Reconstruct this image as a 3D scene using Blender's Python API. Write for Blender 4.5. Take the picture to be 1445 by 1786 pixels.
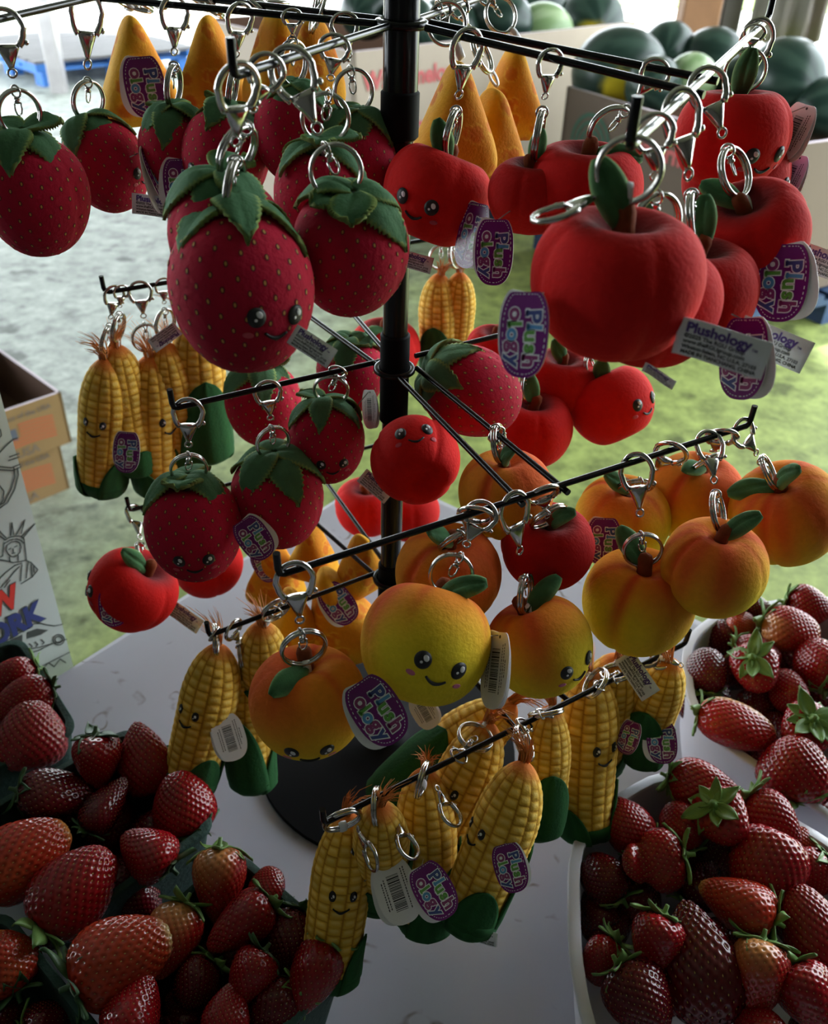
import bpy, math, random
import numpy as np
from mathutils import Matrix, Vector, Quaternion

for o in list(bpy.data.objects):
    bpy.data.objects.remove(o)
S = bpy.context.scene
COL = S.collection
PI = math.pi

# ------------------------------------------------------------------ camera, world, sun, exposure
cd = bpy.data.cameras.new('camera')
cam = bpy.data.objects.new('camera', cd)
COL.objects.link(cam)
cd.sensor_fit = 'VERTICAL'
cd.sensor_height = 36.0
cd.lens = 1550.0 / 1786.0 * 36.0
cd.clip_start = 0.02
cd.clip_end = 200
cd.dof.use_dof = True
cd.dof.focus_distance = 0.52
cd.dof.aperture_fstop = 12.0
_p, _r = math.radians(35.5), math.radians(2.2)
_f = Vector((0, math.cos(_p), -math.sin(_p)))
_u0 = Vector((0, math.sin(_p), math.cos(_p)))
_rt = Vector((1, 0, 0)) * math.cos(_r) + _u0 * math.sin(_r)
_up = _rt.cross(_f)
cam.matrix_world = Matrix((( _rt.x, _up.x, -_f.x, 0.017), (_rt.y, _up.y, -_f.y, -0.55), (_rt.z, _up.z, -_f.z, 0.665), (0, 0, 0, 1)))
S.camera = cam

W = bpy.data.worlds.new('sky')
S.world = W
W.use_nodes = True
bg = W.node_tree.nodes['Background']
bg.inputs[0].default_value = (0.86, 0.94, 1.0, 1)
bg.inputs[1].default_value = 4.6

sun_d = bpy.data.lights.new('sun', 'SUN')
sun_d.energy = 7.0
sun_d.angle = math.radians(2)
sun = bpy.data.objects.new('sun', sun_d)
COL.objects.link(sun)
sun.rotation_euler = (math.radians(-28), math.radians(24), 0)

S.view_settings.view_transform = 'Standard'
S.view_settings.look = 'None'
S.view_settings.gamma = 1.0
S.view_settings.use_curve_mapping = False
S.view_settings.exposure = 1.18

ROD = {
 '1a': ([-0.006, -0.012, 0.6], [-0.0593, -0.1708, 0.6]),
 '1b': ([0.006, 0.012, 0.6], [0.0604, 0.1783, 0.6]),
 '1x': ([0.0894, -0.2132, 0.589], [0.2256, 0.0837, 0.6]),
 '1c': ([0.012, -0.012, 0.6], [0.1425, -0.1116, 0.589]),
 '1c2': ([0.014, 0.008, 0.6], [0.1564, -0.0814, 0.5901]),
 '1y': ([-0.215, -0.1307, 0.6], [-0.1738, 0.1765, 0.6]),
 '1d': ([-0.012, -0.006, 0.6], [-0.1982, 0.0671, 0.6]),
 '1d2': ([-0.01, 0.013, 0.6], [-0.1832, 0.1131, 0.6]),
 '2b': ([-0.008, 0.012, 0.392], [-0.1342, -0.0661, 0.392]),
 '2b2': ([0.012, 0.02, 0.392], [0.1375, 0.1021, 0.392]),
 '2x': ([-0.0455, -0.2229, 0.392], [0.2243, -0.06, 0.392]),
 '2c': ([0.003, -0.012, 0.392], [0.0772, -0.1534, 0.3884]),
 '2c2': ([0.014, 0.004, 0.392], [0.1037, -0.1398, 0.3884]),
 '2y': ([-0.2319, 0.1139, 0.392], [0.0324, 0.2759, 0.392]),
 '2d': ([-0.012, 0.004, 0.392], [-0.1296, 0.1766, 0.3885]),
 '2d2': ([-0.002, 0.014, 0.392], [-0.0827, 0.2054, 0.3885]),
 '3d': ([-0.008, 0.008, 0.207], [-0.1293, -0.0738, 0.207]),
 '3d2': ([0.008, 0.012, 0.207], [0.1241, 0.0903, 0.207]),
 '3x': ([-0.0285, -0.2288, 0.207], [0.222, -0.0637, 0.207]),
 '3c': ([0.003, -0.012, 0.207], [0.0917, -0.1496, 0.2035]),
 '3c2': ([0.013, 0.004, 0.207], [0.1313, -0.1234, 0.2035]),
 '3y': ([-0.2309, 0.0783, 0.207], [0.0262, 0.2328, 0.207]),
 '3e': ([-0.012, 0.002, 0.207], [-0.1238, 0.1427, 0.2035]),
 '3e2': ([-0.003, 0.014, 0.207], [-0.0809, 0.1684, 0.2035]),
}
PLUSH = [
 {'k':'straw','v':0,'loc':[-0.2047,-0.0397,0.5102],'q':[0.0568,0.0,0.0,0.9984],'s':0.899,'f':0,'label':'red strawberry plush cut by the left edge,on the top left crossbar','hw':[('ribbon',[-0.2048,-0.0398,0.5341],[-0.406,0.0178,-0.0001,0.9137],[1,1,1]),('key_ring',[-0.2041,-0.0395,0.5549],[-0.406,0.0178,-0.0001,0.9137],[1,1,1]),('clasp',[-0.2026,-0.0388,0.603],[-0.2937,0.0177,0.002,0.9557],[1.0,1.0,0.99]),('swivel',[-0.2038,-0.0393,0.5657],[0.5585,-0.0175,0.0032,-0.8293],[1,1,1])],'tags':[],'leaf':[]},
 {'k':'straw','v':0,'loc':[-0.1936,0.0531,0.5036],'q':[0.7475,-0.1337,-0.1146,0.6405],'s':0.8,'f':1,'label':'strawberry plush with one eye showing,second on the top left crossbar','hw':[('ribbon',[-0.2023,0.0544,0.5231],[-0.4748,0.0681,-0.0376,0.8767],[1,1,1]),('key_ring',[-0.199,0.0543,0.5437],[-0.4748,0.0681,-0.0376,0.8767],[1,1,1]),('clasp',[-0.1897,0.0543,0.603],[-0.2988,0.074,-0.0239,0.9511],[1.0,1.0,1.35]),('swivel',[-0.1974,0.0543,0.5544],[0.6198,-0.0605,0.0489,-0.7809],[1,1,1])],'tags':[('tag',[-0.1523,0.0287,0.5057],[0.8253,-0.0127,0.5587,-0.0806],1.192),('label',[-0.1541,0.0176,0.4903],[0.6896,0.7101,0.1358,0.0413],0.727)],'leaf':[]},
 {'k':'straw','v':1,'loc':[-0.1423,0.0399,0.5173],'q':[0.3818,0.0,0.0,0.9242],'s':0.719,'f':0,'label':'half hidden strawberry plush under the left cheese wedge','hw':[('ribbon',[-0.1427,0.0398,0.5359],[0.6628,-0.06,0.0299,-0.7458],[1,1,1]),('key_ring',[-0.14,0.0405,0.5565],[0.6628,-0.06,0.0299,-0.7458],[1,1,1]),('clasp',[-0.1339,0.0421,0.603],[-0.3799,0.0665,-0.0085,0.9226],[0.97,0.98,0.96]),('swivel',[-0.1386,0.0409,0.5672],[0.7822,-0.0539,0.0399,-0.6194],[1,1,1])],'tags':[('tag',[-0.1334,0.0091,0.5068],[0.6312,0.3695,0.4813,-0.4831],0.941)],'leaf':[]},
 {'k':'straw','v':0,'loc':[-0.1084,0.0223,0.5187],'q':[0.9677,-0.1655,0.0391,-0.1863],'s':0.808,'f':1,'label':'strawberry plush looking down left behind the upturned hook tip','hw':[('ribbon',[-0.1057,0.0299,0.5386],[0.6967,-0.0505,0.0964,-0.7091],[1,1,1]),('key_ring',[-0.1014,0.0285,0.5589],[0.6967,-0.0505,0.0964,-0.7091],[1,1,1]),('clasp',[-0.0921,0.0255,0.6029],[-0.3803,0.0829,-0.0705,0.9184],[0.93,0.95,0.9]),('swivel',[-0.0992,0.0278,0.5694],[0.8092,-0.033,0.1037,-0.5774],[1,1,1])],'tags':[],'leaf':[]},
 {'k':'cheese','v':0,'loc':[-0.1971,0.1593,0.5425],'q':[0.9728,-0.0,0.0,0.2317],'s':0.807,'f':0,'label':'cheese wedge plush at far left with a purple tag on its front','hw':[('ribbon',[-0.1986,0.1618,0.5838],[-0.0798,0.2781,-0.5618,0.775],[1,1,1]),('key_ring',[-0.1878,0.1446,0.5882],[-0.0798,0.2781,-0.5618,0.775],[1,1,1]),('clasp',[-0.1576,0.0967,0.6006],[0.1436,0.4262,-0.4597,0.7658],[1.0,1.0,1.31]),('swivel',[-0.1822,0.1357,0.5905],[-0.2132,0.1763,-0.6016,0.7494],[1,1,1])],'tags':[('tag',[-0.184,0.1296,0.5397],[0.6299,0.4028,0.5007,-0.4362],1.167)],'leaf':[]},
 {'k':'cheese','v':0,'loc':[-0.1384,0.1429,0.5501],'q':[0.9998,-0.0,0.0,-0.0206],'s':0.727,'f':0,'label':'cheese wedge plush second from the left on the top tier','hw':[('ribbon',[-0.1392,0.1458,0.5874],[0.1155,0.2517,-0.5905,0.7581],[1,1,1]),('key_ring',[-0.1341,0.126,0.591],[0.1155,0.2517,-0.5905,0.7581],[1,1,1]),('clasp',[-0.1209,0.0746,0.6005],[0.2231,0.3338,-0.5482,0.7337],[1.0,1.0,1.18]),('swivel',[-0.1314,0.1157,0.593],[-0.0179,0.1453,-0.6252,0.7666],[1,1,1])],'tags':[],'leaf':[]},
 {'k':'cheese','v':1,'loc':[-0.0887,0.1259,0.5563],'q':[0.9275,-0.0,0.0,0.3737],'s':0.735,'f':0,'label':'tilted cheese wedge plush third from the left on the top tier','hw':[('ribbon',[-0.0887,0.1289,0.5943],[0.7349,0.678,0.0134,-0.0094],[1,1,1]),('key_ring',[-0.0886,0.1081,0.596],[0.7349,0.678,0.0134,-0.0094],[1,1,1]),('clasp',[-0.0882,0.0552,0.6002],[0.7019,0.6463,0.2054,-0.2177],[1.0,1.0,1.15]),('swivel',[-0.0885,0.0974,0.5968],[0.7253,0.67,-0.1046,0.1183],[1,1,1])],'tags':[],'leaf':[]},
 {'k':'cheese','v':0,'loc':[-0.06,0.1006,0.5613],'q':[0.9296,-0.0,0.0,-0.3686],'s':0.598,'f':0,'label':'cheese wedge plush closest to the pole on its left side','hw':[('ribbon',[-0.0605,0.1035,0.592],[0.5462,0.5613,-0.358,0.5084],[1,1,1]),('key_ring',[-0.0568,0.0832,0.5944],[0.5462,0.5613,-0.358,0.5084],[1,1,1]),('clasp',[-0.0474,0.032,0.6003],[0.5924,0.593,-0.3026,0.4537],[1.0,1.0,1.13]),('swivel',[-0.0548,0.0726,0.5956],[0.4496,0.4906,-0.4501,0.5955],[1,1,1])],'tags':[],'leaf':[]},
 {'k':'straw','v':0,'loc':[-0.063,0.0133,0.5364],'q':[0.1038,0.0,0.0,0.9946],'s':0.73,'f':0,'label':'small dark strawberry plush hanging behind the near left top arm','hw':[('ribbon',[-0.0631,0.0133,0.5553],[-0.4822,0.0151,-0.0057,0.8759],[1,1,1]),('key_ring',[-0.0624,0.0134,0.5761],[-0.4822,0.0151,-0.0057,0.8759],[1,1,1]),('clasp',[-0.0616,0.0135,0.603],[-0.2602,0.016,-0.002,0.9654],[0.64,0.72,0.45]),('swivel',[-0.0621,0.0134,0.5869],[0.627,-0.0138,0.0082,-0.7789],[1,1,1])],'tags':[],'leaf':[]},
 {'k':'straw','v':1,'loc':[-0.0244,0.0023,0.5234],'q':[-0.2103,0.0,0.0,0.9776],'s':0.78,'f':0,'label':'strawberry plush mostly hidden behind the pole and its neighbour','hw':[('ribbon',[-0.024,0.0024,0.5438],[-0.2271,-0.0686,0.0107,0.9714],[1,1,1]),('key_ring',[-0.0268,0.0021,0.5644],[-0.2271,-0.0686,0.0107,0.9714],[1,1,1]),('clasp',[-0.0322,0.0017,0.603],[-0.1329,-0.0693,0.0041,0.9887],[0.81,0.85,0.7]),('swivel',[-0.0283,0.002,0.5751],[-0.3923,-0.0657,0.0225,0.9172],[1,1,1])],'tags':[],'leaf':[]},
 {'k':'straw','v':1,'loc':[-0.0371,-0.0807,0.5268],'q':[0.203,0.0,0.0,0.9792],'s':0.746,'f':0,'label':'strawberry plush squeezed behind the large right strawberry of the near arm','hw':[('ribbon',[-0.0375,-0.0807,0.5462],[-0.1202,0.0815,-0.0005,0.9894],[1,1,1]),('key_ring',[-0.0342,-0.0803,0.5667],[-0.1202,0.0815,-0.0005,0.9894],[1,1,1]),('clasp',[-0.0283,-0.0796,0.603],[-0.0726,0.0814,0.0034,0.994],[0.76,0.82,0.63]),('swivel',[-0.0324,-0.0801,0.5774],[-0.2901,0.0802,-0.0146,0.9535],[1,1,1])],'tags':[],'leaf':[]},
 {'k':'straw','v':1,'loc':[-0.073,-0.1485,0.5257],'q':[-0.1963,0.0,0.0,0.9805],'s':0.797,'f':0,'label':'strawberry plush almost covered by the smiling front strawberry','hw':[('ribbon',[-0.0743,-0.1487,0.5469],[0.521,-0.2038,0.0726,-0.8257],[1,1,1]),('key_ring',[-0.0657,-0.1468,0.5657],[0.521,-0.2038,0.0726,-0.8257],[1,1,1]),('clasp',[-0.0489,-0.143,0.6027],[-0.265,0.2161,-0.0117,0.9397],[0.85,0.88,0.76]),('swivel',[-0.0612,-0.1458,0.5755],[0.6564,-0.1881,0.1069,-0.7227],[1,1,1])],'tags':[('label',[-0.1032,-0.1648,0.4856],[-0.3367,-0.0602,-0.5415,0.768],0.377)],'leaf':[]},
 {'k':'straw','v':0,'loc':[-0.0186,-0.126,0.5146],'q':[0.1004,0.0491,-0.1444,0.9832],'s':0.854,'f':0,'label':'large strawberry plush with a broad leaf cap and face turned away beside the pole','hw':[('ribbon',[-0.0156,-0.1338,0.5363],[-0.1396,-0.2061,0.0706,0.9659],[1,1,1]),('key_ring',[-0.0243,-0.1321,0.5551],[-0.1396,-0.2061,0.0706,0.9659],[1,1,1]),('clasp',[-0.0463,-0.128,0.6027],[-0.1164,-0.2077,0.0656,0.969],[1.0,1.0,1.14]),('swivel',[-0.0288,-0.1313,0.5649],[-0.3053,-0.1907,0.1053,0.927],[1,1,1])],'tags':[],'leaf':[]},
 {'k':'straw','v':0,'loc':[-0.0642,-0.1694,0.5104],'q':[0.9213,-0.194,0.0065,0.3371],'s':0.977,'f':1,'label':'large smiling strawberry plush at the front of the top left arm','hw':[('ribbon',[-0.0681,-0.1583,0.5346],[0.6636,-0.0047,0.1033,-0.7409],[1,1,1]),('key_ring',[-0.0651,-0.1614,0.5549],[0.6636,-0.0047,0.1033,-0.7409],[1,1,1]),('clasp',[-0.058,-0.1686,0.6029],[-0.3601,0.0408,-0.0951,0.9272],[1.0,1.0,1.02]),('swivel',[-0.0635,-0.163,0.5655],[0.7822,0.0133,0.1026,-0.6144],[1,1,1])],'tags':[('label',[-0.0304,-0.1916,0.4964],[0.821,0.5024,0.1906,-0.1932],0.515)],'leaf':[]},
 {'k':'cheese','v':1,'loc':[0.0762,0.1567,0.5383],'q':[0.9912,-0.0,0.0,0.1324],'s':0.718,'f':0,'label':'cheese wedge plush at the far right of the pole','hw':[('ribbon',[0.0782,0.1565,0.5735],[-0.2576,-0.3395,0.1292,0.8954],[1,1,1]),('key_ring',[0.0642,0.1577,0.5888],[-0.2576,-0.3395,0.1292,0.8954],[1,1,1]),('clasp',[0.0519,0.1587,0.6022],[-0.1265,-0.3545,0.0792,0.9231],[0.64,0.72,0.45]),('swivel',[0.0569,0.1583,0.5967],[-0.4092,-0.3119,0.1862,0.837],[1,1,1])],'tags':[],'leaf':[]},
 {'k':'cheese','v':0,'loc':[0.0594,0.0922,0.517],'q':[0.9739,-0.0,0.0,0.2269],'s':0.786,'f':0,'label':'cheese wedge plush in the middle behind the smiling top apple','hw':[('ribbon',[0.061,0.0921,0.5553],[0.5729,0.2118,-0.1802,-0.771],[1,1,1]),('key_ring',[0.0499,0.0928,0.5729],[0.5729,0.2118,-0.1802,-0.771],[1,1,1]),('clasp',[0.0312,0.094,0.6025],[-0.2867,-0.2593,0.1003,0.9168],[0.73,0.79,0.58]),('swivel',[0.0441,0.0932,0.582],[0.6981,0.1773,-0.2142,-0.6598],[1,1,1])],'tags':[],'leaf':[]},
 {'k':'cheese','v':0,'loc':[0.0341,0.06,0.5375],'q':[0.9871,-0.0,0.0,0.1598],'s':0.778,'f':0,'label':'cheese wedge plush hanging nearest the pole on its right side','hw':[('ribbon',[0.0356,0.06,0.5754],[-0.1197,-0.2488,0.0381,0.9604],[1,1,1]),('key_ring',[0.0254,0.0603,0.5935],[-0.1197,-0.2488,0.0381,0.9604],[1,1,1]),('clasp',[0.0204,0.0604,0.6026],[-0.0735,-0.2504,0.0261,0.965],[0.64,0.72,0.45]),('swivel',[0.0202,0.0604,0.603],[-0.2846,-0.2384,0.0807,0.925],[1,1,1])],'tags':[],'leaf':[]},
 {'k':'apple','v':0,'loc':[0.0224,-0.0301,0.5169],'q':[0.9632,-0.1497,0.1375,-0.1761],'s':0.946,'f':1,'label':'smiling red apple plush directly right of the pole','hw':[('ribbon',[0.0277,-0.0256,0.5305],[0.5874,-0.0288,0.0634,-0.8063],[1,1,1]),('key_ring',[0.0302,-0.0271,0.5511],[0.5874,-0.0288,0.0634,-0.8063],[1,1,1]),('clasp',[0.0363,-0.0305,0.601],[-0.2657,0.0493,-0.0492,0.9615],[1.0,1.0,1.07]),('swivel',[0.0315,-0.0278,0.5618],[0.7185,-0.0174,0.0674,-0.6921],[1,1,1])],'tags':[('tag',[0.0426,-0.0672,0.5081],[-0.2787,-0.5651,-0.1195,0.7673],1.024),('label',[0.0118,-0.0326,0.4791],[0.8131,0.5712,0.0684,-0.0891],0.529)],'leaf':[[-0.0006,0.5868,-0.5695,0.5756]]},
 {'k':'apple','v':1,'loc':[0.0729,-0.0606,0.5275],'q':[0.4735,0.0,0.0,0.8808],'s':0.701,'f':0,'label':'narrow dark red apple plush beside the smiling top apple','hw':[('ribbon',[0.0727,-0.0606,0.5379],[0.6259,-0.0209,0.0211,-0.7794],[1,1,1]),('key_ring',[0.074,-0.0607,0.5586],[0.6259,-0.0209,0.0211,-0.7794],[1,1,1]),('clasp',[0.0763,-0.061,0.5976],[-0.2653,0.0275,-0.0111,0.9637],[0.81,0.85,0.71]),('swivel',[0.0746,-0.0608,0.5694],[0.7517,-0.0169,0.0244,-0.6588],[1,1,1])],'tags':[('tag',[0.0532,-0.0963,0.5093],[-0.4229,-0.5752,-0.2083,0.6685],0.972)],'leaf':[[0.7265,-0.1976,-0.5688,-0.3311]]},
 {'k':'apple','v':0,'loc':[0.1012,-0.0595,0.5295],'q':[0.1714,0.0,0.0,0.9852],'s':0.958,'f':0,'label':'big red apple plush behind the front apple with leaf pointing right','hw':[('ribbon',[0.0996,-0.0592,0.5452],[-0.1826,0.2622,-0.0991,0.9424],[1,1,1]),('key_ring',[0.1106,-0.0611,0.5627],[-0.1826,0.2622,-0.0991,0.9424],[1,1,1]),('clasp',[0.1307,-0.0645,0.5946],[0.0006,0.2763,-0.0472,0.9599],[0.78,0.83,0.67]),('swivel',[0.1164,-0.0621,0.5718],[-0.3434,0.241,-0.1431,0.8964],[1,1,1])],'tags':[],'leaf':[[-0.1014,-0.0144,0.4657,0.879]]},
 {'k':'apple','v':1,'loc':[0.2179,0.0505,0.5101],'q':[0.9497,-0.175,-0.047,0.2552],'s':1.047,'f':1,'label':'red apple plush tucked under the upper right smiling apple','hw':[('ribbon',[0.2145,0.0568,0.5257],[-0.1032,-0.0238,-0.0258,0.994],[1,1,1]),('key_ring',[0.2136,0.0557,0.5464],[-0.1032,-0.0238,-0.0258,0.994],[1,1,1]),('clasp',[0.2113,0.0525,0.6018],[0.0405,-0.0199,-0.029,0.9986],[1.0,1.0,1.23]),('swivel',[0.2132,0.0551,0.5572],[-0.2743,-0.0279,-0.0213,0.961],[1,1,1])],'tags':[('back',[0.2525,0.053,0.5136],[-0.1969,-0.5779,-0.1436,0.7789],0.934)],'leaf':[]},
 {'k':'apple','v':0,'loc':[0.2051,0.0378,0.54],'q':[0.9768,-0.0554,-0.0117,0.2063],'s':1.05,'f':1,'label':'red apple plush with upright leaf at the upper right corner','hw':[('ribbon',[0.2041,0.04,0.5568],[0.0705,0.0077,-0.0244,0.9972],[1,1,1]),('key_ring',[0.2044,0.039,0.5776],[0.0705,0.0077,-0.0244,0.9972],[1,1,1]),('clasp',[0.2047,0.0378,0.6013],[0.1183,0.0088,-0.024,0.9927],[0.64,0.72,0.45]),('swivel',[0.2045,0.0384,0.5884],[-0.1037,0.0033,-0.0254,0.9943],[1,1,1])],'tags':[('back',[0.2429,0.0411,0.5447],[-0.1688,-0.5728,-0.1579,0.7865],0.988)],'leaf':[[0.5864,0.3417,-0.7146,0.1695]]},
 {'k':'apple','v':0,'loc':[0.1791,-0.1069,0.5252],'q':[0.3295,-0.1593,-0.1863,0.9118],'s':0.864,'f':0,'label':'red apple plush with curled leaf at the right edge with a purple tag','hw':[('ribbon',[0.1737,-0.1116,0.5371],[-0.3832,-0.1589,0.2187,0.8832],[1,1,1]),('key_ring',[0.1644,-0.106,0.5548],[-0.3832,-0.1589,0.2187,0.8832],[1,1,1]),('clasp',[0.1427,-0.0933,0.596],[-0.1165,-0.2145,0.1646,0.9557],[1.0,1.0,1.0]),('swivel',[0.1595,-0.1032,0.564],[0.5307,0.1185,-0.243,-0.8033],[1,1,1])],'tags':[('tag',[0.1862,-0.1417,0.5157],[-0.3987,-0.5929,-0.1618,0.6807],1.052),('label',[0.2152,-0.1137,0.5156],[0.7694,0.5879,-0.0745,-0.2384],0.713)],'leaf':[[0.9056,-0.231,-0.3555,0.0126]]},
 {'k':'apple','v':1,'loc':[0.1432,-0.1474,0.5092],'q':[0.4802,0.0,0.0,0.8771],'s':0.932,'f':0,'label':'red apple plush half hidden right of the front apple','hw':[('ribbon',[0.1441,-0.1477,0.524],[0.5609,0.0985,-0.1262,-0.8122],[1,1,1]),('key_ring',[0.1378,-0.1458,0.5438],[0.5609,0.0985,-0.1262,-0.8122],[1,1,1]),('clasp',[0.1217,-0.1407,0.5945],[-0.2158,-0.1386,0.0801,0.9632],[1.0,1.0,1.16]),('swivel',[0.1346,-0.1447,0.554],[0.6934,0.0751,-0.1414,-0.7025],[1,1,1])],'tags':[('tag',[0.1582,-0.1914,0.4993],[-0.3395,-0.6223,-0.0457,0.7039],1.044),('label',[0.1715,-0.186,0.5033],[0.7678,0.591,-0.0717,-0.2365],0.787)],'leaf':[[0.7615,-0.2756,-0.5013,-0.3046]]},
 {'k':'apple','v':0,'loc':[0.1151,-0.1853,0.5188],'q':[0.2169,0.0,0.0,0.9762],'s':0.896,'f':0,'label':'red apple plush of which only the bottom shows under the front apple','hw':[('ribbon',[0.1157,-0.1855,0.5329],[-0.2545,-0.093,0.0535,0.9611],[1,1,1]),('key_ring',[0.1115,-0.1843,0.5532],[-0.2545,-0.093,0.0535,0.9611],[1,1,1]),('clasp',[0.103,-0.1821,0.5931],[-0.0664,-0.1015,0.0347,0.992],[0.85,0.88,0.76]),('swivel',[0.1092,-0.1837,0.5638],[-0.4175,-0.0823,0.0688,0.9023],[1,1,1])],'tags':[('label',[0.1173,-0.2119,0.4987],[0.4726,0.8498,-0.1118,-0.2047],0.372)],'leaf':[[0.7495,-0.4094,-0.3663,-0.3694]]},
 {'k':'apple','v':0,'loc':[0.0931,-0.2112,0.5374],'q':[0.1535,0.0,0.0,0.9882],'s':1.019,'f':0,'label':'largest red apple plush at the front with a long white care label','hw':[('ribbon',[0.0913,-0.2108,0.5655],[0.0349,-0.0152,0.0029,0.9993],[1,1,1]),('key_ring',[0.0909,-0.2107,0.5803],[0.0349,-0.0152,0.0029,0.9993],[1,1,1]),('clasp',[0.0584,-0.2218,0.5643],[0.5549,0.6262,-0.4768,-0.2696],[0.9,0.9,0.9])],'tags':[('tag',[0.0561,-0.2344,0.5256],[-0.414,-0.5746,-0.1459,0.6908],0.951),('label',[0.1286,-0.2434,0.5267],[0.6659,0.7231,-0.1195,-0.1394],0.851)],'leaf':[[0.7256,-0.4688,-0.4121,-0.2896]]},
 {'k':'corn','v':0,'loc':[-0.2324,0.1162,0.2857],'q':[0.5698,-0.0,0.0,0.8218],'s':1.035,'f':0,'label':'corn plush wedged behind the two front corn cobs at left','hw':[('ribbon',[-0.2331,0.116,0.3407],[0.6604,-0.1105,0.0428,-0.7415],[1,1,1]),('key_ring',[-0.2285,0.1177,0.3609],[0.6604,-0.1105,0.0428,-0.7415],[1,1,1]),('clasp',[-0.2208,0.1206,0.3949],[-0.379,0.1184,-0.004,0.9178],[0.73,0.79,0.58]),('swivel',[-0.2261,0.1186,0.3714],[0.7791,-0.1014,0.0613,-0.6156],[1,1,1])],'tags':[],'leaf':[]},
 {'k':'corn','v':0,'loc':[-0.197,0.1366,0.2817],'q':[0.6246,-0.0,0.0,-0.7809],'s':1.034,'f':0,'label':'corn plush mostly covered by the big smiling strawberry','hw':[('ribbon',[-0.1972,0.1365,0.3366],[0.5351,-0.0403,0.0109,-0.8438],[1,1,1]),('key_ring',[-0.1956,0.137,0.3574],[0.5351,-0.0403,0.0109,-0.8438],[1,1,1]),('clasp',[-0.1926,0.138,0.395],[-0.3192,0.0417,-0.001,0.9468],[0.78,0.83,0.67]),('swivel',[-0.1947,0.1373,0.3681],[0.6735,-0.0378,0.0177,-0.738],[1,1,1])],'tags':[],'leaf':[]},
 {'k':'corn','v':1,'loc':[-0.175,0.1489,0.2903],'q':[-0.2195,0.0,0.0,0.9756],'s':1.197,'f':0,'label':'corn plush turned away showing a long green husk leaf','hw':[('ribbon',[-0.1751,0.1489,0.3543],[-0.461,0.0075,-0.0016,0.8873],[1,1,1]),('key_ring',[-0.1748,0.149,0.3751],[-0.461,0.0075,-0.0016,0.8873],[1,1,1]),('clasp',[-0.1745,0.1491,0.395],[-0.2833,0.0077,-0.0001,0.959],[0.64,0.72,0.45]),('swivel',[-0.1746,0.1491,0.3859],[0.6081,-0.0071,0.0029,-0.7938],[1,1,1])],'tags':[],'leaf':[]},
 {'k':'corn','v':0,'loc':[-0.2515,0.1071,0.2731],'q':[0.9937,-0.0256,0.0786,-0.0756],'s':1.135,'f':1,'label':'leftmost smiling corn plush of the middle tier','hw':[('ribbon',[-0.2421,0.1092,0.333],[0.6582,-0.1431,0.0365,-0.7382],[1,1,1]),('key_ring',[-0.2367,0.112,0.3529],[0.6582,-0.1431,0.0365,-0.7382],[1,1,1]),('clasp',[-0.2253,0.1179,0.3949],[-0.378,0.1472,0.0127,0.9139],[0.91,0.93,0.86]),('swivel',[-0.2339,0.1134,0.3632],[0.7764,-0.1346,0.0608,-0.6127],[1,1,1])],'tags':[('tag',[-0.2258,0.0806,0.2664],[0.5823,0.3939,0.2825,-0.6526],1.014)],'leaf':[]},
 {'k':'corn','v':0,'loc':[-0.2137,0.1262,0.2655],'q':[0.8982,0.0096,0.0284,0.4385],'s':1.165,'f':1,'label':'second corn plush of the middle tier smiling to the right','hw':[('ribbon',[-0.2098,0.1267,0.3276],[-0.2459,0.0052,0.0068,0.9692],[1,1,1]),('key_ring',[-0.2097,0.127,0.3484],[-0.2459,0.0052,0.0068,0.9692],[1,1,1]),('clasp',[-0.2094,0.1278,0.395],[-0.1991,0.0049,0.0071,0.9799],[0.97,0.97,0.95]),('swivel',[-0.2096,0.1272,0.3592],[-0.4105,0.0063,0.0058,0.9118],[1,1,1])],'tags':[],'leaf':[]},
 {'k':'straw','v':0,'loc':[-0.1101,0.0934,0.3079],'q':[0.0769,0.0,0.0,0.997],'s':0.943,'f':0,'label':'strawberry plush behind the middle left arm next to the corn','hw':[('ribbon',[-0.1116,0.0931,0.3337],[-0.2902,0.2729,-0.0306,0.9167],[1,1,1]),('key_ring',[-0.1009,0.0952,0.3514],[-0.2902,0.2729,-0.0306,0.9167],[1,1,1]),('clasp',[-0.0757,0.1002,0.3926],[-0.1099,0.2737,0.0221,0.9552],[1.0,1.0,1.01]),('swivel',[-0.0953,0.0963,0.3605],[-0.445,0.2635,-0.0775,0.8524],[1,1,1])],'tags':[],'leaf':[]},
 {'k':'straw','v':1,'loc':[-0.035,0.0574,0.3564],'q':[0.6095,0.0,0.0,0.7928],'s':0.777,'f':0,'label':'strawberry plush partly hidden beside the pole behind the middle arm','hw':[],'tags':[],'leaf':[]},
 {'k':'straw','v':0,'loc':[-0.0471,-0.0077,0.3358],'q':[0.9829,-0.1322,-0.0171,0.1271],'s':0.816,'f':1,'label':'strawberry plush with one dark eye hanging closest to the pole','hw':[('ribbon',[-0.0497,-0.001,0.3567],[-0.032,0.1538,-0.0812,0.9842],[1,1,1]),('key_ring',[-0.0433,-0.0041,0.3762],[-0.032,0.1538,-0.0812,0.9842],[1,1,1]),('clasp',[-0.0372,-0.0071,0.3948],[0.0153,0.1576,-0.0737,0.9846],[0.64,0.72,0.45]),('swivel',[-0.0399,-0.0057,0.3863],[-0.2024,0.1374,-0.1067,0.9637],[1,1,1])],'tags':[('label',[-0.0112,-0.0249,0.3117],[0.8383,0.4382,0.1708,-0.2759],0.633),('back',[-0.0174,0.0072,0.3567],[-0.3935,-0.6177,-0.0448,0.6794],0.816)],'leaf':[]},
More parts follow.
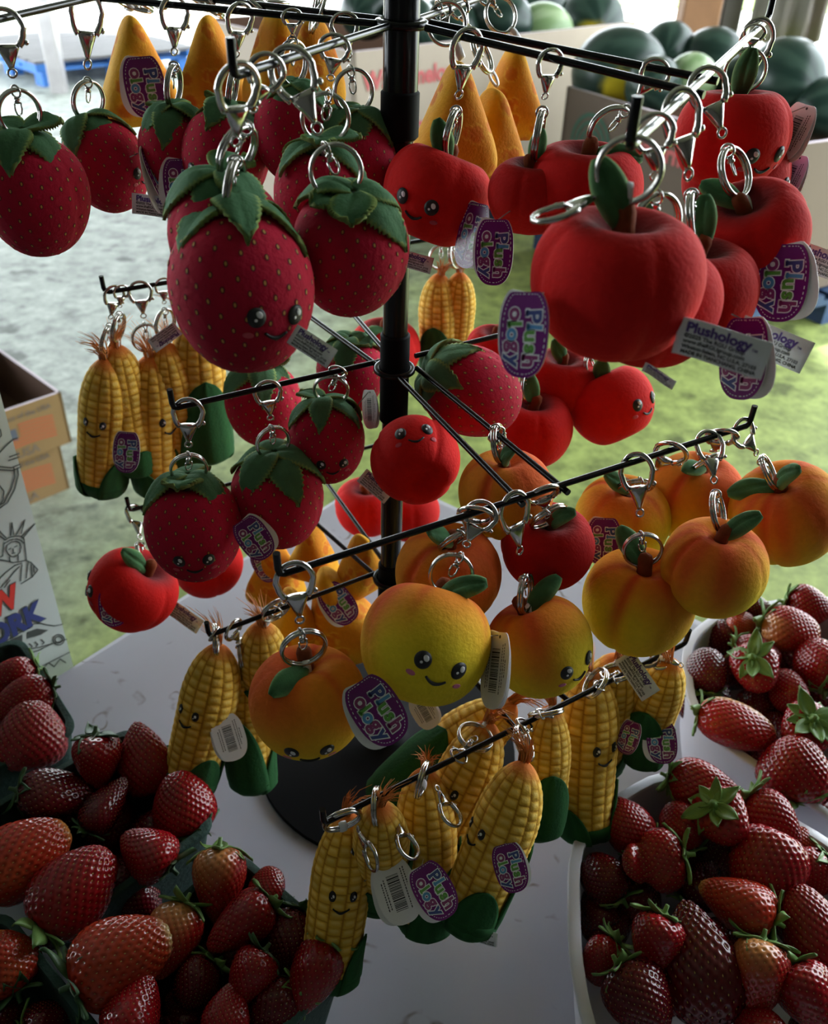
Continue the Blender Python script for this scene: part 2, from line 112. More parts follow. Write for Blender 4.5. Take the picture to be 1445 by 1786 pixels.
 {'k':'straw','v':1,'loc':[-0.08,-0.0333,0.3024],'q':[0.0381,0.0,0.0,0.9993],'s':0.987,'f':0,'label':'strawberry plush in the middle of the middle left arm','hw':[('ribbon',[-0.0799,-0.0333,0.329],[-0.274,-0.0149,0.0014,0.9616],[1,1,1]),('key_ring',[-0.0805,-0.0334,0.3498],[-0.274,-0.0149,0.0014,0.9616],[1,1,1]),('clasp',[-0.0818,-0.0336,0.395],[-0.1806,-0.0149,-0.0001,0.9834],[0.94,0.95,0.9]),('swivel',[-0.0808,-0.0335,0.3606],[-0.4368,-0.0144,0.0039,0.8994],[1,1,1])],'tags':[('tag',[-0.0898,-0.077,0.3013],[0.8179,0.359,0.2666,-0.3621],0.898)],'leaf':[]},
 {'k':'straw','v':0,'loc':[-0.1338,-0.0637,0.2955],'q':[0.9842,-0.1421,-0.0152,0.105],'s':0.991,'f':1,'label':'strawberry plush at the tip of the middle left arm looking down','hw':[('ribbon',[-0.136,-0.0553,0.3211],[-0.1521,0.0557,-0.0534,0.9853],[1,1,1]),('key_ring',[-0.1334,-0.0571,0.3416],[-0.1521,0.0557,-0.0534,0.9853],[1,1,1]),('clasp',[-0.1266,-0.0619,0.395],[-0.1284,0.0569,-0.0521,0.9887],[1.0,1.0,1.18]),('swivel',[-0.132,-0.0581,0.3523],[-0.3209,0.0455,-0.0623,0.944],[1,1,1])],'tags':[],'leaf':[]},
 {'k':'apple','v':0,'loc':[-0.0174,0.25,0.2868],'q':[0.4813,0.0,0.0,0.8766],'s':1.064,'f':0,'label':'red apple plush hidden behind the pole under the middle tier','hw':[],'tags':[],'leaf':[[0.5543,-0.1119,-0.2963,0.7697]]},
 {'k':'apple','v':0,'loc':[0.0756,0.1008,0.361],'q':[0.3019,0.0,0.0,0.9533],'s':0.69,'f':0,'label':'small red apple plush behind the sideways strawberry','hw':[],'tags':[],'leaf':[]},
 {'k':'corn','v':0,'loc':[0.0342,0.276,0.3016],'q':[0.0975,0.0,0.0,0.9952],'s':0.965,'f':0,'label':'far corn plush seen above the middle right arm','hw':[('ribbon',[0.0343,0.276,0.3526],[-0.1726,-0.021,0.0041,0.9848],[1,1,1]),('key_ring',[0.0334,0.276,0.3734],[-0.1726,-0.021,0.0041,0.9848],[1,1,1]),('clasp',[0.0325,0.276,0.395],[-0.0775,-0.0213,0.0021,0.9968],[0.64,0.72,0.45]),('swivel',[0.033,0.276,0.3841],[-0.341,-0.02,0.0077,0.9398],[1,1,1])],'tags':[],'leaf':[]},
 {'k':'corn','v':1,'loc':[0.0522,0.2805,0.3076],'q':[0.8764,-0.0,0.0,0.4816],'s':0.877,'f':0,'label':'farthest corn plush standing right behind its twin above the right arm','hw':[('ribbon',[0.0531,0.2805,0.3539],[0.5316,0.1276,-0.0893,-0.8326],[1,1,1]),('key_ring',[0.0467,0.2808,0.3737],[0.5316,0.1276,-0.0893,-0.8326],[1,1,1]),('clasp',[0.0398,0.2811,0.3949],[-0.2732,-0.1477,0.0494,0.9493],[0.64,0.72,0.45]),('swivel',[0.0434,0.2809,0.3839],[0.6681,0.1102,-0.1101,-0.7276],[1,1,1])],'tags':[],'leaf':[]},
 {'k':'straw','v':0,'loc':[0.0568,0.0164,0.3675],'q':[-0.1272,-0.5423,0.0395,0.8296],'s':0.967,'f':0,'label':'strawberry plush lying on its side across the double rod','hw':[],'tags':[],'leaf':[]},
 {'k':'apple','v':2,'loc':[0.0167,-0.0442,0.3458],'q':[0.7218,-0.6811,-0.1171,0.0364],'s':0.934,'f':1,'label':'smiling red apple plush tilted back against the pole','hw':[],'tags':[],'leaf':[[-0.3651,-0.262,0.7565,-0.4752]]},
 {'k':'apple','v':1,'loc':[0.1325,0.1047,0.333],'q':[0.2589,0.0,0.0,0.9659],'s':0.922,'f':0,'label':'dark red apple plush behind the two middle right apples','hw':[],'tags':[],'leaf':[[0.6844,-0.3868,-0.6179,-0.0113]]},
 {'k':'apple','v':2,'loc':[0.1072,0.065,0.3107],'q':[0.2448,0.0,0.0,0.9696],'s':1.036,'f':0,'label':'red apple plush with a deep seam below the tagged front apple','hw':[('ribbon',[0.1082,0.0648,0.3276],[0.5108,0.1307,-0.108,-0.8428],[1,1,1]),('key_ring',[0.1013,0.0658,0.3472],[0.5108,0.1307,-0.108,-0.8428],[1,1,1]),('clasp',[0.0846,0.0683,0.3948],[-0.2504,-0.156,0.0664,0.9532],[1.0,1.0,1.07]),('swivel',[0.0977,0.0664,0.3573],[0.6494,0.1099,-0.129,-0.7413],[1,1,1])],'tags':[],'leaf':[[0.7047,-0.3843,-0.5157,-0.2995]]},
 {'k':'apple','v':0,'loc':[0.1742,0.0902,0.3215],'q':[0.8644,-0.3213,-0.1347,0.3625],'s':1.057,'f':1,'label':'round red apple plush smiling to the right in the middle tier','hw':[('ribbon',[0.1663,0.0994,0.3341],[-0.4275,-0.2219,0.1147,0.8688],[1,1,1]),('key_ring',[0.1563,0.0996,0.3523],[-0.4275,-0.2219,0.1147,0.8688],[1,1,1]),('clasp',[0.1329,0.1001,0.3946],[-0.2087,-0.2428,0.0587,0.9455],[1.0,1.0,1.0]),('swivel',[0.151,0.0997,0.3617],[0.5718,0.1986,-0.1515,-0.7814],[1,1,1])],'tags':[],'leaf':[[-0.402,-0.3705,0.8285,0.1217]]},
 {'k':'peach','v':3,'loc':[0.075,-0.0798,0.3463],'q':[0.1195,-0.0461,0.029,0.9913],'s':0.916,'f':0,'label':'orange peach plush with dark leaf under the double rod','hw':[('ribbon',[0.0742,-0.0784,0.3635],[0.6041,0.1269,-0.0924,-0.7813],[1,1,1]),('key_ring',[0.0677,-0.0786,0.3832],[0.6041,0.1269,-0.0924,-0.7813],[1,1,1]),('clasp',[0.0646,-0.0786,0.3928],[-0.3127,-0.1503,0.0454,0.9368],[0.64,0.72,0.45]),('swivel',[0.0644,-0.0787,0.3935],[0.7306,0.1089,-0.113,-0.6645],[1,1,1])],'tags':[],'leaf':[[0.1376,0.5701,0.3304,0.7396]]},
 {'k':'apple','v':1,'loc':[0.1019,-0.1046,0.3237],'q':[0.2655,0.0,0.0,0.9641],'s':0.904,'f':0,'label':'dark red apple plush between the peaches with an upright leaf','hw':[('ribbon',[0.1026,-0.1029,0.3386],[-0.2095,-0.187,-0.275,0.9195],[1,1,1]),('key_ring',[0.0978,-0.115,0.3548],[-0.2095,-0.187,-0.275,0.9195],[1,1,1]),('clasp',[0.0862,-0.1447,0.3943],[-0.1428,-0.1667,-0.2877,0.9322],[1.0,1.0,1.08]),('swivel',[0.0954,-0.1213,0.3632],[-0.366,-0.2319,-0.2383,0.8692],[1,1,1])],'tags':[],'leaf':[[-0.0581,0.437,0.3645,0.8202]]},
 {'k':'peach','v':0,'loc':[0.1647,-0.0365,0.2982],'q':[0.7434,-0.0,0.0,0.6688],'s':1.018,'f':0,'label':'yellow peach plush peeking out behind the bare backed peach','hw':[('ribbon',[0.1645,-0.0347,0.3182],[-0.0379,0.0302,-0.3228,0.9452],[1,1,1]),('key_ring',[0.1662,-0.0473,0.3346],[-0.0379,0.0302,-0.3228,0.9452],[1,1,1]),('clasp',[0.1723,-0.0933,0.3944],[0.1879,0.106,-0.3064,0.9271],[1.0,1.0,1.35]),('swivel',[0.167,-0.0539,0.3432],[-0.2014,-0.0264,-0.3231,0.9243],[1,1,1])],'tags':[('tag',[0.144,-0.0768,0.3105],[0.5969,0.382,0.247,-0.661],0.932)],'leaf':[[0.5532,0.0672,-0.5147,0.6516]]},
 {'k':'peach','v':3,'loc':[0.2188,-0.018,0.3077],'q':[0.2653,0.0,0.0,0.9642],'s':1.033,'f':0,'label':'red orange peach plush hidden behind the right peaches','hw':[('ribbon',[0.2192,-0.0161,0.3282],[-0.1985,-0.1486,-0.3187,0.9149],[1,1,1]),('key_ring',[0.2162,-0.0294,0.3439],[-0.1985,-0.1486,-0.3187,0.9149],[1,1,1]),('clasp',[0.2064,-0.0724,0.3943],[0.0696,-0.052,-0.3478,0.9336],[1.0,1.0,1.35]),('swivel',[0.2146,-0.0363,0.352],[-0.3543,-0.2017,-0.288,0.8665],[1,1,1])],'tags':[],'leaf':[[0.775,-0.013,-0.2228,0.5912]]},
 {'k':'peach','v':3,'loc':[0.0396,-0.1249,0.3149],'q':[0.2843,0.0,0.0,0.9587],'s':0.993,'f':0,'label':'brownish orange peach plush behind the front smiling peach','hw':[('ribbon',[0.0391,-0.1232,0.3344],[-0.282,-0.003,-0.3149,0.9062],[1,1,1]),('key_ring',[0.0426,-0.1351,0.3511],[-0.282,-0.003,-0.3149,0.9062],[1,1,1]),('clasp',[0.0519,-0.1661,0.3944],[0.0325,0.101,-0.2983,0.9486],[1.0,1.0,1.18]),('swivel',[0.0445,-0.1413,0.3597],[-0.4351,-0.0577,-0.3096,0.8435],[1,1,1])],'tags':[],'leaf':[[0.7447,-0.0319,-0.4779,0.4647]]},
 {'k':'peach','v':1,'loc':[0.268,-0.0577,0.3233],'q':[0.1564,-0.214,-0.0755,0.9613],'s':1.113,'f':0,'label':'striped peach plush with two long leaves at the right edge','hw':[('ribbon',[0.2592,-0.0594,0.343],[0.601,0.2828,-0.1913,-0.7226],[1,1,1]),('key_ring',[0.246,-0.0608,0.3589],[0.601,0.2828,-0.1913,-0.7226],[1,1,1]),('clasp',[0.2165,-0.0637,0.3943],[-0.308,-0.3321,0.0794,0.888],[0.96,0.97,0.93]),('swivel',[0.2391,-0.0614,0.3672],[0.7174,0.2453,-0.2375,-0.6073],[1,1,1])],'tags':[],'leaf':[[0.9718,-0.2265,-0.0406,0.0522],[0.1301,0.4845,0.1784,0.8465]]},
 {'k':'peach','v':1,'loc':[0.202,-0.1221,0.3257],'q':[0.4492,0.0,0.0,0.8934],'s':0.97,'f':0,'label':'striped orange peach plush second from the right on the crossbar','hw':[('ribbon',[0.2023,-0.1242,0.345],[-0.4484,0.1357,0.3595,0.807],[1,1,1]),('key_ring',[0.2002,-0.1096,0.3596],[-0.4484,0.1357,0.3595,0.807],[1,1,1]),('clasp',[0.1951,-0.0753,0.3941],[-0.1354,0.0003,0.3843,0.9132],[1.0,1.0,1.02]),('swivel',[0.1991,-0.1021,0.3672],[0.5817,-0.196,-0.3305,-0.7169],[1,1,1])],'tags':[],'leaf':[[-0.4029,0.3024,0.4419,0.7423]]},
 {'k':'peach','v':0,'loc':[0.1636,-0.1137,0.2893],'q':[0.1613,0.0,0.0,0.9869],'s':1.093,'f':0,'label':'plain backed yellow peach plush hanging in the middle of the crossbar','hw':[('ribbon',[0.1642,-0.114,0.3105],[0.0226,-0.1141,0.0355,0.9926],[1,1,1]),('key_ring',[0.1596,-0.1124,0.3307],[0.0226,-0.1141,0.0355,0.9926],[1,1,1]),('clasp',[0.1447,-0.1074,0.3949],[0.0464,-0.1149,0.0327,0.9917],[1.0,1.0,1.35]),('swivel',[0.1571,-0.1116,0.3412],[-0.1501,-0.1062,0.0547,0.9814],[1,1,1])],'tags':[('label',[0.1663,-0.1376,0.2472],[0.7893,0.3867,0.0746,-0.471],0.765)],'leaf':[[0.86,-0.3224,-0.1991,-0.3418]]},
 {'k':'peach','v':1,'loc':[0.0962,-0.1581,0.289],'q':[0.9011,-0.2528,-0.115,0.3331],'s':0.977,'f':1,'label':'peach plush with red shoulder smiling toward the right','hw':[('ribbon',[0.0887,-0.1498,0.3043],[0.5711,0.0938,-0.0449,-0.8143],[1,1,1]),('key_ring',[0.0845,-0.1505,0.3246],[0.5711,0.0938,-0.0449,-0.8143],[1,1,1]),('clasp',[0.0698,-0.153,0.3949],[-0.2707,-0.1033,0.0115,0.957],[1.0,1.0,1.35]),('swivel',[0.0823,-0.1509,0.3352],[0.7038,0.0845,-0.0605,-0.7027],[1,1,1])],'tags':[],'leaf':[[0.8733,0.3759,-0.2978,-0.0857]]},
 {'k':'peach','v':2,'loc':[0.0258,-0.1982,0.3264],'q':[0.9052,-0.3714,0.1781,0.105],'s':1.067,'f':1,'label':'smiling yellow peach plush facing the viewer at centre','hw':[('ribbon',[0.0304,-0.1826,0.3393],[-0.0016,0.2039,0.1692,0.9642],[1,1,1]),('key_ring',[0.0386,-0.1758,0.3572],[-0.0016,0.2039,0.1692,0.9642],[1,1,1]),('clasp',[0.0556,-0.1615,0.3946],[0.0678,0.1912,0.1835,0.9619],[0.9,0.92,0.85]),('swivel',[0.0428,-0.1722,0.3665],[-0.169,0.2302,0.1313,0.9493],[1,1,1])],'tags':[('back',[0.0633,-0.2121,0.3241],[-0.3817,-0.559,0.1337,0.7239],1.204)],'leaf':[[0.6887,0.5258,-0.4628,-0.1872]]},
 {'k':'peach','v':3,'loc':[-0.0363,-0.2189,0.2995],'q':[0.9953,-0.0712,-0.0047,0.0661],'s':0.961,'f':1,'label':'orange peach plush at the left tip of the crossbar seen from above','hw':[('ribbon',[-0.0366,-0.2158,0.3174],[-0.1789,-0.0264,-0.0204,0.9833],[1,1,1]),('key_ring',[-0.0375,-0.2168,0.3382],[-0.1789,-0.0264,-0.0204,0.9833],[1,1,1]),('clasp',[-0.0401,-0.2197,0.395],[-0.141,-0.0256,-0.0214,0.9894],[1.0,1.0,1.27]),('swivel',[-0.038,-0.2174,0.3489],[-0.3469,-0.0296,-0.0155,0.9373],[1,1,1])],'tags':[('tag',[0.0018,-0.241,0.3203],[0.8389,0.3131,0.1727,-0.4103],1.053)],'leaf':[[-0.4173,0.0915,-0.1774,0.8866]]},
 {'k':'apple','v':1,'loc':[-0.178,0.1063,0.1258],'q':[0.0301,0.0,0.0,0.9995],'s':1.035,'f':0,'label':'red apple plush behind the low strawberry on the bottom tier','hw':[],'tags':[],'leaf':[]},
 {'k':'apple','v':0,'loc':[-0.2169,0.0139,0.1707],'q':[0.7693,-0.2606,0.1872,-0.5524],'s':1.13,'f':1,'label':'red apple plush alone at the far left tip of the bottom tier','hw':[('ribbon',[-0.2035,0.0153,0.1869],[0.5771,-0.2629,-0.54,-0.5534],[1,1,1]),('key_ring',[-0.2104,0.0341,0.1927],[0.5771,-0.2629,-0.54,-0.5534],[1,1,1]),('clasp',[-0.2285,0.083,0.2078],[-0.3624,0.0702,0.5965,0.7127],[1.0,1.0,1.19]),('swivel',[-0.214,0.0438,0.1957],[0.6644,-0.3527,-0.4861,-0.4448],[1,1,1])],'tags':[('tag',[-0.2227,-0.0163,0.1798],[0.7345,0.213,0.3681,-0.5288],0.924),('label',[-0.1748,0.0097,0.1476],[0.7766,0.571,0.1558,-0.2159],0.805)],'leaf':[[0.6351,-0.4126,0.088,-0.647]]},
 {'k':'apple','v':0,'loc':[-0.0319,0.1979,0.135],'q':[0.2271,0.0,0.0,0.9739],'s':1.004,'f':0,'label':'bright red apple plush behind the pole on the left','hw':[],'tags':[],'leaf':[]},
 {'k':'apple','v':1,'loc':[0.0105,0.2297,0.1086],'q':[0.1696,0.0,0.0,0.9855],'s':1.049,'f':0,'label':'bright red apple plush behind the pole on the right','hw':[],'tags':[],'leaf':[]},
 {'k':'cheese','v':0,'loc':[-0.0735,0.0806,0.165],'q':[0.9892,-0.0,0.0,-0.1463],'s':0.667,'f':0,'label':'upper left cheese wedge plush of the low cluster by the pole','hw':[],'tags':[],'leaf':[]},
 {'k':'cheese','v':1,'loc':[-0.0261,0.0486,0.1799],'q':[0.9268,-0.0,0.0,0.3756],'s':0.68,'f':0,'label':'bright yellow cheese wedge plush touching the pole in the low cluster','hw':[],'tags':[],'leaf':[]},
 {'k':'cheese','v':0,'loc':[-0.111,0.091,0.1277],'q':[0.9867,-0.0,0.0,-0.1625],'s':0.807,'f':0,'label':'cheese wedge plush with a tag at the left of the low cluster','hw':[],'tags':[('tag',[-0.1169,0.0795,0.1505],[0.8054,0.3383,0.2708,-0.4045],0.93)],'leaf':[]},
 {'k':'cheese','v':0,'loc':[-0.0833,0.016,0.1399],'q':[0.9658,-0.0,0.0,0.2592],'s':0.762,'f':0,'label':'lowest cheese wedge plush left of the orange peach','hw':[],'tags':[],'leaf':[]},
 {'k':'cheese','v':1,'loc':[-0.0451,0.0299,0.1359],'q':[0.9842,-0.0828,-0.1435,0.0624],'s':1.077,'f':0,'label':'widest cheese wedge plush with a purple tag in the low cluster','hw':[],'tags':[('tag',[-0.044,0.0139,0.1654],[0.8334,0.3564,0.2061,-0.3686],1.101)],'leaf':[]},
 {'k':'corn','v':0,'loc':[-0.0956,-0.0467,0.1345],'q':[0.1512,0.0,0.0,0.9885],'s':1.045,'f':0,'label':'corn plush hidden behind the left peach on the bottom tier','hw':[('ribbon',[-0.0973,-0.0471,0.1906],[-0.3412,0.299,-0.044,0.8901],[1,1,1]),('key_ring',[-0.0856,-0.0445,0.2076],[-0.3412,0.299,-0.044,0.8901],[1,1,1]),('clasp',[-0.0843,-0.0442,0.2095],[-0.0744,0.2992,0.0428,0.9503],[0.65,0.73,0.46]),('swivel',[-0.0795,-0.0431,0.2164],[-0.4906,0.2869,-0.0952,0.8173],[1,1,1])],'tags':[],'leaf':[]},
 {'k':'corn','v':1,'loc':[-0.11,-0.0628,0.0972],'q':[0.144,-0.0464,0.1514,0.9768],'s':1.009,'f':0,'label':'corn plush between the left smiling corn and the peach','hw':[('ribbon',[-0.1125,-0.0444,0.1481],[0.7456,0.1338,0.0906,-0.6465],[1,1,1]),('key_ring',[-0.1133,-0.051,0.1678],[0.7456,0.1338,0.0906,-0.6465],[1,1,1]),('clasp',[-0.115,-0.065,0.2098],[-0.4908,-0.0965,-0.1297,0.8561],[0.92,0.94,0.88]),('swivel',[-0.1137,-0.0544,0.178],[0.8466,0.1476,0.066,-0.5072],[1,1,1])],'tags':[],'leaf':[]},
 {'k':'corn','v':0,'loc':[-0.1434,-0.0777,0.1192],'q':[0.9425,-0.1946,0.0482,-0.2675],'s':1.16,'f':1,'label':'smiling corn plush at the left tip of the bottom tier with white tag','hw':[('ribbon',[-0.131,-0.054,0.1764],[0.7432,0.1612,0.215,-0.6128],[1,1,1]),('key_ring',[-0.1285,-0.0645,0.1942],[0.7432,0.1612,0.215,-0.6128],[1,1,1]),('clasp',[-0.1263,-0.0736,0.2096],[-0.4996,-0.0813,-0.2561,0.8235],[0.64,0.72,0.45]),('swivel',[-0.1272,-0.0699,0.2034],[0.8383,0.1961,0.1837,-0.4744],[1,1,1])],'tags':[('back',[-0.1184,-0.0971,0.1231],[0.7946,0.2322,0.2633,-0.4954],1.029)],'leaf':[]},
 {'k':'corn','v':1,'loc':[0.0471,-0.1247,0.1432],'q':[0.4676,0.2566,0.3305,0.7786],'s':1.128,'f':0,'label':'leaning corn plush with a green husk leaf under the smiling peach','hw':[],'tags':[('back',[0.0295,-0.1193,0.1852],[0.8156,0.3174,0.1651,-0.4547],0.744)],'leaf':[]},
 {'k':'corn','v':0,'loc':[0.1719,-0.077,0.1428],'q':[0.4078,0.0,0.0,0.9131],'s':1.048,'f':0,'label':'corn plush behind the right smiling corn on the bottom crossbar','hw':[('ribbon',[0.1727,-0.0742,0.2008],[0.7782,0.5912,-0.2071,0.0439],[1,1,1]),('key_ring',[0.1671,-0.0937,0.2053],[0.7782,0.5912,-0.2071,0.0439],[1,1,1]),('clasp',[0.1641,-0.1041,0.2076],[0.7788,0.6084,-0.1495,-0.0309],[0.64,0.72,0.45]),('swivel',[0.1642,-0.1038,0.2076],[0.7588,0.5463,-0.3066,0.1784],[1,1,1])],'tags':[],'leaf':[]},
 {'k':'corn','v':1,'loc':[0.2058,-0.0829,0.1545],'q':[0.2757,0.0,0.0,0.9612],'s':0.94,'f':0,'label':'rightmost corn plush with a purple tag on the bottom crossbar','hw':[('ribbon',[0.2086,-0.084,0.2072],[-0.3675,-0.423,0.5757,0.5955],[1,1,1]),('key_ring',[0.1893,-0.0762,0.2068],[-0.3675,-0.423,0.5757,0.5955],[1,1,1]),('clasp',[0.195,-0.0785,0.2069],[-0.2471,-0.5251,0.4844,0.6547],[0.82,0.86,0.73]),('swivel',[0.1793,-0.0722,0.2066],[-0.4653,-0.3166,0.6404,0.5226],[1,1,1])],'tags':[('tag',[0.2081,-0.1058,0.1477],[0.6484,0.3391,0.1406,-0.667],0.925)],'leaf':[]},
 {'k':'corn','v':0,'loc':[0.1172,-0.1386,0.1488],'q':[-0.0699,0.0339,0.1761,0.9813],'s':0.882,'f':0,'label':'corn plush showing its broad green husk on the bottom crossbar','hw':[('ribbon',[0.1205,-0.1192,0.1934],[0.8817,0.4078,-0.2364,0.0222],[1,1,1]),('key_ring',[0.1122,-0.1343,0.2049],[0.8817,0.4078,-0.2364,0.0222],[1,1,1]),('clasp',[0.1095,-0.1392,0.2087],[0.8517,0.4581,-0.1109,-0.2292],[0.64,0.72,0.45]),('swivel',[0.1078,-0.1422,0.2109],[0.8644,0.3605,-0.3036,0.1749],[1,1,1])],'tags':[],'leaf':[]},
 {'k':'corn','v':0,'loc':[0.1536,-0.111,0.1358],'q':[0.9556,-0.1845,0.0024,0.2299],'s':1.166,'f':1,'label':'smiling corn plush right of the broad green husk','hw':[('ribbon',[0.148,-0.0852,0.1954],[0.7297,0.4996,-0.2049,0.4195],[1,1,1]),('key_ring',[0.1505,-0.1039,0.2041],[0.7297,0.4996,-0.2049,0.4195],[1,1,1]),('clasp',[0.1517,-0.113,0.2083],[0.7666,0.5169,-0.1561,0.3476],[0.64,0.72,0.45]),('swivel',[0.1518,-0.1136,0.2086],[0.6458,0.4564,-0.2886,0.5398],[1,1,1])],'tags':[('tag',[0.1798,-0.115,0.1614],[-0.4265,-0.4118,-0.0168,0.8051],0.718)],'leaf':[]},
 {'k':'corn','v':0,'loc':[0.003,-0.2099,0.1487],'q':[0.6904,-0.0,0.0,-0.7235],'s':0.916,'f':1,'label':'corn plush second from the left on the bottom crossbar','hw':[('ribbon',[0.0038,-0.2098,0.1837],[0.6795,0.0607,-0.0521,-0.7293],[1,1,1]),('key_ring',[0.0014,-0.2099,0.1983],[0.6795,0.0607,-0.0521,-0.7293],[1,1,1]),('clasp',[0.0242,-0.234,0.1839],[-0.0379,-0.4123,0.6634,-0.6233],[0.9,0.9,0.9])],'tags':[],'leaf':[]},
 {'k':'corn','v':0,'loc':[0.0526,-0.1635,0.147],'q':[0.8997,-0.2421,0.087,-0.3527],'s':1.079,'f':1,'label':'smiling corn plush leaning left in the middle of the bottom crossbar','hw':[('ribbon',[0.0739,-0.1384,0.1989],[0.7193,0.6296,-0.1122,-0.2712],[1,1,1]),('key_ring',[0.0634,-0.156,0.2027],[0.7193,0.6296,-0.1122,-0.2712],[1,1,1]),('clasp',[0.0499,-0.1786,0.2075],[0.7055,0.6343,-0.0819,-0.3054],[0.64,0.72,0.45]),('swivel',[0.058,-0.1651,0.2046],[0.7555,0.6006,-0.2198,-0.1422],[1,1,1])],'tags':[],'leaf':[]},
 {'k':'corn','v':1,'loc':[0.0335,-0.1913,0.1265],'q':[0.8436,-0.1778,-0.1179,-0.4928],'s':1.04,'f':0,'label':'corn plush seen nearly from the top with a dangling clasp','hw':[('ribbon',[0.0296,-0.1845,0.1844],[0.582,0.0991,0.1024,-0.8006],[1,1,1]),('key_ring',[0.029,-0.1887,0.1986],[0.582,0.0991,0.1024,-0.8006],[1,1,1]),('clasp',[0.0504,-0.211,0.1851],[-0.0318,-0.391,0.671,-0.6292],[0.9,0.9,0.9])],'tags':[('tag',[0.0378,-0.2435,0.1653],[0.8475,0.2478,0.1124,-0.4558],0.987),('label',[0.0394,-0.2216,0.0841],[0.8893,0.453,-0.0193,0.0602],0.429)],'leaf':[]},
 {'k':'corn','v':0,'loc':[0.0767,-0.2079,0.1599],'q':[0.7972,-0.2583,-0.0099,-0.5456],'s':1.059,'f':1,'label':'long corn plush leaning left with one eye and a purple tag','hw':[('ribbon',[0.0922,-0.1858,0.2116],[-0.2867,0.3899,0.6372,0.5998],[1,1,1]),('key_ring',[0.0943,-0.1652,0.2092],[-0.2867,0.3899,0.6372,0.5998],[1,1,1]),('clasp',[0.0965,-0.1436,0.2067],[-0.1045,0.1929,0.7217,0.6565],[0.64,0.72,0.45]),('swivel',[0.0954,-0.1546,0.2079],[-0.3865,0.4946,0.5598,0.5409],[1,1,1])],'tags':[('tag',[0.0841,-0.2318,0.1746],[0.7602,0.2604,0.1245,-0.5821],0.838),('label',[0.0693,-0.2417,0.1124],[0.8204,0.5693,-0.0444,-0.0308],0.59)],'leaf':[]},
 {'k':'corn','v':0,'loc':[-0.0224,-0.223,0.1171],'q':[0.9653,-0.2518,0.0403,0.0555],'s':1.025,'f':1,'label':'smiling corn plush at the front left tip of the bottom crossbar','hw':[('ribbon',[-0.0192,-0.217,0.1841],[-0.1842,-0.0208,-0.1184,0.9755],[1,1,1]),('key_ring',[-0.0192,-0.2206,0.1985],[-0.1842,-0.0208,-0.1184,0.9755],[1,1,1]),('clasp',[0.0025,-0.2425,0.1845],[0.3605,0.6932,-0.3439,0.5208],[0.9,0.9,0.9])],'tags':[('back',[0.0152,-0.2382,0.1544],[0.7984,0.2236,0.1526,-0.5378],1.105)],'leaf':[]},
]
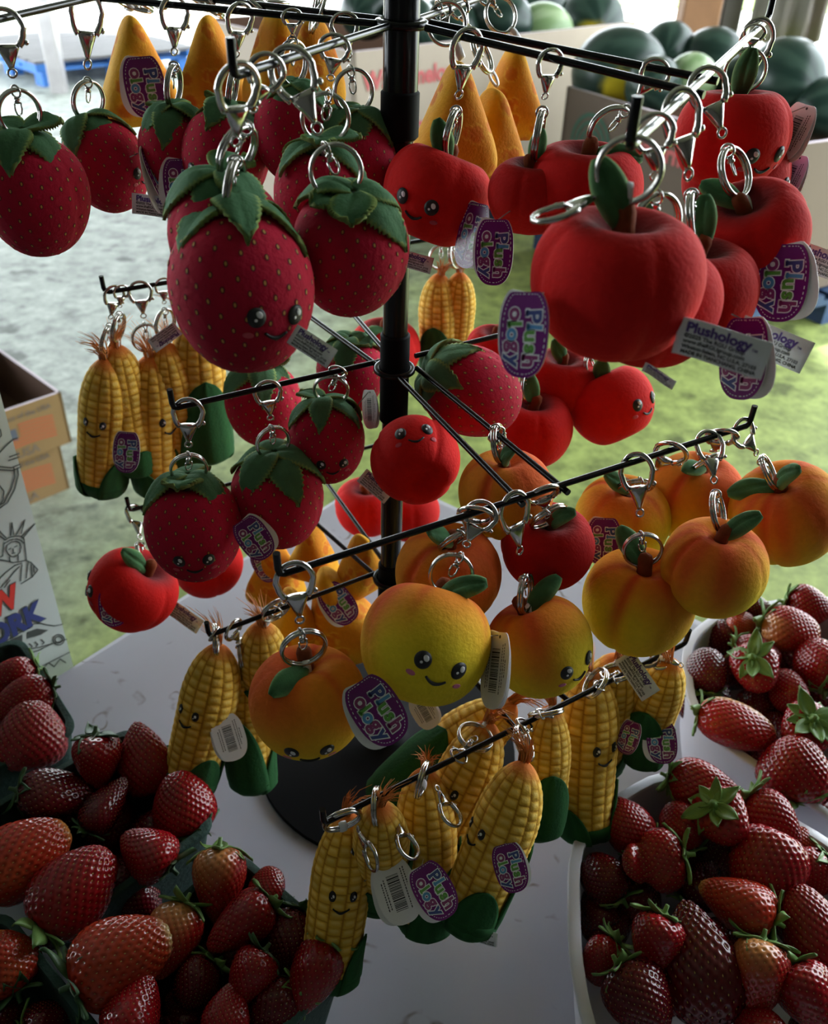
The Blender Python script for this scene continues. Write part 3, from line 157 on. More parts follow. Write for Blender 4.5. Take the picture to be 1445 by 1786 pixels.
BERRIES = [
 ('L1',1,0,1,[-0.328,-0.0114,0.085],[-0.4515,0.7042,-0.0972,0.5392],[0.037,0.0437],'strawberry with leafy cap at the back of the far left green basket'),
 ('L1',2,0,1,[-0.3063,-0.0419,0.092],[-0.4668,0.6903,-0.0722,0.548],[0.0347,0.0537],'long strawberry with spread leaves beside the printed white carton'),
 ('L1',3,2,0,[-0.2877,-0.0732,0.088],[0.2995,0.7738,-0.4868,0.2729],[0.0504,0.0553],'blunt dull strawberry at the right corner of the far left basket'),
 ('L1',0,0,1,[-0.3165,-0.0838,0.075],[0.6537,0.5247,-0.5452,0.0042],[0.0326,0.0326],'strawberry cut by the left edge in the far left basket'),
 ('L2',0,0,1,[-0.2215,-0.1055,0.098],[0.7849,-0.2349,-0.2406,-0.5204],[0.0392,0.0418],'small bright strawberry hanging over the back rim of the middle basket'),
 ('L2',2,0,0,[-0.1919,-0.0917,0.085],[0.2385,0.761,-0.4985,0.3398],[0.0403,0.0597],'tall pointed strawberry standing at the back corner of the middle basket'),
 ('L2',1,1,1,[-0.2484,-0.1293,0.088],[0.7895,0.2256,-0.5359,-0.1966],[0.0376,0.0546],'dark lying strawberry with two round leaves in the middle basket'),
 ('L2',0,1,1,[-0.206,-0.1381,0.09],[0.5401,0.5989,-0.5776,0.1264],[0.0294,0.0455],'small dark strawberry leaning in the centre of the middle basket'),
 ('L2',3,0,1,[-0.1507,-0.1311,0.086],[0.2153,0.7535,-0.4883,0.3838],[0.0428,0.0484],'rounded strawberry at the right rim of the middle basket'),
 ('L2',0,0,1,[-0.1654,-0.1774,0.092],[-0.021,0.7928,-0.3184,0.5193],[0.0402,0.0417],'shiny strawberry with leaf at lower right in the middle basket'),
 ('L2',3,3,0,[-0.2497,-0.1847,0.092],[0.6777,0.4726,-0.5629,0.0233],[0.048,0.0665],'broad orange red strawberry with a yellow tip at the left edge'),
 ('L2',3,0,1,[-0.2045,-0.2087,0.094],[0.5961,0.5502,-0.5724,0.12],[0.048,0.0625],'largest dark red strawberry in the middle basket'),
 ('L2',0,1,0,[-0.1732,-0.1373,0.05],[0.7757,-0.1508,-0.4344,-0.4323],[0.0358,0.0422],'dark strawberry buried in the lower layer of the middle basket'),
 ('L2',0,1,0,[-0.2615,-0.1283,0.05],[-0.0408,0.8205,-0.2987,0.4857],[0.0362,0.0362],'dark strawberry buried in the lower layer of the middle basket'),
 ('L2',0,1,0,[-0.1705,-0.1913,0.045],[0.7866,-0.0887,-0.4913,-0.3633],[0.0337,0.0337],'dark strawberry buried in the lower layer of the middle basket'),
 ('L3',0,4,1,[-0.1089,-0.2001,0.09],[0.6887,-0.3428,-0.3406,-0.5405],[0.0391,0.0496],'strawberry with upright leaves and orange shoulder at the back corner'),
 ('L3',1,0,0,[-0.0766,-0.1943,0.08],[-0.4661,-0.5921,0.6159,-0.2301],[0.0268,0.0276],'small seedy strawberry against the right rim of the front basket'),
 ('L3',0,0,1,[-0.0884,-0.2308,0.095],[-0.4325,0.6266,0.0606,0.6455],[0.0351,0.0483],'glossy heart shaped strawberry with pale green cap in the front basket'),
 ('L3',2,1,1,[-0.0547,-0.2323,0.08],[0.5661,-0.4827,-0.2398,-0.6237],[0.0332,0.0423],'deep red strawberry in shade beside the right rim of the front basket'),
 ('L3',0,0,1,[-0.0378,-0.2617,0.088],[0.5277,-0.5136,-0.2228,-0.6388],[0.0346,0.0487],'conical strawberry at the outer right corner of the front basket'),
 ('L3',0,0,1,[-0.0761,-0.2651,0.094],[0.5339,-0.5359,-0.2061,-0.6207],[0.032,0.0348],'glossy strawberry with a star of small leaves near the front'),
 ('L3',3,5,1,[-0.1572,-0.2581,0.1],[0.6955,0.3853,-0.6063,0.0176],[0.0482,0.064],'big orange strawberry with a white tip in the front basket'),
 ('L3',2,4,1,[-0.1324,-0.2389,0.088],[0.6157,-0.4817,-0.25,-0.5713],[0.0349,0.0483],'pale orange strawberry under long folded leaves in the front basket'),
 ('L3',1,1,1,[-0.1129,-0.2598,0.075],[-0.4665,0.6158,0.1207,0.6233],[0.0314,0.0314],'small shaded strawberry in the hollow of the front basket'),
 ('L3',0,0,0,[-0.1427,-0.2853,0.095],[0.4992,0.6115,-0.5524,0.2678],[0.0381,0.0381],'pointed strawberry standing at the bottom edge left of centre'),
 ('L3',2,0,0,[-0.0872,-0.2846,0.09],[0.4477,0.617,-0.5646,0.3163],[0.0277,0.033],'slim pointed strawberry at the bottom edge of the front basket'),
 ('L3',1,1,1,[-0.0591,-0.2758,0.078],[-0.3951,0.6342,0.0797,0.6598],[0.0335,0.0364],'dark strawberry at the bottom edge near the right corner'),
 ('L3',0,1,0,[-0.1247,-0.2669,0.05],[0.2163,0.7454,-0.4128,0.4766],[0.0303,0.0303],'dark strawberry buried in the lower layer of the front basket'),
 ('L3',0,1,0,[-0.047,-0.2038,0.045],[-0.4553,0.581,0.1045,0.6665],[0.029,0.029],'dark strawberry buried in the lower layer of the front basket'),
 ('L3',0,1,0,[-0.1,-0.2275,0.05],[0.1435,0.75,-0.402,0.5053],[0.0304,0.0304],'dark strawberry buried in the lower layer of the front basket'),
 ('L4',3,3,1,[-0.2384,-0.2567,0.085],[0.1871,0.8049,-0.3613,0.432],[0.0401,0.0401],'red strawberry at the left edge of the nearest dark basket'),
 ('L4',0,1,1,[-0.2028,-0.2815,0.06],[0.7273,0.3587,-0.5847,0.0237],[0.0331,0.0331],'dark strawberry at the bottom left corner under dark leaves'),
 ('L4',0,1,1,[-0.235,-0.2792,0.06],[0.723,0.3936,-0.566,0.044],[0.0295,0.0295],'dark strawberry half out of frame at the lower left corner'),
 ('R1',3,0,1,[0.186,-0.1372,0.09],[0.0875,0.6133,-0.5433,0.5665],[0.0329,0.0427],'strawberry at the back left rim of the near white tray'),
 ('R1',1,1,1,[0.1659,-0.1739,0.075],[0.0872,0.6231,-0.5046,0.5912],[0.0352,0.0369],'plum red strawberry against the left wall of the near tray'),
 ('R1',4,0,1,[0.1979,-0.1727,0.098],[-0.2293,0.5649,-0.1587,0.7766],[0.0402,0.0448],'strawberry with a hooked tip and fresh leaves in the near tray'),
 ('R1',2,0,1,[0.2496,-0.107,0.1],[0.5737,0.1295,-0.7307,-0.3467],[0.0355,0.0551],'lying strawberry at the back rim of the near tray'),
 ('R1',1,0,1,[0.2277,-0.1364,0.088],[-0.2367,-0.5493,0.6866,-0.4134],[0.0338,0.0357],'small round strawberry beside the star leaf one'),
 ('R1',0,0,1,[0.2528,-0.142,0.108],[0.7746,0.2126,-0.1801,-0.5678],[0.0415,0.0415],'strawberry with its star shaped leaf cap facing the viewer'),
 ('R1',2,0,1,[0.2963,-0.1343,0.095],[0.5595,-0.0536,-0.6187,-0.5489],[0.038,0.049],'strawberry with dry brown leaves at the back right'),
 ('R1',3,0,0,[0.2758,-0.1783,0.1],[-0.4249,0.3752,0.2162,0.7949],[0.048,0.0564],'wide strawberry with a greenish cap edge in the near tray'),
 ('R1',0,3,1,[0.2466,-0.207,0.104],[-0.0373,0.5777,-0.3795,0.7217],[0.039,0.0513],'orange tipped strawberry lying across the centre of the near tray'),
 ('R1',1,0,1,[0.3131,-0.1731,0.09],[-0.3137,0.4515,0.0225,0.835],[0.0339,0.0339],'strawberry at the right edge below the tray wall'),
 ('R1',3,0,0,[0.2961,-0.2204,0.098],[-0.2091,-0.5104,0.6613,-0.5084],[0.0386,0.0578],'tall glossy strawberry at the right edge of the near tray'),
 ('R1',0,0,1,[0.1877,-0.2357,0.098],[-0.468,0.392,0.2844,0.7392],[0.0385,0.0385],'heart shaped strawberry left of the big dark one'),
 ('R1',2,1,0,[0.2147,-0.2436,0.092],[-0.2736,-0.5287,0.6621,-0.4551],[0.0503,0.0762],'biggest dark crimson strawberry in the near tray'),
 ('R1',0,4,1,[0.2485,-0.2561,0.1],[-0.4494,0.3567,0.3341,0.7478],[0.0381,0.0466],'bright strawberry with a pale tip in the near tray'),
 ('R1',1,0,1,[0.1562,-0.2351,0.075],[-0.3898,0.4961,0.1356,0.7639],[0.0309,0.0309],'shaded strawberry at the left wall of the near tray'),
 ('R1',3,1,1,[0.1728,-0.2669,0.09],[0.596,-0.1635,-0.5883,-0.5215],[0.0386,0.0451],'dark seedy strawberry at the bottom of the near tray'),
 ('R1',0,0,1,[0.2802,-0.266,0.095],[0.5258,-0.1803,-0.5836,-0.592],[0.0406,0.0435],'strawberry under dry leaves at the lower right corner'),
 ('R1',1,0,0,[0.246,-0.2817,0.085],[0.163,0.552,-0.5395,0.6146],[0.0322,0.0322],'strawberry cut by the bottom edge of the frame at right'),
 ('R1',1,3,0,[0.3207,-0.1378,0.075],[0.5137,-0.2042,-0.4585,-0.6958],[0.0263,0.0266],'small orange strawberry peeking out by the tray wall'),
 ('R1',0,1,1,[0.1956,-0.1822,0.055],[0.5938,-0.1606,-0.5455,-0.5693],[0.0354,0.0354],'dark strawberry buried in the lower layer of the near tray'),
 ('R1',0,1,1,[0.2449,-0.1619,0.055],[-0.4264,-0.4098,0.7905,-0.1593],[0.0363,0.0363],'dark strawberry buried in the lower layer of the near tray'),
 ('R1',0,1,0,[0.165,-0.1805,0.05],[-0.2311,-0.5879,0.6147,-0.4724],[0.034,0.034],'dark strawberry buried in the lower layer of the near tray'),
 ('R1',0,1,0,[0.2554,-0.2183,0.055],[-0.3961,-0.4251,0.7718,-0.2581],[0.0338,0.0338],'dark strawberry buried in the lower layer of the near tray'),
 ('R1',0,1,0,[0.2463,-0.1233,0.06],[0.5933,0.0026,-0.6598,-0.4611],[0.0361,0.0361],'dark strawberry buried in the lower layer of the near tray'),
 ('R2',1,1,1,[0.2894,0.0323,0.085],[-0.2756,-0.5165,0.7761,-0.2343],[0.0398,0.0398],'round strawberry at the left wall of the far white tray'),
 ('R2',1,0,1,[0.3398,0.0513,0.09],[0.5483,0.1361,-0.6972,-0.4414],[0.0329,0.042],'strawberry lying behind the star leaf one in the far tray'),
 ('R2',0,0,1,[0.3273,0.0211,0.1],[0.6813,0.2449,-0.0718,-0.686],[0.043,0.043],'strawberry showing its green star cap in the far tray'),
 ('R2',1,4,1,[0.3752,0.0743,0.1],[0.5273,0.1618,-0.7165,-0.4271],[0.0442,0.0505],'strawberry with a pale tip lying at the back of the far tray'),
 ('R2',2,0,1,[0.4055,0.1092,0.1],[0.5107,0.1869,-0.7318,-0.4106],[0.0402,0.0444],'strawberry at the back right of the far tray'),
 ('R2',1,0,1,[0.3897,0.0357,0.095],[-0.1632,-0.5156,0.7517,-0.3774],[0.0459,0.0459],'strawberry with leaves below it at the right edge of the far tray'),
 ('R2',1,0,0,[0.357,0.0112,0.085],[-0.1411,-0.5348,0.7129,-0.4311],[0.0348,0.038],'small red strawberry in the centre hollow of the far tray'),
 ('R2',1,6,1,[0.2918,-0.0436,0.098],[0.5642,0.1084,-0.7024,-0.4202],[0.0402,0.0623],'two tone strawberry with a pale underside in the far tray'),
 ('R2',0,0,1,[0.3494,-0.0486,0.1],[-0.4382,-0.1161,-0.0922,0.8866],[0.0447,0.0447],'strawberry with a large pale leaf star at the right edge'),
 ('R2',3,0,1,[0.3284,-0.0853,0.098],[-0.2826,-0.474,0.7843,-0.2833],[0.0511,0.0511],'large strawberry at the front corner of the far tray'),
 ('R2',1,3,1,[0.3384,0.0935,0.085],[0.5617,-0.103,-0.4306,-0.6989],[0.0278,0.0278],'small orange strawberry half hidden behind the peach'),
 ('R2',1,1,0,[0.3587,0.1174,0.085],[-0.4416,0.3532,0.0336,0.8241],[0.0295,0.0295],'strawberry touching the back wall of the far tray'),
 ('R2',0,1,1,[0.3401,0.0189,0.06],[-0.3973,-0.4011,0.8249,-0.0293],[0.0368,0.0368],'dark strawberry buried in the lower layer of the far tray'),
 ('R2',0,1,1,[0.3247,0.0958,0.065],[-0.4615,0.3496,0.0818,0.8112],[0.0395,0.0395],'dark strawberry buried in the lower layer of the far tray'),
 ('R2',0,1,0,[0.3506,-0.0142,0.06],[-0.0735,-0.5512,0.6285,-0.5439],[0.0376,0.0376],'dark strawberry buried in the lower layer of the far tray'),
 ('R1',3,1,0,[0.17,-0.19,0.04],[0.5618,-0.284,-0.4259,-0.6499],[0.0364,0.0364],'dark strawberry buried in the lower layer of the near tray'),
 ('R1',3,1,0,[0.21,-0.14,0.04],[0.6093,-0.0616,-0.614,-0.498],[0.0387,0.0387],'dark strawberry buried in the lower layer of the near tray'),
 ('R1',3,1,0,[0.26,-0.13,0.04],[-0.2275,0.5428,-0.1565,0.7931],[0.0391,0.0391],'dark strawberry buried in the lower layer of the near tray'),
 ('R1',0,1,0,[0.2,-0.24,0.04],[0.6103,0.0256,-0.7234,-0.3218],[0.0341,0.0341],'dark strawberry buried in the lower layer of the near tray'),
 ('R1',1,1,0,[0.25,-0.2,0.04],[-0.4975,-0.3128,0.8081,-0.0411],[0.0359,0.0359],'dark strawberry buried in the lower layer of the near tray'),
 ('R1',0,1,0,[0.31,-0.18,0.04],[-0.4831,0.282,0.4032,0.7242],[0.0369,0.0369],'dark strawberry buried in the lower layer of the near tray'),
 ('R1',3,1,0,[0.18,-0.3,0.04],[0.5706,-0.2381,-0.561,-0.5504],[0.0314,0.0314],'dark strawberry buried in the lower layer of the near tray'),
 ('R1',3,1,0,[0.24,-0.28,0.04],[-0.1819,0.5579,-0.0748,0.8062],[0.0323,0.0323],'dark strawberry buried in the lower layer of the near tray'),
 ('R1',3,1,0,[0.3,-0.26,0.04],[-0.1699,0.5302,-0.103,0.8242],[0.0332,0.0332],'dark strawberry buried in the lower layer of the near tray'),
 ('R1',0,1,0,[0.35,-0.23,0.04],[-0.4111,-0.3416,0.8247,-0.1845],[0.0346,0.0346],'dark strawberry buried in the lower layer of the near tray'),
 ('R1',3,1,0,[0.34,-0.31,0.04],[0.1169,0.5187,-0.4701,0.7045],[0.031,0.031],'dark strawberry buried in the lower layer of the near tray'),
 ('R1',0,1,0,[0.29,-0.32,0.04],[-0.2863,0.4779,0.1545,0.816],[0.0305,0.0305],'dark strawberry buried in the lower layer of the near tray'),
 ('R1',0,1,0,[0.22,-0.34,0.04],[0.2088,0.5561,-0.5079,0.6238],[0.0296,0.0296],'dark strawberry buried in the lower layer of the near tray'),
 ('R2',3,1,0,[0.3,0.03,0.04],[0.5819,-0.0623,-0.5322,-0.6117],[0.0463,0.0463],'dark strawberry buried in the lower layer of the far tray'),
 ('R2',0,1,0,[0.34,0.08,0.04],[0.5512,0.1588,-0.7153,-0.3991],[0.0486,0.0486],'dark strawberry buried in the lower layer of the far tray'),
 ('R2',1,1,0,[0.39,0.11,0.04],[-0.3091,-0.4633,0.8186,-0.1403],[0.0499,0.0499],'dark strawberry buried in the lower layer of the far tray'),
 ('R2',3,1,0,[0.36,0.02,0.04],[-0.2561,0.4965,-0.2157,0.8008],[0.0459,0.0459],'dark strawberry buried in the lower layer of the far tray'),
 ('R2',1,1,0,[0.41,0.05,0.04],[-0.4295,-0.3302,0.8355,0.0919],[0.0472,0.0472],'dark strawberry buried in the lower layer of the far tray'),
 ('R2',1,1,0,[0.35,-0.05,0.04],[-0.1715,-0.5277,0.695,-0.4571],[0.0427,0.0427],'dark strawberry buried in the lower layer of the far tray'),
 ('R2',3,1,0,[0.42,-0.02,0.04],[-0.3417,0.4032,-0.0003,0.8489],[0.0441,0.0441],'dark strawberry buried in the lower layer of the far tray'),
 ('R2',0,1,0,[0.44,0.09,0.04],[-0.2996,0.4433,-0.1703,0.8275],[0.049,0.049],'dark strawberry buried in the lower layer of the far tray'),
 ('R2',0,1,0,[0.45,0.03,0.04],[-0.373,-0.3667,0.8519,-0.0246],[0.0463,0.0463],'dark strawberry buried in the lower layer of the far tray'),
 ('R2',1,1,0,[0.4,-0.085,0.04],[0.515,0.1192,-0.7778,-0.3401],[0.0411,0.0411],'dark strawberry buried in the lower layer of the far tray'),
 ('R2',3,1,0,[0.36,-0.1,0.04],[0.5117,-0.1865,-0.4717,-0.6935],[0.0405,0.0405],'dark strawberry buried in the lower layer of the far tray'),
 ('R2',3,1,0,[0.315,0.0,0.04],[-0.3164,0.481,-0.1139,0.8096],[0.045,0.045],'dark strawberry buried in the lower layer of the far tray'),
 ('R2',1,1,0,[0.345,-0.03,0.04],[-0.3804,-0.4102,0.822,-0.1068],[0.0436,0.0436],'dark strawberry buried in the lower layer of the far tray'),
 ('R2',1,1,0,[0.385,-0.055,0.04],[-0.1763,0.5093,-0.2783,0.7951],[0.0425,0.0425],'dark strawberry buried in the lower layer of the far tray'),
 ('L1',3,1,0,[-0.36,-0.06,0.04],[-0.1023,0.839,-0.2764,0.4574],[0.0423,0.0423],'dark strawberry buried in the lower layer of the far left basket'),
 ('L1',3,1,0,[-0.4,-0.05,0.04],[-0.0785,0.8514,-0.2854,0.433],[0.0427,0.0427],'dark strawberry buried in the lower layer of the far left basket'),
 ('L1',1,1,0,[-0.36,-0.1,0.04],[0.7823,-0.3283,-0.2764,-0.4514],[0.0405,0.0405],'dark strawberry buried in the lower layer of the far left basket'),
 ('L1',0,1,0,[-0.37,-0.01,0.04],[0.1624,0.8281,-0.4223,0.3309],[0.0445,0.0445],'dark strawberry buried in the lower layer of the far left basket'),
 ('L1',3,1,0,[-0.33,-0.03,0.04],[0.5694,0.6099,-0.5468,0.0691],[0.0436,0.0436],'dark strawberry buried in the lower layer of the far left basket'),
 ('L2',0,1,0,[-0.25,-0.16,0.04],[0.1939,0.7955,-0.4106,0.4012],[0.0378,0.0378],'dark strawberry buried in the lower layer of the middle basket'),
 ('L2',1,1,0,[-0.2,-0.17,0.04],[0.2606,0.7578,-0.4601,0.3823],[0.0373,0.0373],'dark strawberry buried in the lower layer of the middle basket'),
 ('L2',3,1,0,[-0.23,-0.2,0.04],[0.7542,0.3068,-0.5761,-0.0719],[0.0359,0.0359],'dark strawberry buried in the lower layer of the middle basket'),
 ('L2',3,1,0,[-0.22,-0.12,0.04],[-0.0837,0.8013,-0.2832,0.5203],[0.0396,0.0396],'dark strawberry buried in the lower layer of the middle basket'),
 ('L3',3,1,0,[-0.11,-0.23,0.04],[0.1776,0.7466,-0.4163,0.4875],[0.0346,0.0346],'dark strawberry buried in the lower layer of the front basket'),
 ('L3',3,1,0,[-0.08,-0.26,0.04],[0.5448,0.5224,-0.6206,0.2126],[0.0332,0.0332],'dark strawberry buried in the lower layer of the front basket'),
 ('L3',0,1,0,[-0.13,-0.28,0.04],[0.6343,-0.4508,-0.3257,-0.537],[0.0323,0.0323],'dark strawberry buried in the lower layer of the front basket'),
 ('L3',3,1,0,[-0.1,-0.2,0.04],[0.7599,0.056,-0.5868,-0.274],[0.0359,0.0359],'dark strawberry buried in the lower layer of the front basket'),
]
BGD = {'bin1': [-0.294, 3.333, 0.1], 'bin1b': [1.058, 4.637, 0.1], 'bin2a': [0.603, 3.619, -0.04], 'bin2b': [1.189, 2.636, -0.04], 'bin2c': [1.552, 3.149, -0.04], 'w_end': [-0.015, 0.084, 0.0], 'w_top': [-0.01, 0.108, 0.0], 'k_end': [0.003, 0.064, 0.0], 'k_bot': [-0.013, 0.062, 0.0], 'k_top': [-0.0, 0.086, 0.0], 'corner': [0.014, -0.035, 0.0]}
MELONS = [([0.821, 3.65, 0.012], 0.181, 2), ([1.093, 4.0, 0.06], 0.123, 0), ([1.277, 3.9, 0.041], 0.134, 0), ([1.077, 3.45, 0.028], 0.103, 1), ([1.42, 3.35, 0.056], 0.155, 0), ([1.552, 3.2, -0.015], 0.116, 0), ([1.719, 3.8, -0.032], 0.102, 0), ([1.319, 3.5, 0.006], 0.119, 0), ([0.914, 3.38, 0.013], 0.111, 0), ([1.494, 3.3, -0.047], 0.082, 0), ([0.557, 4.41, 0.049], 0.147, 1), ([0.835, 4.7, 0.075], 0.173, 2), ([0.338, 4.3, 0.11], 0.143, 0), ([-0.282, 4.0, 0.169], 0.118, 0), ([0.088, 4.3, 0.052], 0.167, 0), ([0.559, 5.0, 0.113], 0.175, 0), ([-0.085, 3.9, 0.131], 0.122, 0)]
ART = [[[-0.0071,0.1576],[-0.0025,0.17],[-0.0039,0.1569]],[[-0.0017,0.1556],[0.0099,0.1664],[0.0029,0.1541]],[[0.0031,0.1512],[0.0182,0.1573],[0.0035,0.1487]],[[-0.0173,0.1722],[-0.0115,0.1574]],[[-0.0188,0.1665],[-0.0132,0.1566]],[[-0.0134,0.1557],[-0.0089,0.1564],[-0.0034,0.1549],[0.0018,0.1519],[0.0038,0.1479]],[[-0.0142,0.1527],[-0.0086,0.1534],[-0.0024,0.151],[0.0011,0.1472],[0.003,0.1427]],[[0.0043,0.1477],[0.0026,0.1349],[0.001,0.1242]],[[-0.0147,0.1451],[-0.0126,0.1495],[-0.0074,0.1505],[-0.0038,0.1492],[-0.0008,0.1455],[-0.0006,0.1402],[-0.0027,0.1357],[-0.0057,0.134],[-0.0088,0.1336],[-0.0121,0.1361],[-0.014,0.1402],[-0.0147,0.1451]],[[-0.0135,0.1364],[-0.0143,0.1312]],[[-0.0055,0.1327],[-0.0067,0.1277]],[[-0.0255,0.1408],[-0.0175,0.1342],[-0.012,0.1286],[-0.0057,0.1259],[0.0004,0.1239]],[[0.0004,0.1239],[0.0047,0.1184],[0.0091,0.1067],[0.0018,0.1022],[-0.0103,0.1014]],[[-0.0043,0.1215],[-0.0099,0.1048]],[[0.0022,0.121],[-0.0039,0.1046]],[[0.0042,0.1163],[0.002,0.1033]],[[0.0059,0.1129],[0.0048,0.1063]],[[-0.0316,0.1175],[-0.0206,0.1222],[-0.011,0.1245],[-0.0039,0.123]],[[-0.0342,0.1074],[-0.022,0.1126],[-0.0137,0.1179],[-0.007,0.1208]],[[-0.0264,0.1071],[-0.0192,0.1119]],[[-0.0144,0.1539],[-0.017,0.1476],[-0.0192,0.141],[-0.0234,0.1413]],[[-0.0124,0.1444],[-0.0099,0.1446]],[[-0.0067,0.1438],[-0.0037,0.1438]],[[-0.0083,0.1431],[-0.0088,0.1393]],[[-0.0105,0.1386],[-0.0073,0.1375]],[[-0.0515,0.0491],[-0.0388,0.0513],[-0.0293,0.0521],[-0.0192,0.0507],[-0.0091,0.0487],[-0.0025,0.0447],[0.0027,0.0391],[0.0099,0.0323],[0.0186,0.0285]],[[-0.052,0.0469],[-0.0376,0.0479],[-0.0199,0.048],[-0.0117,0.047]],[[-0.025,0.0188],[-0.012,0.0144],[0.001,0.0129],[0.0189,0.0072]],[[-0.0236,0.0244],[-0.0111,0.0178],[0.0031,0.0127]],[[-0.0467,0.0364],[-0.0416,0.0404]],[[-0.0191,-0.0062],[0.0004,-0.0088],[0.0183,-0.0111]],[[-0.0159,-0.0115],[-0.0061,-0.0079],[-0.0015,-0.0171],[0.0065,-0.012],[0.0114,-0.0214]],[[-0.0192,0.0291],[-0.0173,0.0237],[-0.0197,0.0228]],[[-0.0132,0.0274],[-0.0112,0.0219],[-0.0136,0.021]],[[-0.0066,0.0252],[-0.0046,0.0197],[-0.0071,0.0188]],[[0.0161,0.0086],[0.0154,0.0067],[0.0141,0.0056],[0.0124,0.0051],[0.0105,0.0056],[0.0086,0.0068],[0.0069,0.0086],[0.0056,0.0109],[0.0049,0.0133],[0.0047,0.0157],[0.0052,0.0178],[0.0062,0.0193],[0.0077,0.0201],[0.0095,0.0201],[0.0114,0.0193],[0.0132,0.0178],[0.0148,0.0158],[0.0158,0.0134],[0.0163,0.0109],[0.0162,0.0086]],[[0.0142,0.01],[0.0135,0.0086],[0.0123,0.0079],[0.0108,0.0081],[0.0092,0.009],[0.0079,0.0106],[0.007,0.0126],[0.0067,0.0145],[0.0071,0.0162],[0.008,0.0172],[0.0094,0.0175],[0.011,0.017],[0.0125,0.0157],[0.0136,0.0139],[0.0142,0.0119],[0.0142,0.01]],[[0.0011,0.2413],[0.0128,0.247],[0.0195,0.2495],[0.0229,0.2489]],[[0.0114,0.2346],[0.0209,0.2339]],[[0.0098,0.2316],[0.0201,0.2305]],[[-0.0016,0.231],[0.0104,0.2237],[0.0191,0.2233]],[[-0.0024,0.228],[0.0113,0.2204],[0.0193,0.2204]],[[0.0127,0.2226],[0.0114,0.2136],[0.0051,0.2031],[-0.0045,0.1933],[-0.0116,0.1931]],[[0.0159,0.221],[0.015,0.2138],[0.0083,0.2015],[-0.0014,0.1916],[-0.0125,0.1896]],[[-0.0055,0.2162],[-0.0016,0.2045],[-0.0046,0.1963],[-0.0122,0.1905]],[[0.0079,0.2674],[0.0101,0.2628],[0.0096,0.2576],[0.0045,0.2544]]]
ARTF = [[[-0.042,0.0388],[-0.035,0.046],[-0.0229,0.0443],[-0.025,0.036]],[[-0.0197,0.0361],[-0.0177,0.0438],[-0.0077,0.0412],[0.0031,0.0315],[-0.0057,0.0312]]]

# ------------------------------------------------------------------ materials
MATS = {}
def mat(name, col=(.5, .5, .5), rough=.5, metal=0., sheen=0., attr=False, bump=0., bscale=200., spec=.5, coat=0., var=0., vscale=30., trans=0., sss=0.):
    m = bpy.data.materials.new(name)
    m.use_nodes = True
    nt = m.node_tree
    b = nt.nodes['Principled BSDF']
    b.inputs['Roughness'].default_value = rough
    b.inputs['Metallic'].default_value = metal
    b.inputs['Specular IOR Level'].default_value = spec
    b.inputs['Coat Weight'].default_value = coat
    if coat:
        b.inputs['Coat Roughness'].default_value = .12
    if sheen:
        b.inputs['Sheen Weight'].default_value = sheen
        b.inputs['Sheen Roughness'].default_value = .45
    if trans:
        b.inputs['Transmission Weight'].default_value = trans
    if sss:
        b.inputs['Subsurface Weight'].default_value = sss
        b.inputs['Subsurface Radius'].default_value = (.004, .0015, .001)
        b.inputs['Subsurface Scale'].default_value = 1.0
    b.inputs['Base Color'].default_value = (*col, 1)
    src = None
    if attr:
        a = nt.nodes.new('ShaderNodeAttribute')
        a.attribute_name = 'Col'
        src = a.outputs['Color']
        if sheen:
            nt.links.new(src, b.inputs['Sheen Tint'])
    elif sheen:
        b.inputs['Sheen Tint'].default_value = (*[min(1, c * 1.6 + .05) for c in col], 1)
    tc = None
    if var or bump:
        tc = nt.nodes.new('ShaderNodeTexCoord')
    if var:
        n = nt.nodes.new('ShaderNodeTexNoise')
        n.inputs['Scale'].default_value = vscale
        n.inputs['Detail'].default_value = 4
        nt.links.new(tc.outputs['Object'], n.inputs['Vector'])
        mr = nt.nodes.new('ShaderNodeMapRange')
        mr.inputs[3].default_value = 1 - var
        mr.inputs[4].default_value = 1 + var
        nt.links.new(n.outputs['Fac'], mr.inputs[0])
        mx = nt.nodes.new('ShaderNodeVectorMath')
        mx.operation = 'SCALE'
        if src:
            nt.links.new(src, mx.inputs[0])
        else:
            mx.inputs[0].default_value = col
        nt.links.new(mr.outputs[0], mx.inputs['Scale'])
        src = mx.outputs[0]
    if src:
        nt.links.new(src, b.inputs['Base Color'])
    if bump:
        n2 = nt.nodes.new('ShaderNodeTexNoise')
        n2.inputs['Scale'].default_value = bscale
        n2.inputs['Detail'].default_value = 3
        nt.links.new(tc.outputs['Object'], n2.inputs['Vector'])
        bp = nt.nodes.new('ShaderNodeBump')
        bp.inputs['Strength'].default_value = bump
        bp.inputs['Distance'].default_value = .002
        nt.links.new(n2.outputs['Fac'], bp.inputs['Height'])
        nt.links.new(bp.outputs[0], b.inputs['Normal'])
    MATS[name] = m
    return m

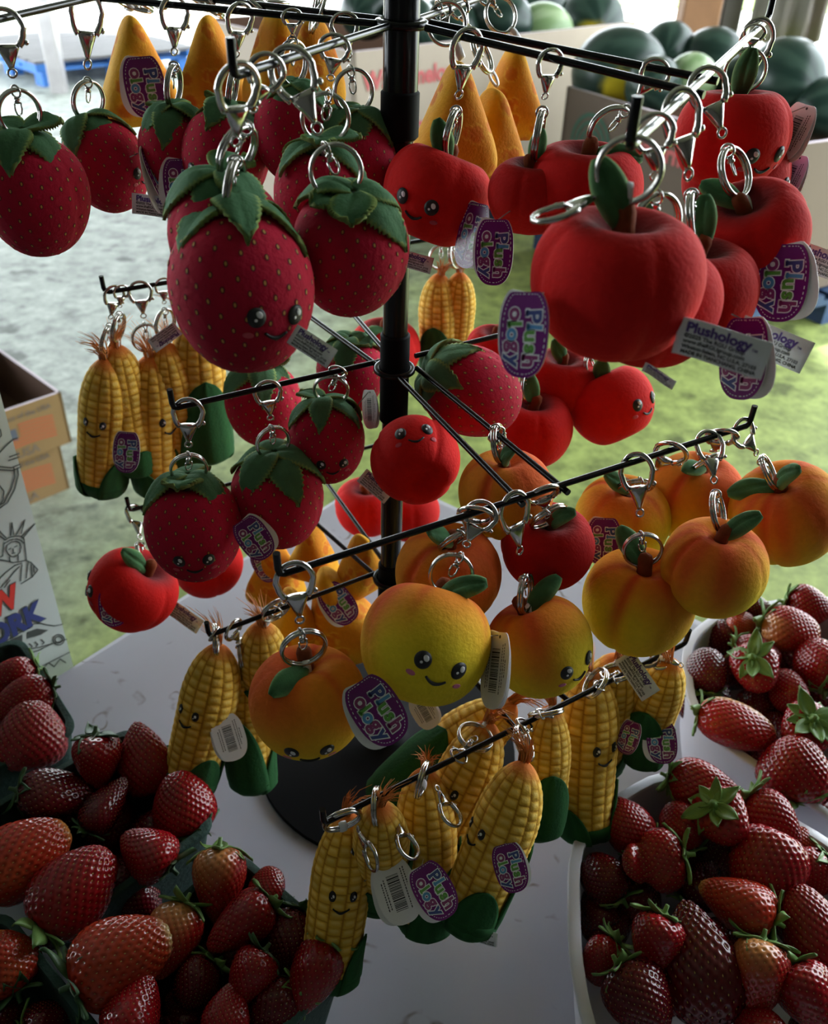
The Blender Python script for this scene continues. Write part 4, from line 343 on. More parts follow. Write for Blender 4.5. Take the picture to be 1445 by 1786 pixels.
mat('plush', rough=.85, sheen=.12, attr=True, bump=.25, bscale=420, spec=.2, var=.12, vscale=260)
mat('plush_green', (.030, .105, .040), rough=.85, sheen=.2, attr=True, bump=.25, bscale=420, spec=.2, var=.15, vscale=200)
mat('cap_green', (.03, .10, .035), rough=.9, sheen=.3, spec=.2, var=.2, vscale=120)
mat('plush_stem', (.20, .045, .015), rough=.9, sheen=.3, bump=.3, bscale=400, spec=.2, var=.25, vscale=120)
mat('black_thread', (.006, .006, .008), rough=.55)
mat('white_thread', (.75, .75, .78), rough=.6)
mat('pink_thread', (.62, .16, .26), rough=.7)
mat('cheek_red', (.5, .05, .08), rough=.7)
mat('chrome', (.50, .48, .45), rough=.16, metal=1.)
mat('black_paint', (.004, .004, .005), rough=.22, spec=.25)
mat('wire_sky_reflection', (.24, .25, .24), rough=.25, metal=1.)  # silvery metal stands in for sky reflection on the black painted wire
mat('black_plastic', (.004, .004, .005), rough=.65, spec=.08)
mat('tag_purple', (.150, .012, .155), rough=.25, spec=.35)
mat('tag_white', (.74, .72, .73), rough=.45)
mat('ribbon_white', (.72, .72, .74), rough=.6, bump=.15, bscale=900)
mat('satin_white', (.84, .85, .88), rough=.5, bump=.1, bscale=900)
mat('ink_black', (.02, .02, .025), rough=.5)
mat('ink_purple', (.10, .045, .25), rough=.5)
mat('ink_navy', (.030, .050, .22), rough=.3)
mat('ink_blue', (.075, .26, .52), rough=.3)
mat('ink_green', (.10, .30, .045), rough=.3)
mat('ink_magenta', (.22, .02, .13), rough=.3)
mat('ink_white', (.80, .80, .83), rough=.3)
mat('tag_string', (.75, .75, .75), rough=.3, trans=.6)
mat('silk', (.70, .26, .06), rough=.6, var=.3, vscale=60)
mat('berry', rough=.17, attr=True, spec=.40, coat=.0, var=.14, vscale=70, sss=.0)
mat('berry_seed', (.46, .30, .07), rough=.4)
mat('sepal', (.13, .25, .06), rough=.5, var=.35, vscale=90)
mat('sepal_dark', (.035, .095, .03), rough=.5, var=.35, vscale=90)
mat('pulp_green', (.016, .050, .040), rough=.85, bump=.5, bscale=260, var=.25, vscale=60)
mat('tray_white', (.56, .55, .61), rough=.38, var=.05, vscale=20)
mat('cardboard', (.24, .145, .055), rough=.85, var=.12, vscale=8)
mat('cardboard_pale', (.34, .28, .22), rough=.8, var=.10, vscale=5)
mat('cardboard_inside', (.09, .042, .022), rough=.9)
mat('carton_edge', (.66, .56, .62), rough=.8)
mat('carton_white', (.46, .52, .49), rough=.5)
mat('print_red', (.62, .035, .022), rough=.5)
mat('print_blue', (.030, .045, .19), rough=.5)
mat('print_grey', (.05, .06, .055), rough=.6)
mat('print_dim', (.16, .12, .09), rough=.8)
mat('print_stripe', (.42, .10, .035), rough=.8)
mat('print_darkgreen', (.03, .09, .06), rough=.8)
mat('print_pale_red', (.45, .10, .10), rough=.8)
mat('pallet_blue_shaded', (.007, .030, .085), rough=.6, var=.3, vscale=6)  # darker copy of the pallet blue, shadow under the bins painted in
mat('bin_brown', (.095, .066, .047), rough=.8, var=.12, vscale=5)
mat('pallet_blue', (.018, .14, .46), rough=.6, var=.3, vscale=6)
mat('pallet_wood', (.13, .125, .125), rough=.8, var=.25, vscale=7)
mat('steel_post', (.40, .38, .38), rough=.35, metal=.6, var=.3, vscale=9)
mat('post_wood', (.16, .075, .035), rough=.8, var=.35, vscale=7)
mat('post_dark', (.05, .045, .045), rough=.8, var=.3, vscale=6)
mat('tarp', (.10, .09, .085), rough=.75, var=.25, vscale=6)
mat('hedge', (.10, .20, .035), rough=.7, var=.5, vscale=3)
mat('shade_ceiling_board', (.22, .22, .21), rough=.9)
mat('shade_wall_board', (.045, .043, .04), rough=.9)  # for the added light-blocking walls, kept dark to limit bounce
mat('gravel', (.50, .50, .44), rough=.95, var=.25, vscale=2.)
mat('lawn', (.20, .30, .07), rough=.95, var=.3, vscale=3.)

def floor_mat():
    m = bpy.data.materials.new('painted_concrete'); m.use_nodes = True
    nt = m.node_tree; N = nt.nodes.new; L = nt.links.new
    b = nt.nodes['Principled BSDF']
    tc = N('ShaderNodeTexCoord')
    sep = N('ShaderNodeSeparateXYZ'); L(tc.outputs['Object'], sep.inputs[0])
    n = N('ShaderNodeTexNoise'); n.inputs['Scale'].default_value = 1.3; n.inputs['Detail'].default_value = 5
    L(tc.outputs['Object'], n.inputs['Vector'])
    # green paint blended to grey; the lighter left and far side imitates light from outside
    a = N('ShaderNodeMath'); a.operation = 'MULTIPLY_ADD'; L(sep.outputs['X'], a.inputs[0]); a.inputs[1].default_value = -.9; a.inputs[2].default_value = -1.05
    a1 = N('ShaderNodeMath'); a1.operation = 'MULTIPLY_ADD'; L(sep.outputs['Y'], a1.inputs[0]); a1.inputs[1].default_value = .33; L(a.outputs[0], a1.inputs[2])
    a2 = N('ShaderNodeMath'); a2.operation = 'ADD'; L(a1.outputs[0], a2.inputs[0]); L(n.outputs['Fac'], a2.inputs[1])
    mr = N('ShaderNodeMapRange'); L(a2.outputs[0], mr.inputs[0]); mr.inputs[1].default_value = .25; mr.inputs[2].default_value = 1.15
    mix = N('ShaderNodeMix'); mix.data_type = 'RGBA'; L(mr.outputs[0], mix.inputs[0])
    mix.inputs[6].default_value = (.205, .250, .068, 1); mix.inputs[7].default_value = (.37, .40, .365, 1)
    n2 = N('ShaderNodeTexNoise'); n2.inputs['Scale'].default_value = 14; n2.inputs['Detail'].default_value = 7; n2.inputs['Roughness'].default_value = .7
    L(tc.outputs['Object'], n2.inputs['Vector'])
    r2 = N('ShaderNodeMapRange'); L(n2.outputs['Fac'], r2.inputs[0]); r2.inputs[1].default_value = .3; r2.inputs[2].default_value = .7; r2.inputs[3].default_value = .42; r2.inputs[4].default_value = 1.40
    n3 = N('ShaderNodeTexNoise'); n3.inputs['Scale'].default_value = 9; n3.inputs['Detail'].default_value = 3
    L(tc.outputs['Object'], n3.inputs['Vector'])
    r3 = N('ShaderNodeMapRange'); L(n3.outputs['Fac'], r3.inputs[0]); r3.inputs[1].default_value = .60; r3.inputs[2].default_value = .70; r3.inputs[3].default_value = 1.; r3.inputs[4].default_value = .40
    mm = N('ShaderNodeMath'); mm.operation = 'MULTIPLY'; L(r2.outputs[0], mm.inputs[0]); L(r3.outputs[0], mm.inputs[1])
    sc = N('ShaderNodeVectorMath'); sc.operation = 'SCALE'; L(mix.outputs[2], sc.inputs[0]); L(mm.outputs[0], sc.inputs['Scale'])
    L(sc.outputs[0], b.inputs['Base Color'])
    b.inputs['Roughness'].default_value = .62; b.inputs['Specular IOR Level'].default_value = .25
    bp = N('ShaderNodeBump'); bp.inputs['Strength'].default_value = .25; bp.inputs['Distance'].default_value = .004
    L(n2.outputs['Fac'], bp.inputs['Height']); L(bp.outputs[0], b.inputs['Normal'])
    MATS['painted_concrete'] = m
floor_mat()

def table_mat():
    m = bpy.data.materials.new('table_vinyl'); m.use_nodes = True
    nt = m.node_tree; N = nt.nodes.new; L = nt.links.new
    b = nt.nodes['Principled BSDF']
    tc = N('ShaderNodeTexCoord')
    n = N('ShaderNodeTexNoise'); n.inputs['Scale'].default_value = 7; n.inputs['Detail'].default_value = 4
    L(tc.outputs['Object'], n.inputs['Vector'])
    # dried juice marks: thin rings where a noise crosses a level, only in some patches
    n1 = N('ShaderNodeTexNoise'); n1.inputs['Scale'].default_value = 17; n1.inputs['Detail'].default_value = 2
    L(tc.outputs['Object'], n1.inputs['Vector'])
    s1 = N('ShaderNodeMath'); s1.operation = 'SUBTRACT'; L(n1.outputs['Fac'], s1.inputs[0]); s1.inputs[1].default_value = .60
    ab = N('ShaderNodeMath'); ab.operation = 'ABSOLUTE'; L(s1.outputs[0], ab.inputs[0])
    ring = N('ShaderNodeMapRange'); L(ab.outputs[0], ring.inputs[0]); ring.inputs[1].default_value = .004; ring.inputs[2].default_value = .022; ring.inputs[3].default_value = 1.; ring.inputs[4].default_value = 0.
    n4 = N('ShaderNodeTexNoise'); n4.inputs['Scale'].default_value = 30; n4.inputs['Detail'].default_value = 3
    L(tc.outputs['Object'], n4.inputs['Vector'])
    gate = N('ShaderNodeMapRange'); L(n4.outputs['Fac'], gate.inputs[0]); gate.inputs[1].default_value = .5; gate.inputs[2].default_value = .62
    st = N('ShaderNodeMath'); st.operation = 'MULTIPLY'; L(ring.outputs[0], st.inputs[0]); L(gate.outputs[0], st.inputs[1])
    st2 = N('ShaderNodeMath'); st2.operation = 'MULTIPLY'; L(st.outputs[0], st2.inputs[0]); st2.inputs[1].default_value = .75
    mix = N('ShaderNodeMix'); mix.data_type = 'RGBA'; L(st2.outputs[0], mix.inputs[0])
    base = N('ShaderNodeMix'); base.data_type = 'RGBA'; L(n.outputs['Fac'], base.inputs[0])
    base.inputs[6].default_value = (.40, .40, .47, 1); base.inputs[7].default_value = (.33, .32, .36, 1)
    L(base.outputs[2], mix.inputs[6]); mix.inputs[7].default_value = (.12, .085, .05, 1)
    L(mix.outputs[2], b.inputs['Base Color'])
    b.inputs['Roughness'].default_value = .22; b.inputs['Specular IOR Level'].default_value = .75
    bp = N('ShaderNodeBump'); bp.inputs['Strength'].default_value = .12; bp.inputs['Distance'].default_value = .01
    L(n.outputs['Fac'], bp.inputs['Height']); L(bp.outputs[0], b.inputs['Normal'])
    MATS['table_vinyl'] = m
table_mat()

mat('melon_rind', attr=True, rough=.30, spec=.22)

# ------------------------------------------------------------------ mesh helpers
def mesh(name, V, Fc, mats, cols=None, smooth=True, mi=None):
    me = bpy.data.meshes.new(name)
    me.from_pydata([tuple(map(float, v)) for v in V], [], [tuple(map(int, f)) for f in Fc])
    for k in ([mats] if isinstance(mats, str) else mats):
        me.materials.append(MATS[k])
    if smooth:
        me.polygons.foreach_set('use_smooth', [True] * len(me.polygons))
    if mi is not None:
        me.polygons.foreach_set('material_index', mi)
    if cols is not None:
        a = me.color_attributes.new('Col', 'FLOAT_COLOR', 'POINT')
        c = np.ones((len(V), 4), np.float32); c[:, :3] = np.clip(np.asarray(cols), 0, 1)
        a.data.foreach_set('color', c.ravel())
    me.update()
    return me
def ob(name, me, parent=None, mw=None, local=None):
    o = bpy.data.objects.new(name, me)
    COL.objects.link(o)
    if parent is not None:
        o.parent = parent
    if local is not None:
        o.matrix_basis = local
    elif mw is not None:
        o.matrix_basis = (ROOTW[parent.name].inverted() @ mw) if parent is not None else mw
    if parent is None or local is not None:
        pass
    ROOTW[o.name] = (mw if mw is not None else ((ROOTW[parent.name] if parent is not None else Matrix.Identity(4)) @ (local if local is not None else Matrix.Identity(4))))
    return o
ROOTW = {}
def tag(o, label, cat=None, group=None, kind=None):
    o['label'] = label
    if cat: o['category'] = cat
    if group: o['group'] = group
    if kind: o['kind'] = kind
    return o
def TR(loc, q=(1, 0, 0, 0), s=(1, 1, 1)):
    if not hasattr(s, '__len__'): s = (s, s, s)
    return Matrix.LocRotScale(Vector(loc), Quaternion(q), Vector(s))
class MB:
    """collects shapes into one mesh"""
    def __init__(self): self.V = []; self.F = []; self.M = []
    def add(self, V, Fc, m=0):
        n = len(self.V); self.V += [tuple(v) for v in V]
        self.F += [tuple(i + n for i in f) for f in Fc]; self.M += [m] * len(Fc); return self
    def box(self, c, d, rz=0., m=0, bev=0.):
        cx, cy, cz = c; hx, hy, hz = d[0] / 2, d[1] / 2, d[2] / 2
        co, si = math.cos(rz), math.sin(rz); V = []
        b = min(bev, hx * .9, hy * .9)
        if b <= 0:
            pts = [(-hx, -hy), (hx, -hy), (hx, hy), (-hx, hy)]
        else:
            pts = [(-hx + b, -hy), (hx - b, -hy), (hx, -hy + b), (hx, hy - b), (hx - b, hy), (-hx + b, hy), (-hx, hy - b), (-hx, -hy + b)]
        n = len(pts)
        for z in (-hz, hz):
            for x, y in pts: V.append((cx + x * co - y * si, cy + x * si + y * co, cz + z))
        Fc = [tuple(range(n - 1, -1, -1)), tuple(range(n, 2 * n))] + [(i, (i + 1) % n, n + (i + 1) % n, n + i) for i in range(n)]
        return self.add(V, Fc, m)
    def tube(self, pts, r, n=8, m=0, closed=False, flat=None):
        P = [Vector(p) for p in pts]; k = len(P); rs = r if hasattr(r, '__len__') else [r] * k
        T = []
        for i in range(k):
            a = P[(i - 1) % k] if (closed or i > 0) else P[i]; b = P[(i + 1) % k] if (closed or i < k - 1) else P[i]
            T.append((b - a).normalized())
        nrm = T[0].orthogonal().normalized(); V = []
        for i in range(k):
            nrm = (nrm - T[i] * nrm.dot(T[i]))
            nrm = nrm.normalized() if nrm.length > 1e-6 else T[i].orthogonal().normalized()
            bn = T[i].cross(nrm)
            for j in range(n):
                a = 2 * PI * j / n
                V.append(P[i] + (nrm * math.cos(a) + bn * math.sin(a)) * rs[i])
        Fc = []
        for i in range(k if closed else k - 1):
            i2 = (i + 1) % k
            for j in range(n): Fc.append((i * n + j, i * n + (j + 1) % n, i2 * n + (j + 1) % n, i2 * n + j))
        if not closed:
            Fc.append(tuple(range(n - 1, -1, -1))); Fc.append(tuple((k - 1) * n + j for j in range(n)))
        return self.add(V, Fc, m)
    def lathe(self, prof, n=24, m=0, c=(0, 0, 0)):
        V = []; Fc = []
        for r, z in prof:
            for j in range(n):
                a = 2 * PI * j / n; V.append((c[0] + r * math.cos(a), c[1] + r * math.sin(a), c[2] + z))
        for i in range(len(prof) - 1):
            for j in range(n): Fc.append((i * n + j, i * n + (j + 1) % n, (i + 1) * n + (j + 1) % n, (i + 1) * n + j))
        Fc.append(tuple(range(n - 1, -1, -1))); k = (len(prof) - 1) * n; Fc.append(tuple(k + j for j in range(n)))
        return self.add(V, Fc, m)
    def quad(self, a, b, c, d, m=0): return self.add([a, b, c, d], [(0, 1, 2, 3)], m)
    def mesh(self, name, mats, smooth=True): return mesh(name, self.V, self.F, mats, smooth=smooth, mi=self.M)
def sharp(me, deg=35):
    me.set_sharp_from_angle(angle=math.radians(deg)); return me
def closed_grid(P):
    """P (nv,nu,3): u wraps, first and last rows collapse to poles"""
    nv, nu = P.shape[:2]
    V = [P[0].mean(0)] + [p for row in P[1:-1] for p in row] + [P[-1].mean(0)]
    idx = lambda i, j: 1 + (i - 1) * nu + j % nu
    Fc = [(0, idx(1, j), idx(1, j + 1)) for j in range(nu)]
    for i in range(1, nv - 2):
        Fc += [(idx(i, j), idx(i + 1, j), idx(i + 1, j + 1), idx(i, j + 1)) for j in range(nu)]
    last = len(V) - 1
    Fc += [(idx(nv - 2, j), last, idx(nv - 2, j + 1)) for j in range(nu)]
    return np.array(V), Fc
def closed_cols(Cc):
    return np.concatenate([Cc[0].mean(0)[None], Cc[1:-1].reshape(-1, 3), Cc[-1].mean(0)[None]])
def slab(P, th, mats=('plush_green',), colT=None, colB=None, name='leaf'):
    """open grid P (n,m,3) thickened along its normals"""
    n, m = P.shape[:2]
    du = np.gradient(P, axis=0); dv = np.gradient(P, axis=1)
    N = np.cross(du, dv); N /= np.linalg.norm(N, axis=2, keepdims=True) + 1e-9
    t = th if hasattr(th, 'shape') else np.full((n, m), th)
    A = P + N * t[..., None] / 2; B = P - N * t[..., None] / 2
    V = np.concatenate([A.reshape(-1, 3), B.reshape(-1, 3)]); o = n * m
    Fc = []
    for i in range(n - 1):
        for j in range(m - 1):
            a, b, c, d = i * m + j, (i + 1) * m + j, (i + 1) * m + j + 1, i * m + j + 1
            Fc.append((a, b, c, d)); Fc.append((o + d, o + c, o + b, o + a))
    edge = [(0, j) for j in range(m)] + [(i, m - 1) for i in range(1, n)] + [(n - 1, j) for j in range(m - 2, -1, -1)] + [(i, 0) for i in range(n - 2, 0, -1)]
    e = [i * m + j for i, j in edge]
    for k in range(len(e)):
        a, b = e[k], e[(k + 1) % len(e)]; Fc.append((a, b, o + b, o + a))
    cols = None
    if colT is not None:
        cols = np.concatenate([colT.reshape(-1, 3), (colB if colB is not None else colT).reshape(-1, 3)])
    return mesh(name, V, Fc, list(mats), cols=cols)
def wob(X, seed, f=60., n=6):
    """smooth pseudo noise in -1..1 of points X(...,3)"""
    r = np.random.RandomState(seed); o = 0
    for i in range(n):
        k = r.normal(size=3) * f * (.6 + .25 * i); o = o + np.sin(X @ k + r.uniform(0, 6.28)) / (1 + .35 * i)
    return o / 2.6
def smooth(a, b, x):
    t = np.clip((x - a) / (b - a), 0, 1); return t * t * (3 - 2 * t)
def lerp(a, b, t): return np.asarray(a) * (1 - t[..., None]) + np.asarray(b) * t[..., None]

# ------------------------------------------------------------------ plush bodies: u = azimuth (face at -y), v = 0 top .. 1 bottom
def adist(u, u0): return (u - u0 + PI) % (2 * PI) - PI
def P_straw(u, v, sd=0):
    t = PI * v
    r = .0330 * np.sin(t) ** .82 * (1 + .10 * np.cos(t)); z = .0365 * np.cos(t)
    z = z - .0085 * np.exp(-(r / .011) ** 2) * (v < .5)
    for s in (.25, PI - .25): r = r - .0011 * np.exp(-(adist(u, s) / .06) ** 2) * np.sin(t)
    X = np.stack([r * np.cos(u), r * np.sin(u), z], -1)
    return X * (1 + .025 * wob(X, sd + 3, 45)[..., None])
def P_apple(u, v, sd=0):
    t = PI * v
    r = .0328 * np.sin(t) ** .72 * (1 + .07 * np.cos(t)); z = .0285 * np.cos(t)
    z = z - .0115 * np.exp(-(r / .0125) ** 2) * (v < .5)
    deep = .010 if sd == 2 else .004
    z = z + deep * np.exp(-(r / .012) ** 2) * (v > .5)
    for k in range(4):
        s = .6 + k * PI / 2
        r = r - (.0012 + .0009 * (sd == 2)) * np.exp(-(adist(u, s) / .07) ** 2) * np.sin(t)
        r = r * (1 - .035 * np.exp(-(adist(u, s) / .28) ** 2) * (.4 + .6 * (np.abs(np.cos(t)))))
    X = np.stack([r * np.cos(u), r * np.sin(u), z], -1)
    return X * (1 + .022 * wob(X, sd + 11, 42)[..., None])
PEACH_S = [.35, 1.25, 2.3, 3.3, 4.05, 5.45]
def P_peach(u, v, sd=0):
    t = PI * v
    r = .0328 * np.sin(t) ** .78 * (1 + .05 * np.cos(t)); z = .0300 * np.cos(t)
    z = z - .0085 * np.exp(-(r / .010) ** 2) * (v < .5)
    for i, s in enumerate(PEACH_S):
        dp = .0022 if i == 1 else .0009
        up = np.exp(-(v / .42) ** 4) if i not in (1, 3) else 1.
        r = r - dp * np.exp(-(adist(u, s) / (.10 if i == 1 else .055)) ** 2) * np.sin(t) * up
    X = np.stack([r * np.cos(u), r * np.sin(u), z], -1)
    return X * (1 + .020 * wob(X, sd + 21, 40)[..., None])
def corn_r(s):
    top = np.clip((.38 - s) / .38, 0, 1); r = .0195 * (1 - top ** 2.1) ** .56
    r = r * (1 - .10 * np.clip((s - .38) / .62, 0, 1))
    bt = np.clip((s - .86) / .14, 0, 1); return r * np.sqrt(np.clip(1 - bt ** 2.2, 0, 1))
NCOL, NROW = 13, 20
def corn_h(u, v):
    ci = u / (2 * PI) * NCOL; c0 = np.floor(ci); a = ci - c0 - .5
    rr = v * NROW + .37 * np.sin(c0 * 5.1) + .12 * np.sin(c0 * 2.3 + v * 9); b = rr - np.floor(rr) - .5
    h = np.clip(1 - np.abs(2 * a) ** 3.2, 0, 1) * np.clip(1 - np.abs(2 * b) ** 3.0, 0, 1)
    rnd = np.sin(c0 * 12.9898 + np.floor(rr) * 78.233) * 43758.5453; rnd = rnd - np.floor(rnd)
    return h, rnd, a, b
def P_corn(u, v, sd=0):
    h, rnd, a, b = corn_h(u, v)
    r = corn_r(v) + .0007 * h * smooth(.03, .12, v) * smooth(1., .9, v); z = .058 - .116 * v
    X = np.stack([r * np.cos(u), r * np.sin(u), z + 0 * u], -1)
    q = np.stack([0 * z + 0 * u, 0 * u, z + 0 * u], -1)
    X[..., 0] += .0018 * np.sin(z * 34 + sd * 2); X[..., 1] += .0014 * np.cos(z * 29 + sd)
    return X
CH_N = np.array([(.92, 0, .39), (-.92, 0, .39), (0, 0, -1), (0, 1, 0), (0, -1, 0)]); CH_H = np.array([.0225, .0225, .044, .021, .021])
def P_cheese(u, v, sd=0):
    t = PI * v; D = np.stack([np.sin(t) * np.cos(u), np.sin(t) * np.sin(u), np.cos(t) + 0 * u], -1)
    q = np.clip(D @ CH_N.T / CH_H, 0, None); r = (q ** 2.9).sum(-1) ** (-1 / 2.9)
    X = D * r[..., None]
    X[..., 0] *= 1.06
    X[..., 1] *= 1 + .25 * np.exp(-((X[..., 2] + .012) / .03) ** 2)
    return X * (1 + .02 * wob(X, sd + 31, 50)[..., None])
def seeds_uv(n=150):
    out = []
    g = PI * (3 - math.sqrt(5))
    for i in range(n):
        zc = 1 - 2 * (i + .5) / n; v = math.acos(max(-1, min(1, zc))) / PI; out.append(((i * g) % (2 * PI), v))
    return out
def grid(nu, nv):
    u = np.linspace(0, 2 * PI, nu, endpoint=False)[None, :]; v = np.linspace(0, 1, nv)[:, None]
    return u + 0 * v, v + 0 * u
BODY = {}
def body_mesh(kind, var):
    key = (kind, var)
    if key in BODY: return BODY[key]
    fn = dict(straw=P_straw, apple=P_apple, peach=P_peach, corn=P_corn, cheese=P_cheese)[kind]
    nu, nv = dict(straw=(72, 52), apple=(84, 52), peach=(96, 52), corn=(104, 140), cheese=(64, 56))[kind]
    u, v = grid(nu, nv); P = fn(u, v, var); n1 = wob(P, 50 + var, 60); n2 = wob(P, 70 + var, 180)
    if kind == 'straw':
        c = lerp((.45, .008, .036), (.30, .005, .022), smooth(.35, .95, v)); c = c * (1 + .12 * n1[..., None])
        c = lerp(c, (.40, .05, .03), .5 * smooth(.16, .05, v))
    elif kind == 'apple':
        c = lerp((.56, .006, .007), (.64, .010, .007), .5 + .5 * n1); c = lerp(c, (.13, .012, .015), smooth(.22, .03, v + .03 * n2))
        if var == 1: c = c * .8
    elif kind == 'peach':
        k = smooth(*((.50, .12), (.55, .12), (.62, .20), (.80, .25))[var], v + .13 * n1 + .05 * np.cos(u - 2.0) + (.0 if var != 1 else -.05))
        c = lerp((.84, .62, .028), (.74, .23, .016), k)
        side = smooth(.3, 1., np.cos(u - (2.6 if var != 1 else 2.0)) + .35 * n1) * smooth(.95, .35, v)
        c = lerp(c, (.58, .075, .018), .55 * side)
        crease = np.exp(-(adist(u, PEACH_S[1]) / .16) ** 2) * smooth(.8, .3, v)
        c = lerp(c, (.60, .05, .014), .75 * crease)
        for s in PEACH_S: c = lerp(c, (.60, .06, .012), .60 * np.exp(-(adist(u, s) / (.10 + .16 * smooth(.3, .0, v))) ** 2) * smooth(.60, .12, v + .06 * n1))
        if var == 2: c = lerp(c, (.64, .075, .016), .8 * np.exp(-(adist(u, 3.35) / .26) ** 2) * smooth(.80, .35, v))
        if var == 3: c = lerp(c, (.62, .085, .014), .75 * smooth(-.2, .9, np.cos(u - 3.3) + .3 * n1) * smooth(.85, .25, v))
        if var == 1:
            for s, wd in ((.75, .20), (1.6, .22), (2.4, .30), (4.05, .42)): c = lerp(c, (.62, .09, .02), .85 * np.exp(-((adist(u, s)) / wd) ** 2) * smooth(.98, .3, v + .1 * n1))
    elif kind == 'corn':
        h, rnd, a, b = corn_h(u, v)
        c = lerp((.42, .185, .016), (.72, .42, .050), smooth(.0, .40, h)); c = lerp(c, (.90, .68, .22), .75 * smooth(.55, 1., h) * smooth(.3, -.3, b))
        c = c * (.86 + .28 * rnd)[..., None]
        c = lerp(c, (.60, .17, .03), smooth(.10, .01, v))
    else:
        c = lerp((.66, .34, .016), (.58, .21, .010), smooth(-.5, .8, n1))
        r = np.random.RandomState(5 + var)
        for i in range(26):
            uu, vv = r.uniform(0, 6.28), r.uniform(.12, .9); q = fn(np.array([uu]), np.array([vv]), var)[0]
            d = np.linalg.norm(P - q, axis=-1); R = r.uniform(.0045, .0085)
            c = lerp(c, (.56, .145, .010), .85 * smooth(R, R * .72, d)); c = lerp(c, (.75, .45, .04), .5 * np.exp(-((d - R) / .0007) ** 2))
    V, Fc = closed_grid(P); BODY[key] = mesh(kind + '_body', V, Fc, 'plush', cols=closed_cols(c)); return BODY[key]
SEEDS = {}
def plush_seeds(var):
    if var in SEEDS: return SEEDS[var]
    V = []; Fc = []; M = []
    for (uu, vv) in seeds_uv(230):
        if vv < .16 or vv > .97: continue
        e = 1e-3
        f = lambda a, b: P_straw(np.array([a]), np.array([b]), var)[0]
        p = f(uu, vv); tu = f(uu + e, vv) - p; tv = f(uu, vv + e) - p
        tu /= np.linalg.norm(tu); n = np.cross(tv, tu); n /= np.linalg.norm(n); tv = np.cross(tu, n) * -1; tv = np.cross(n, tu)
        if n @ p < 0: n = -n
        for (a, b, off, mi) in ((.00115, .0016, .00012, 0), (.00058, .00098, .0003, 1)):
            o = len(V)
            for k in range(8):
                an = 2 * PI * k / 8; V.append(p + n * off + tu * a * math.cos(an) + tv * b * math.sin(an))
            Fc.append(tuple(range(o, o + 8))); M.append(mi)
    for k, nm, c in ((0, 'seed_ring', (.13, .004, .012)), (1, 'seed_dot', (.50, .23, .05))):
        if nm not in MATS: mat(nm, c, rough=.8)
    SEEDS[var] = mesh('plush_seeds', V, Fc, ['seed_ring', 'seed_dot'], mi=M, smooth=False); return SEEDS[var]

# face pieces drawn on the body surface
FACE = {}
def patch(kind, var, u0, v0, pts2, off=.0004, m='black_thread', name='eye', dome=0.):
    """pts2: outline in metres (x right as the viewer sees it, y up) round (u0,v0)"""
    fn = dict(straw=P_straw, apple=P_apple, peach=P_peach, corn=P_corn)[kind]
    f = lambda a, b: fn(np.array([a]), np.array([b]), var)[0]
    e = 2e-3
    sx = np.linalg.norm(f(u0 + e, v0) - f(u0 - e, v0)) / (2 * e); sy = np.linalg.norm(f(u0, v0 + e) - f(u0, v0 - e)) / (2 * e)
    ctr = f(u0, v0); nrm = np.array([ctr[0], ctr[1], 0.]); nrm /= np.linalg.norm(nrm)
    V = []; Fc = []
    cx = np.mean([p[0] for p in pts2]); cy = np.mean([p[1] for p in pts2])
    n = len(pts2); rings = [1., .66, .33]
    for rg in rings:
        for (x, y) in pts2:
            xx, yy = cx + (x - cx) * rg, cy + (y - cy) * rg
            V.append(f(u0 + xx / sx, v0 - yy / sy) + nrm * (off + dome * (1 - rg * rg)))
    V.append(f(u0 + cx / sx, v0 - cy / sy) + nrm * (off + dome))
    for k in range(2):
        for i in range(n): Fc.append((k * n + i, k * n + (i + 1) % n, (k + 1) * n + (i + 1) % n, (k + 1) * n + i))
    for i in range(n): Fc.append((2 * n + i, 2 * n + (i + 1) % n, 3 * n))
    V0 = [f(u0 + x / sx, v0 - y / sy) - nrm * .0004 for x, y in pts2]; o = len(V); V += V0
    Fc += [(o + i, o + (i + 1) % n, (i + 1) % n, i) for i in range(n)]
    return mesh(name, V, Fc, m)
def ell(cx, cy, a, b, rot=0., n=20):
    c, s = math.cos(rot), math.sin(rot)
    return [(cx + a * math.cos(t) * c - b * math.sin(t) * s, cy + a * math.cos(t) * s + b * math.sin(t) * c) for t in [2 * PI * i / n for i in range(n)]]
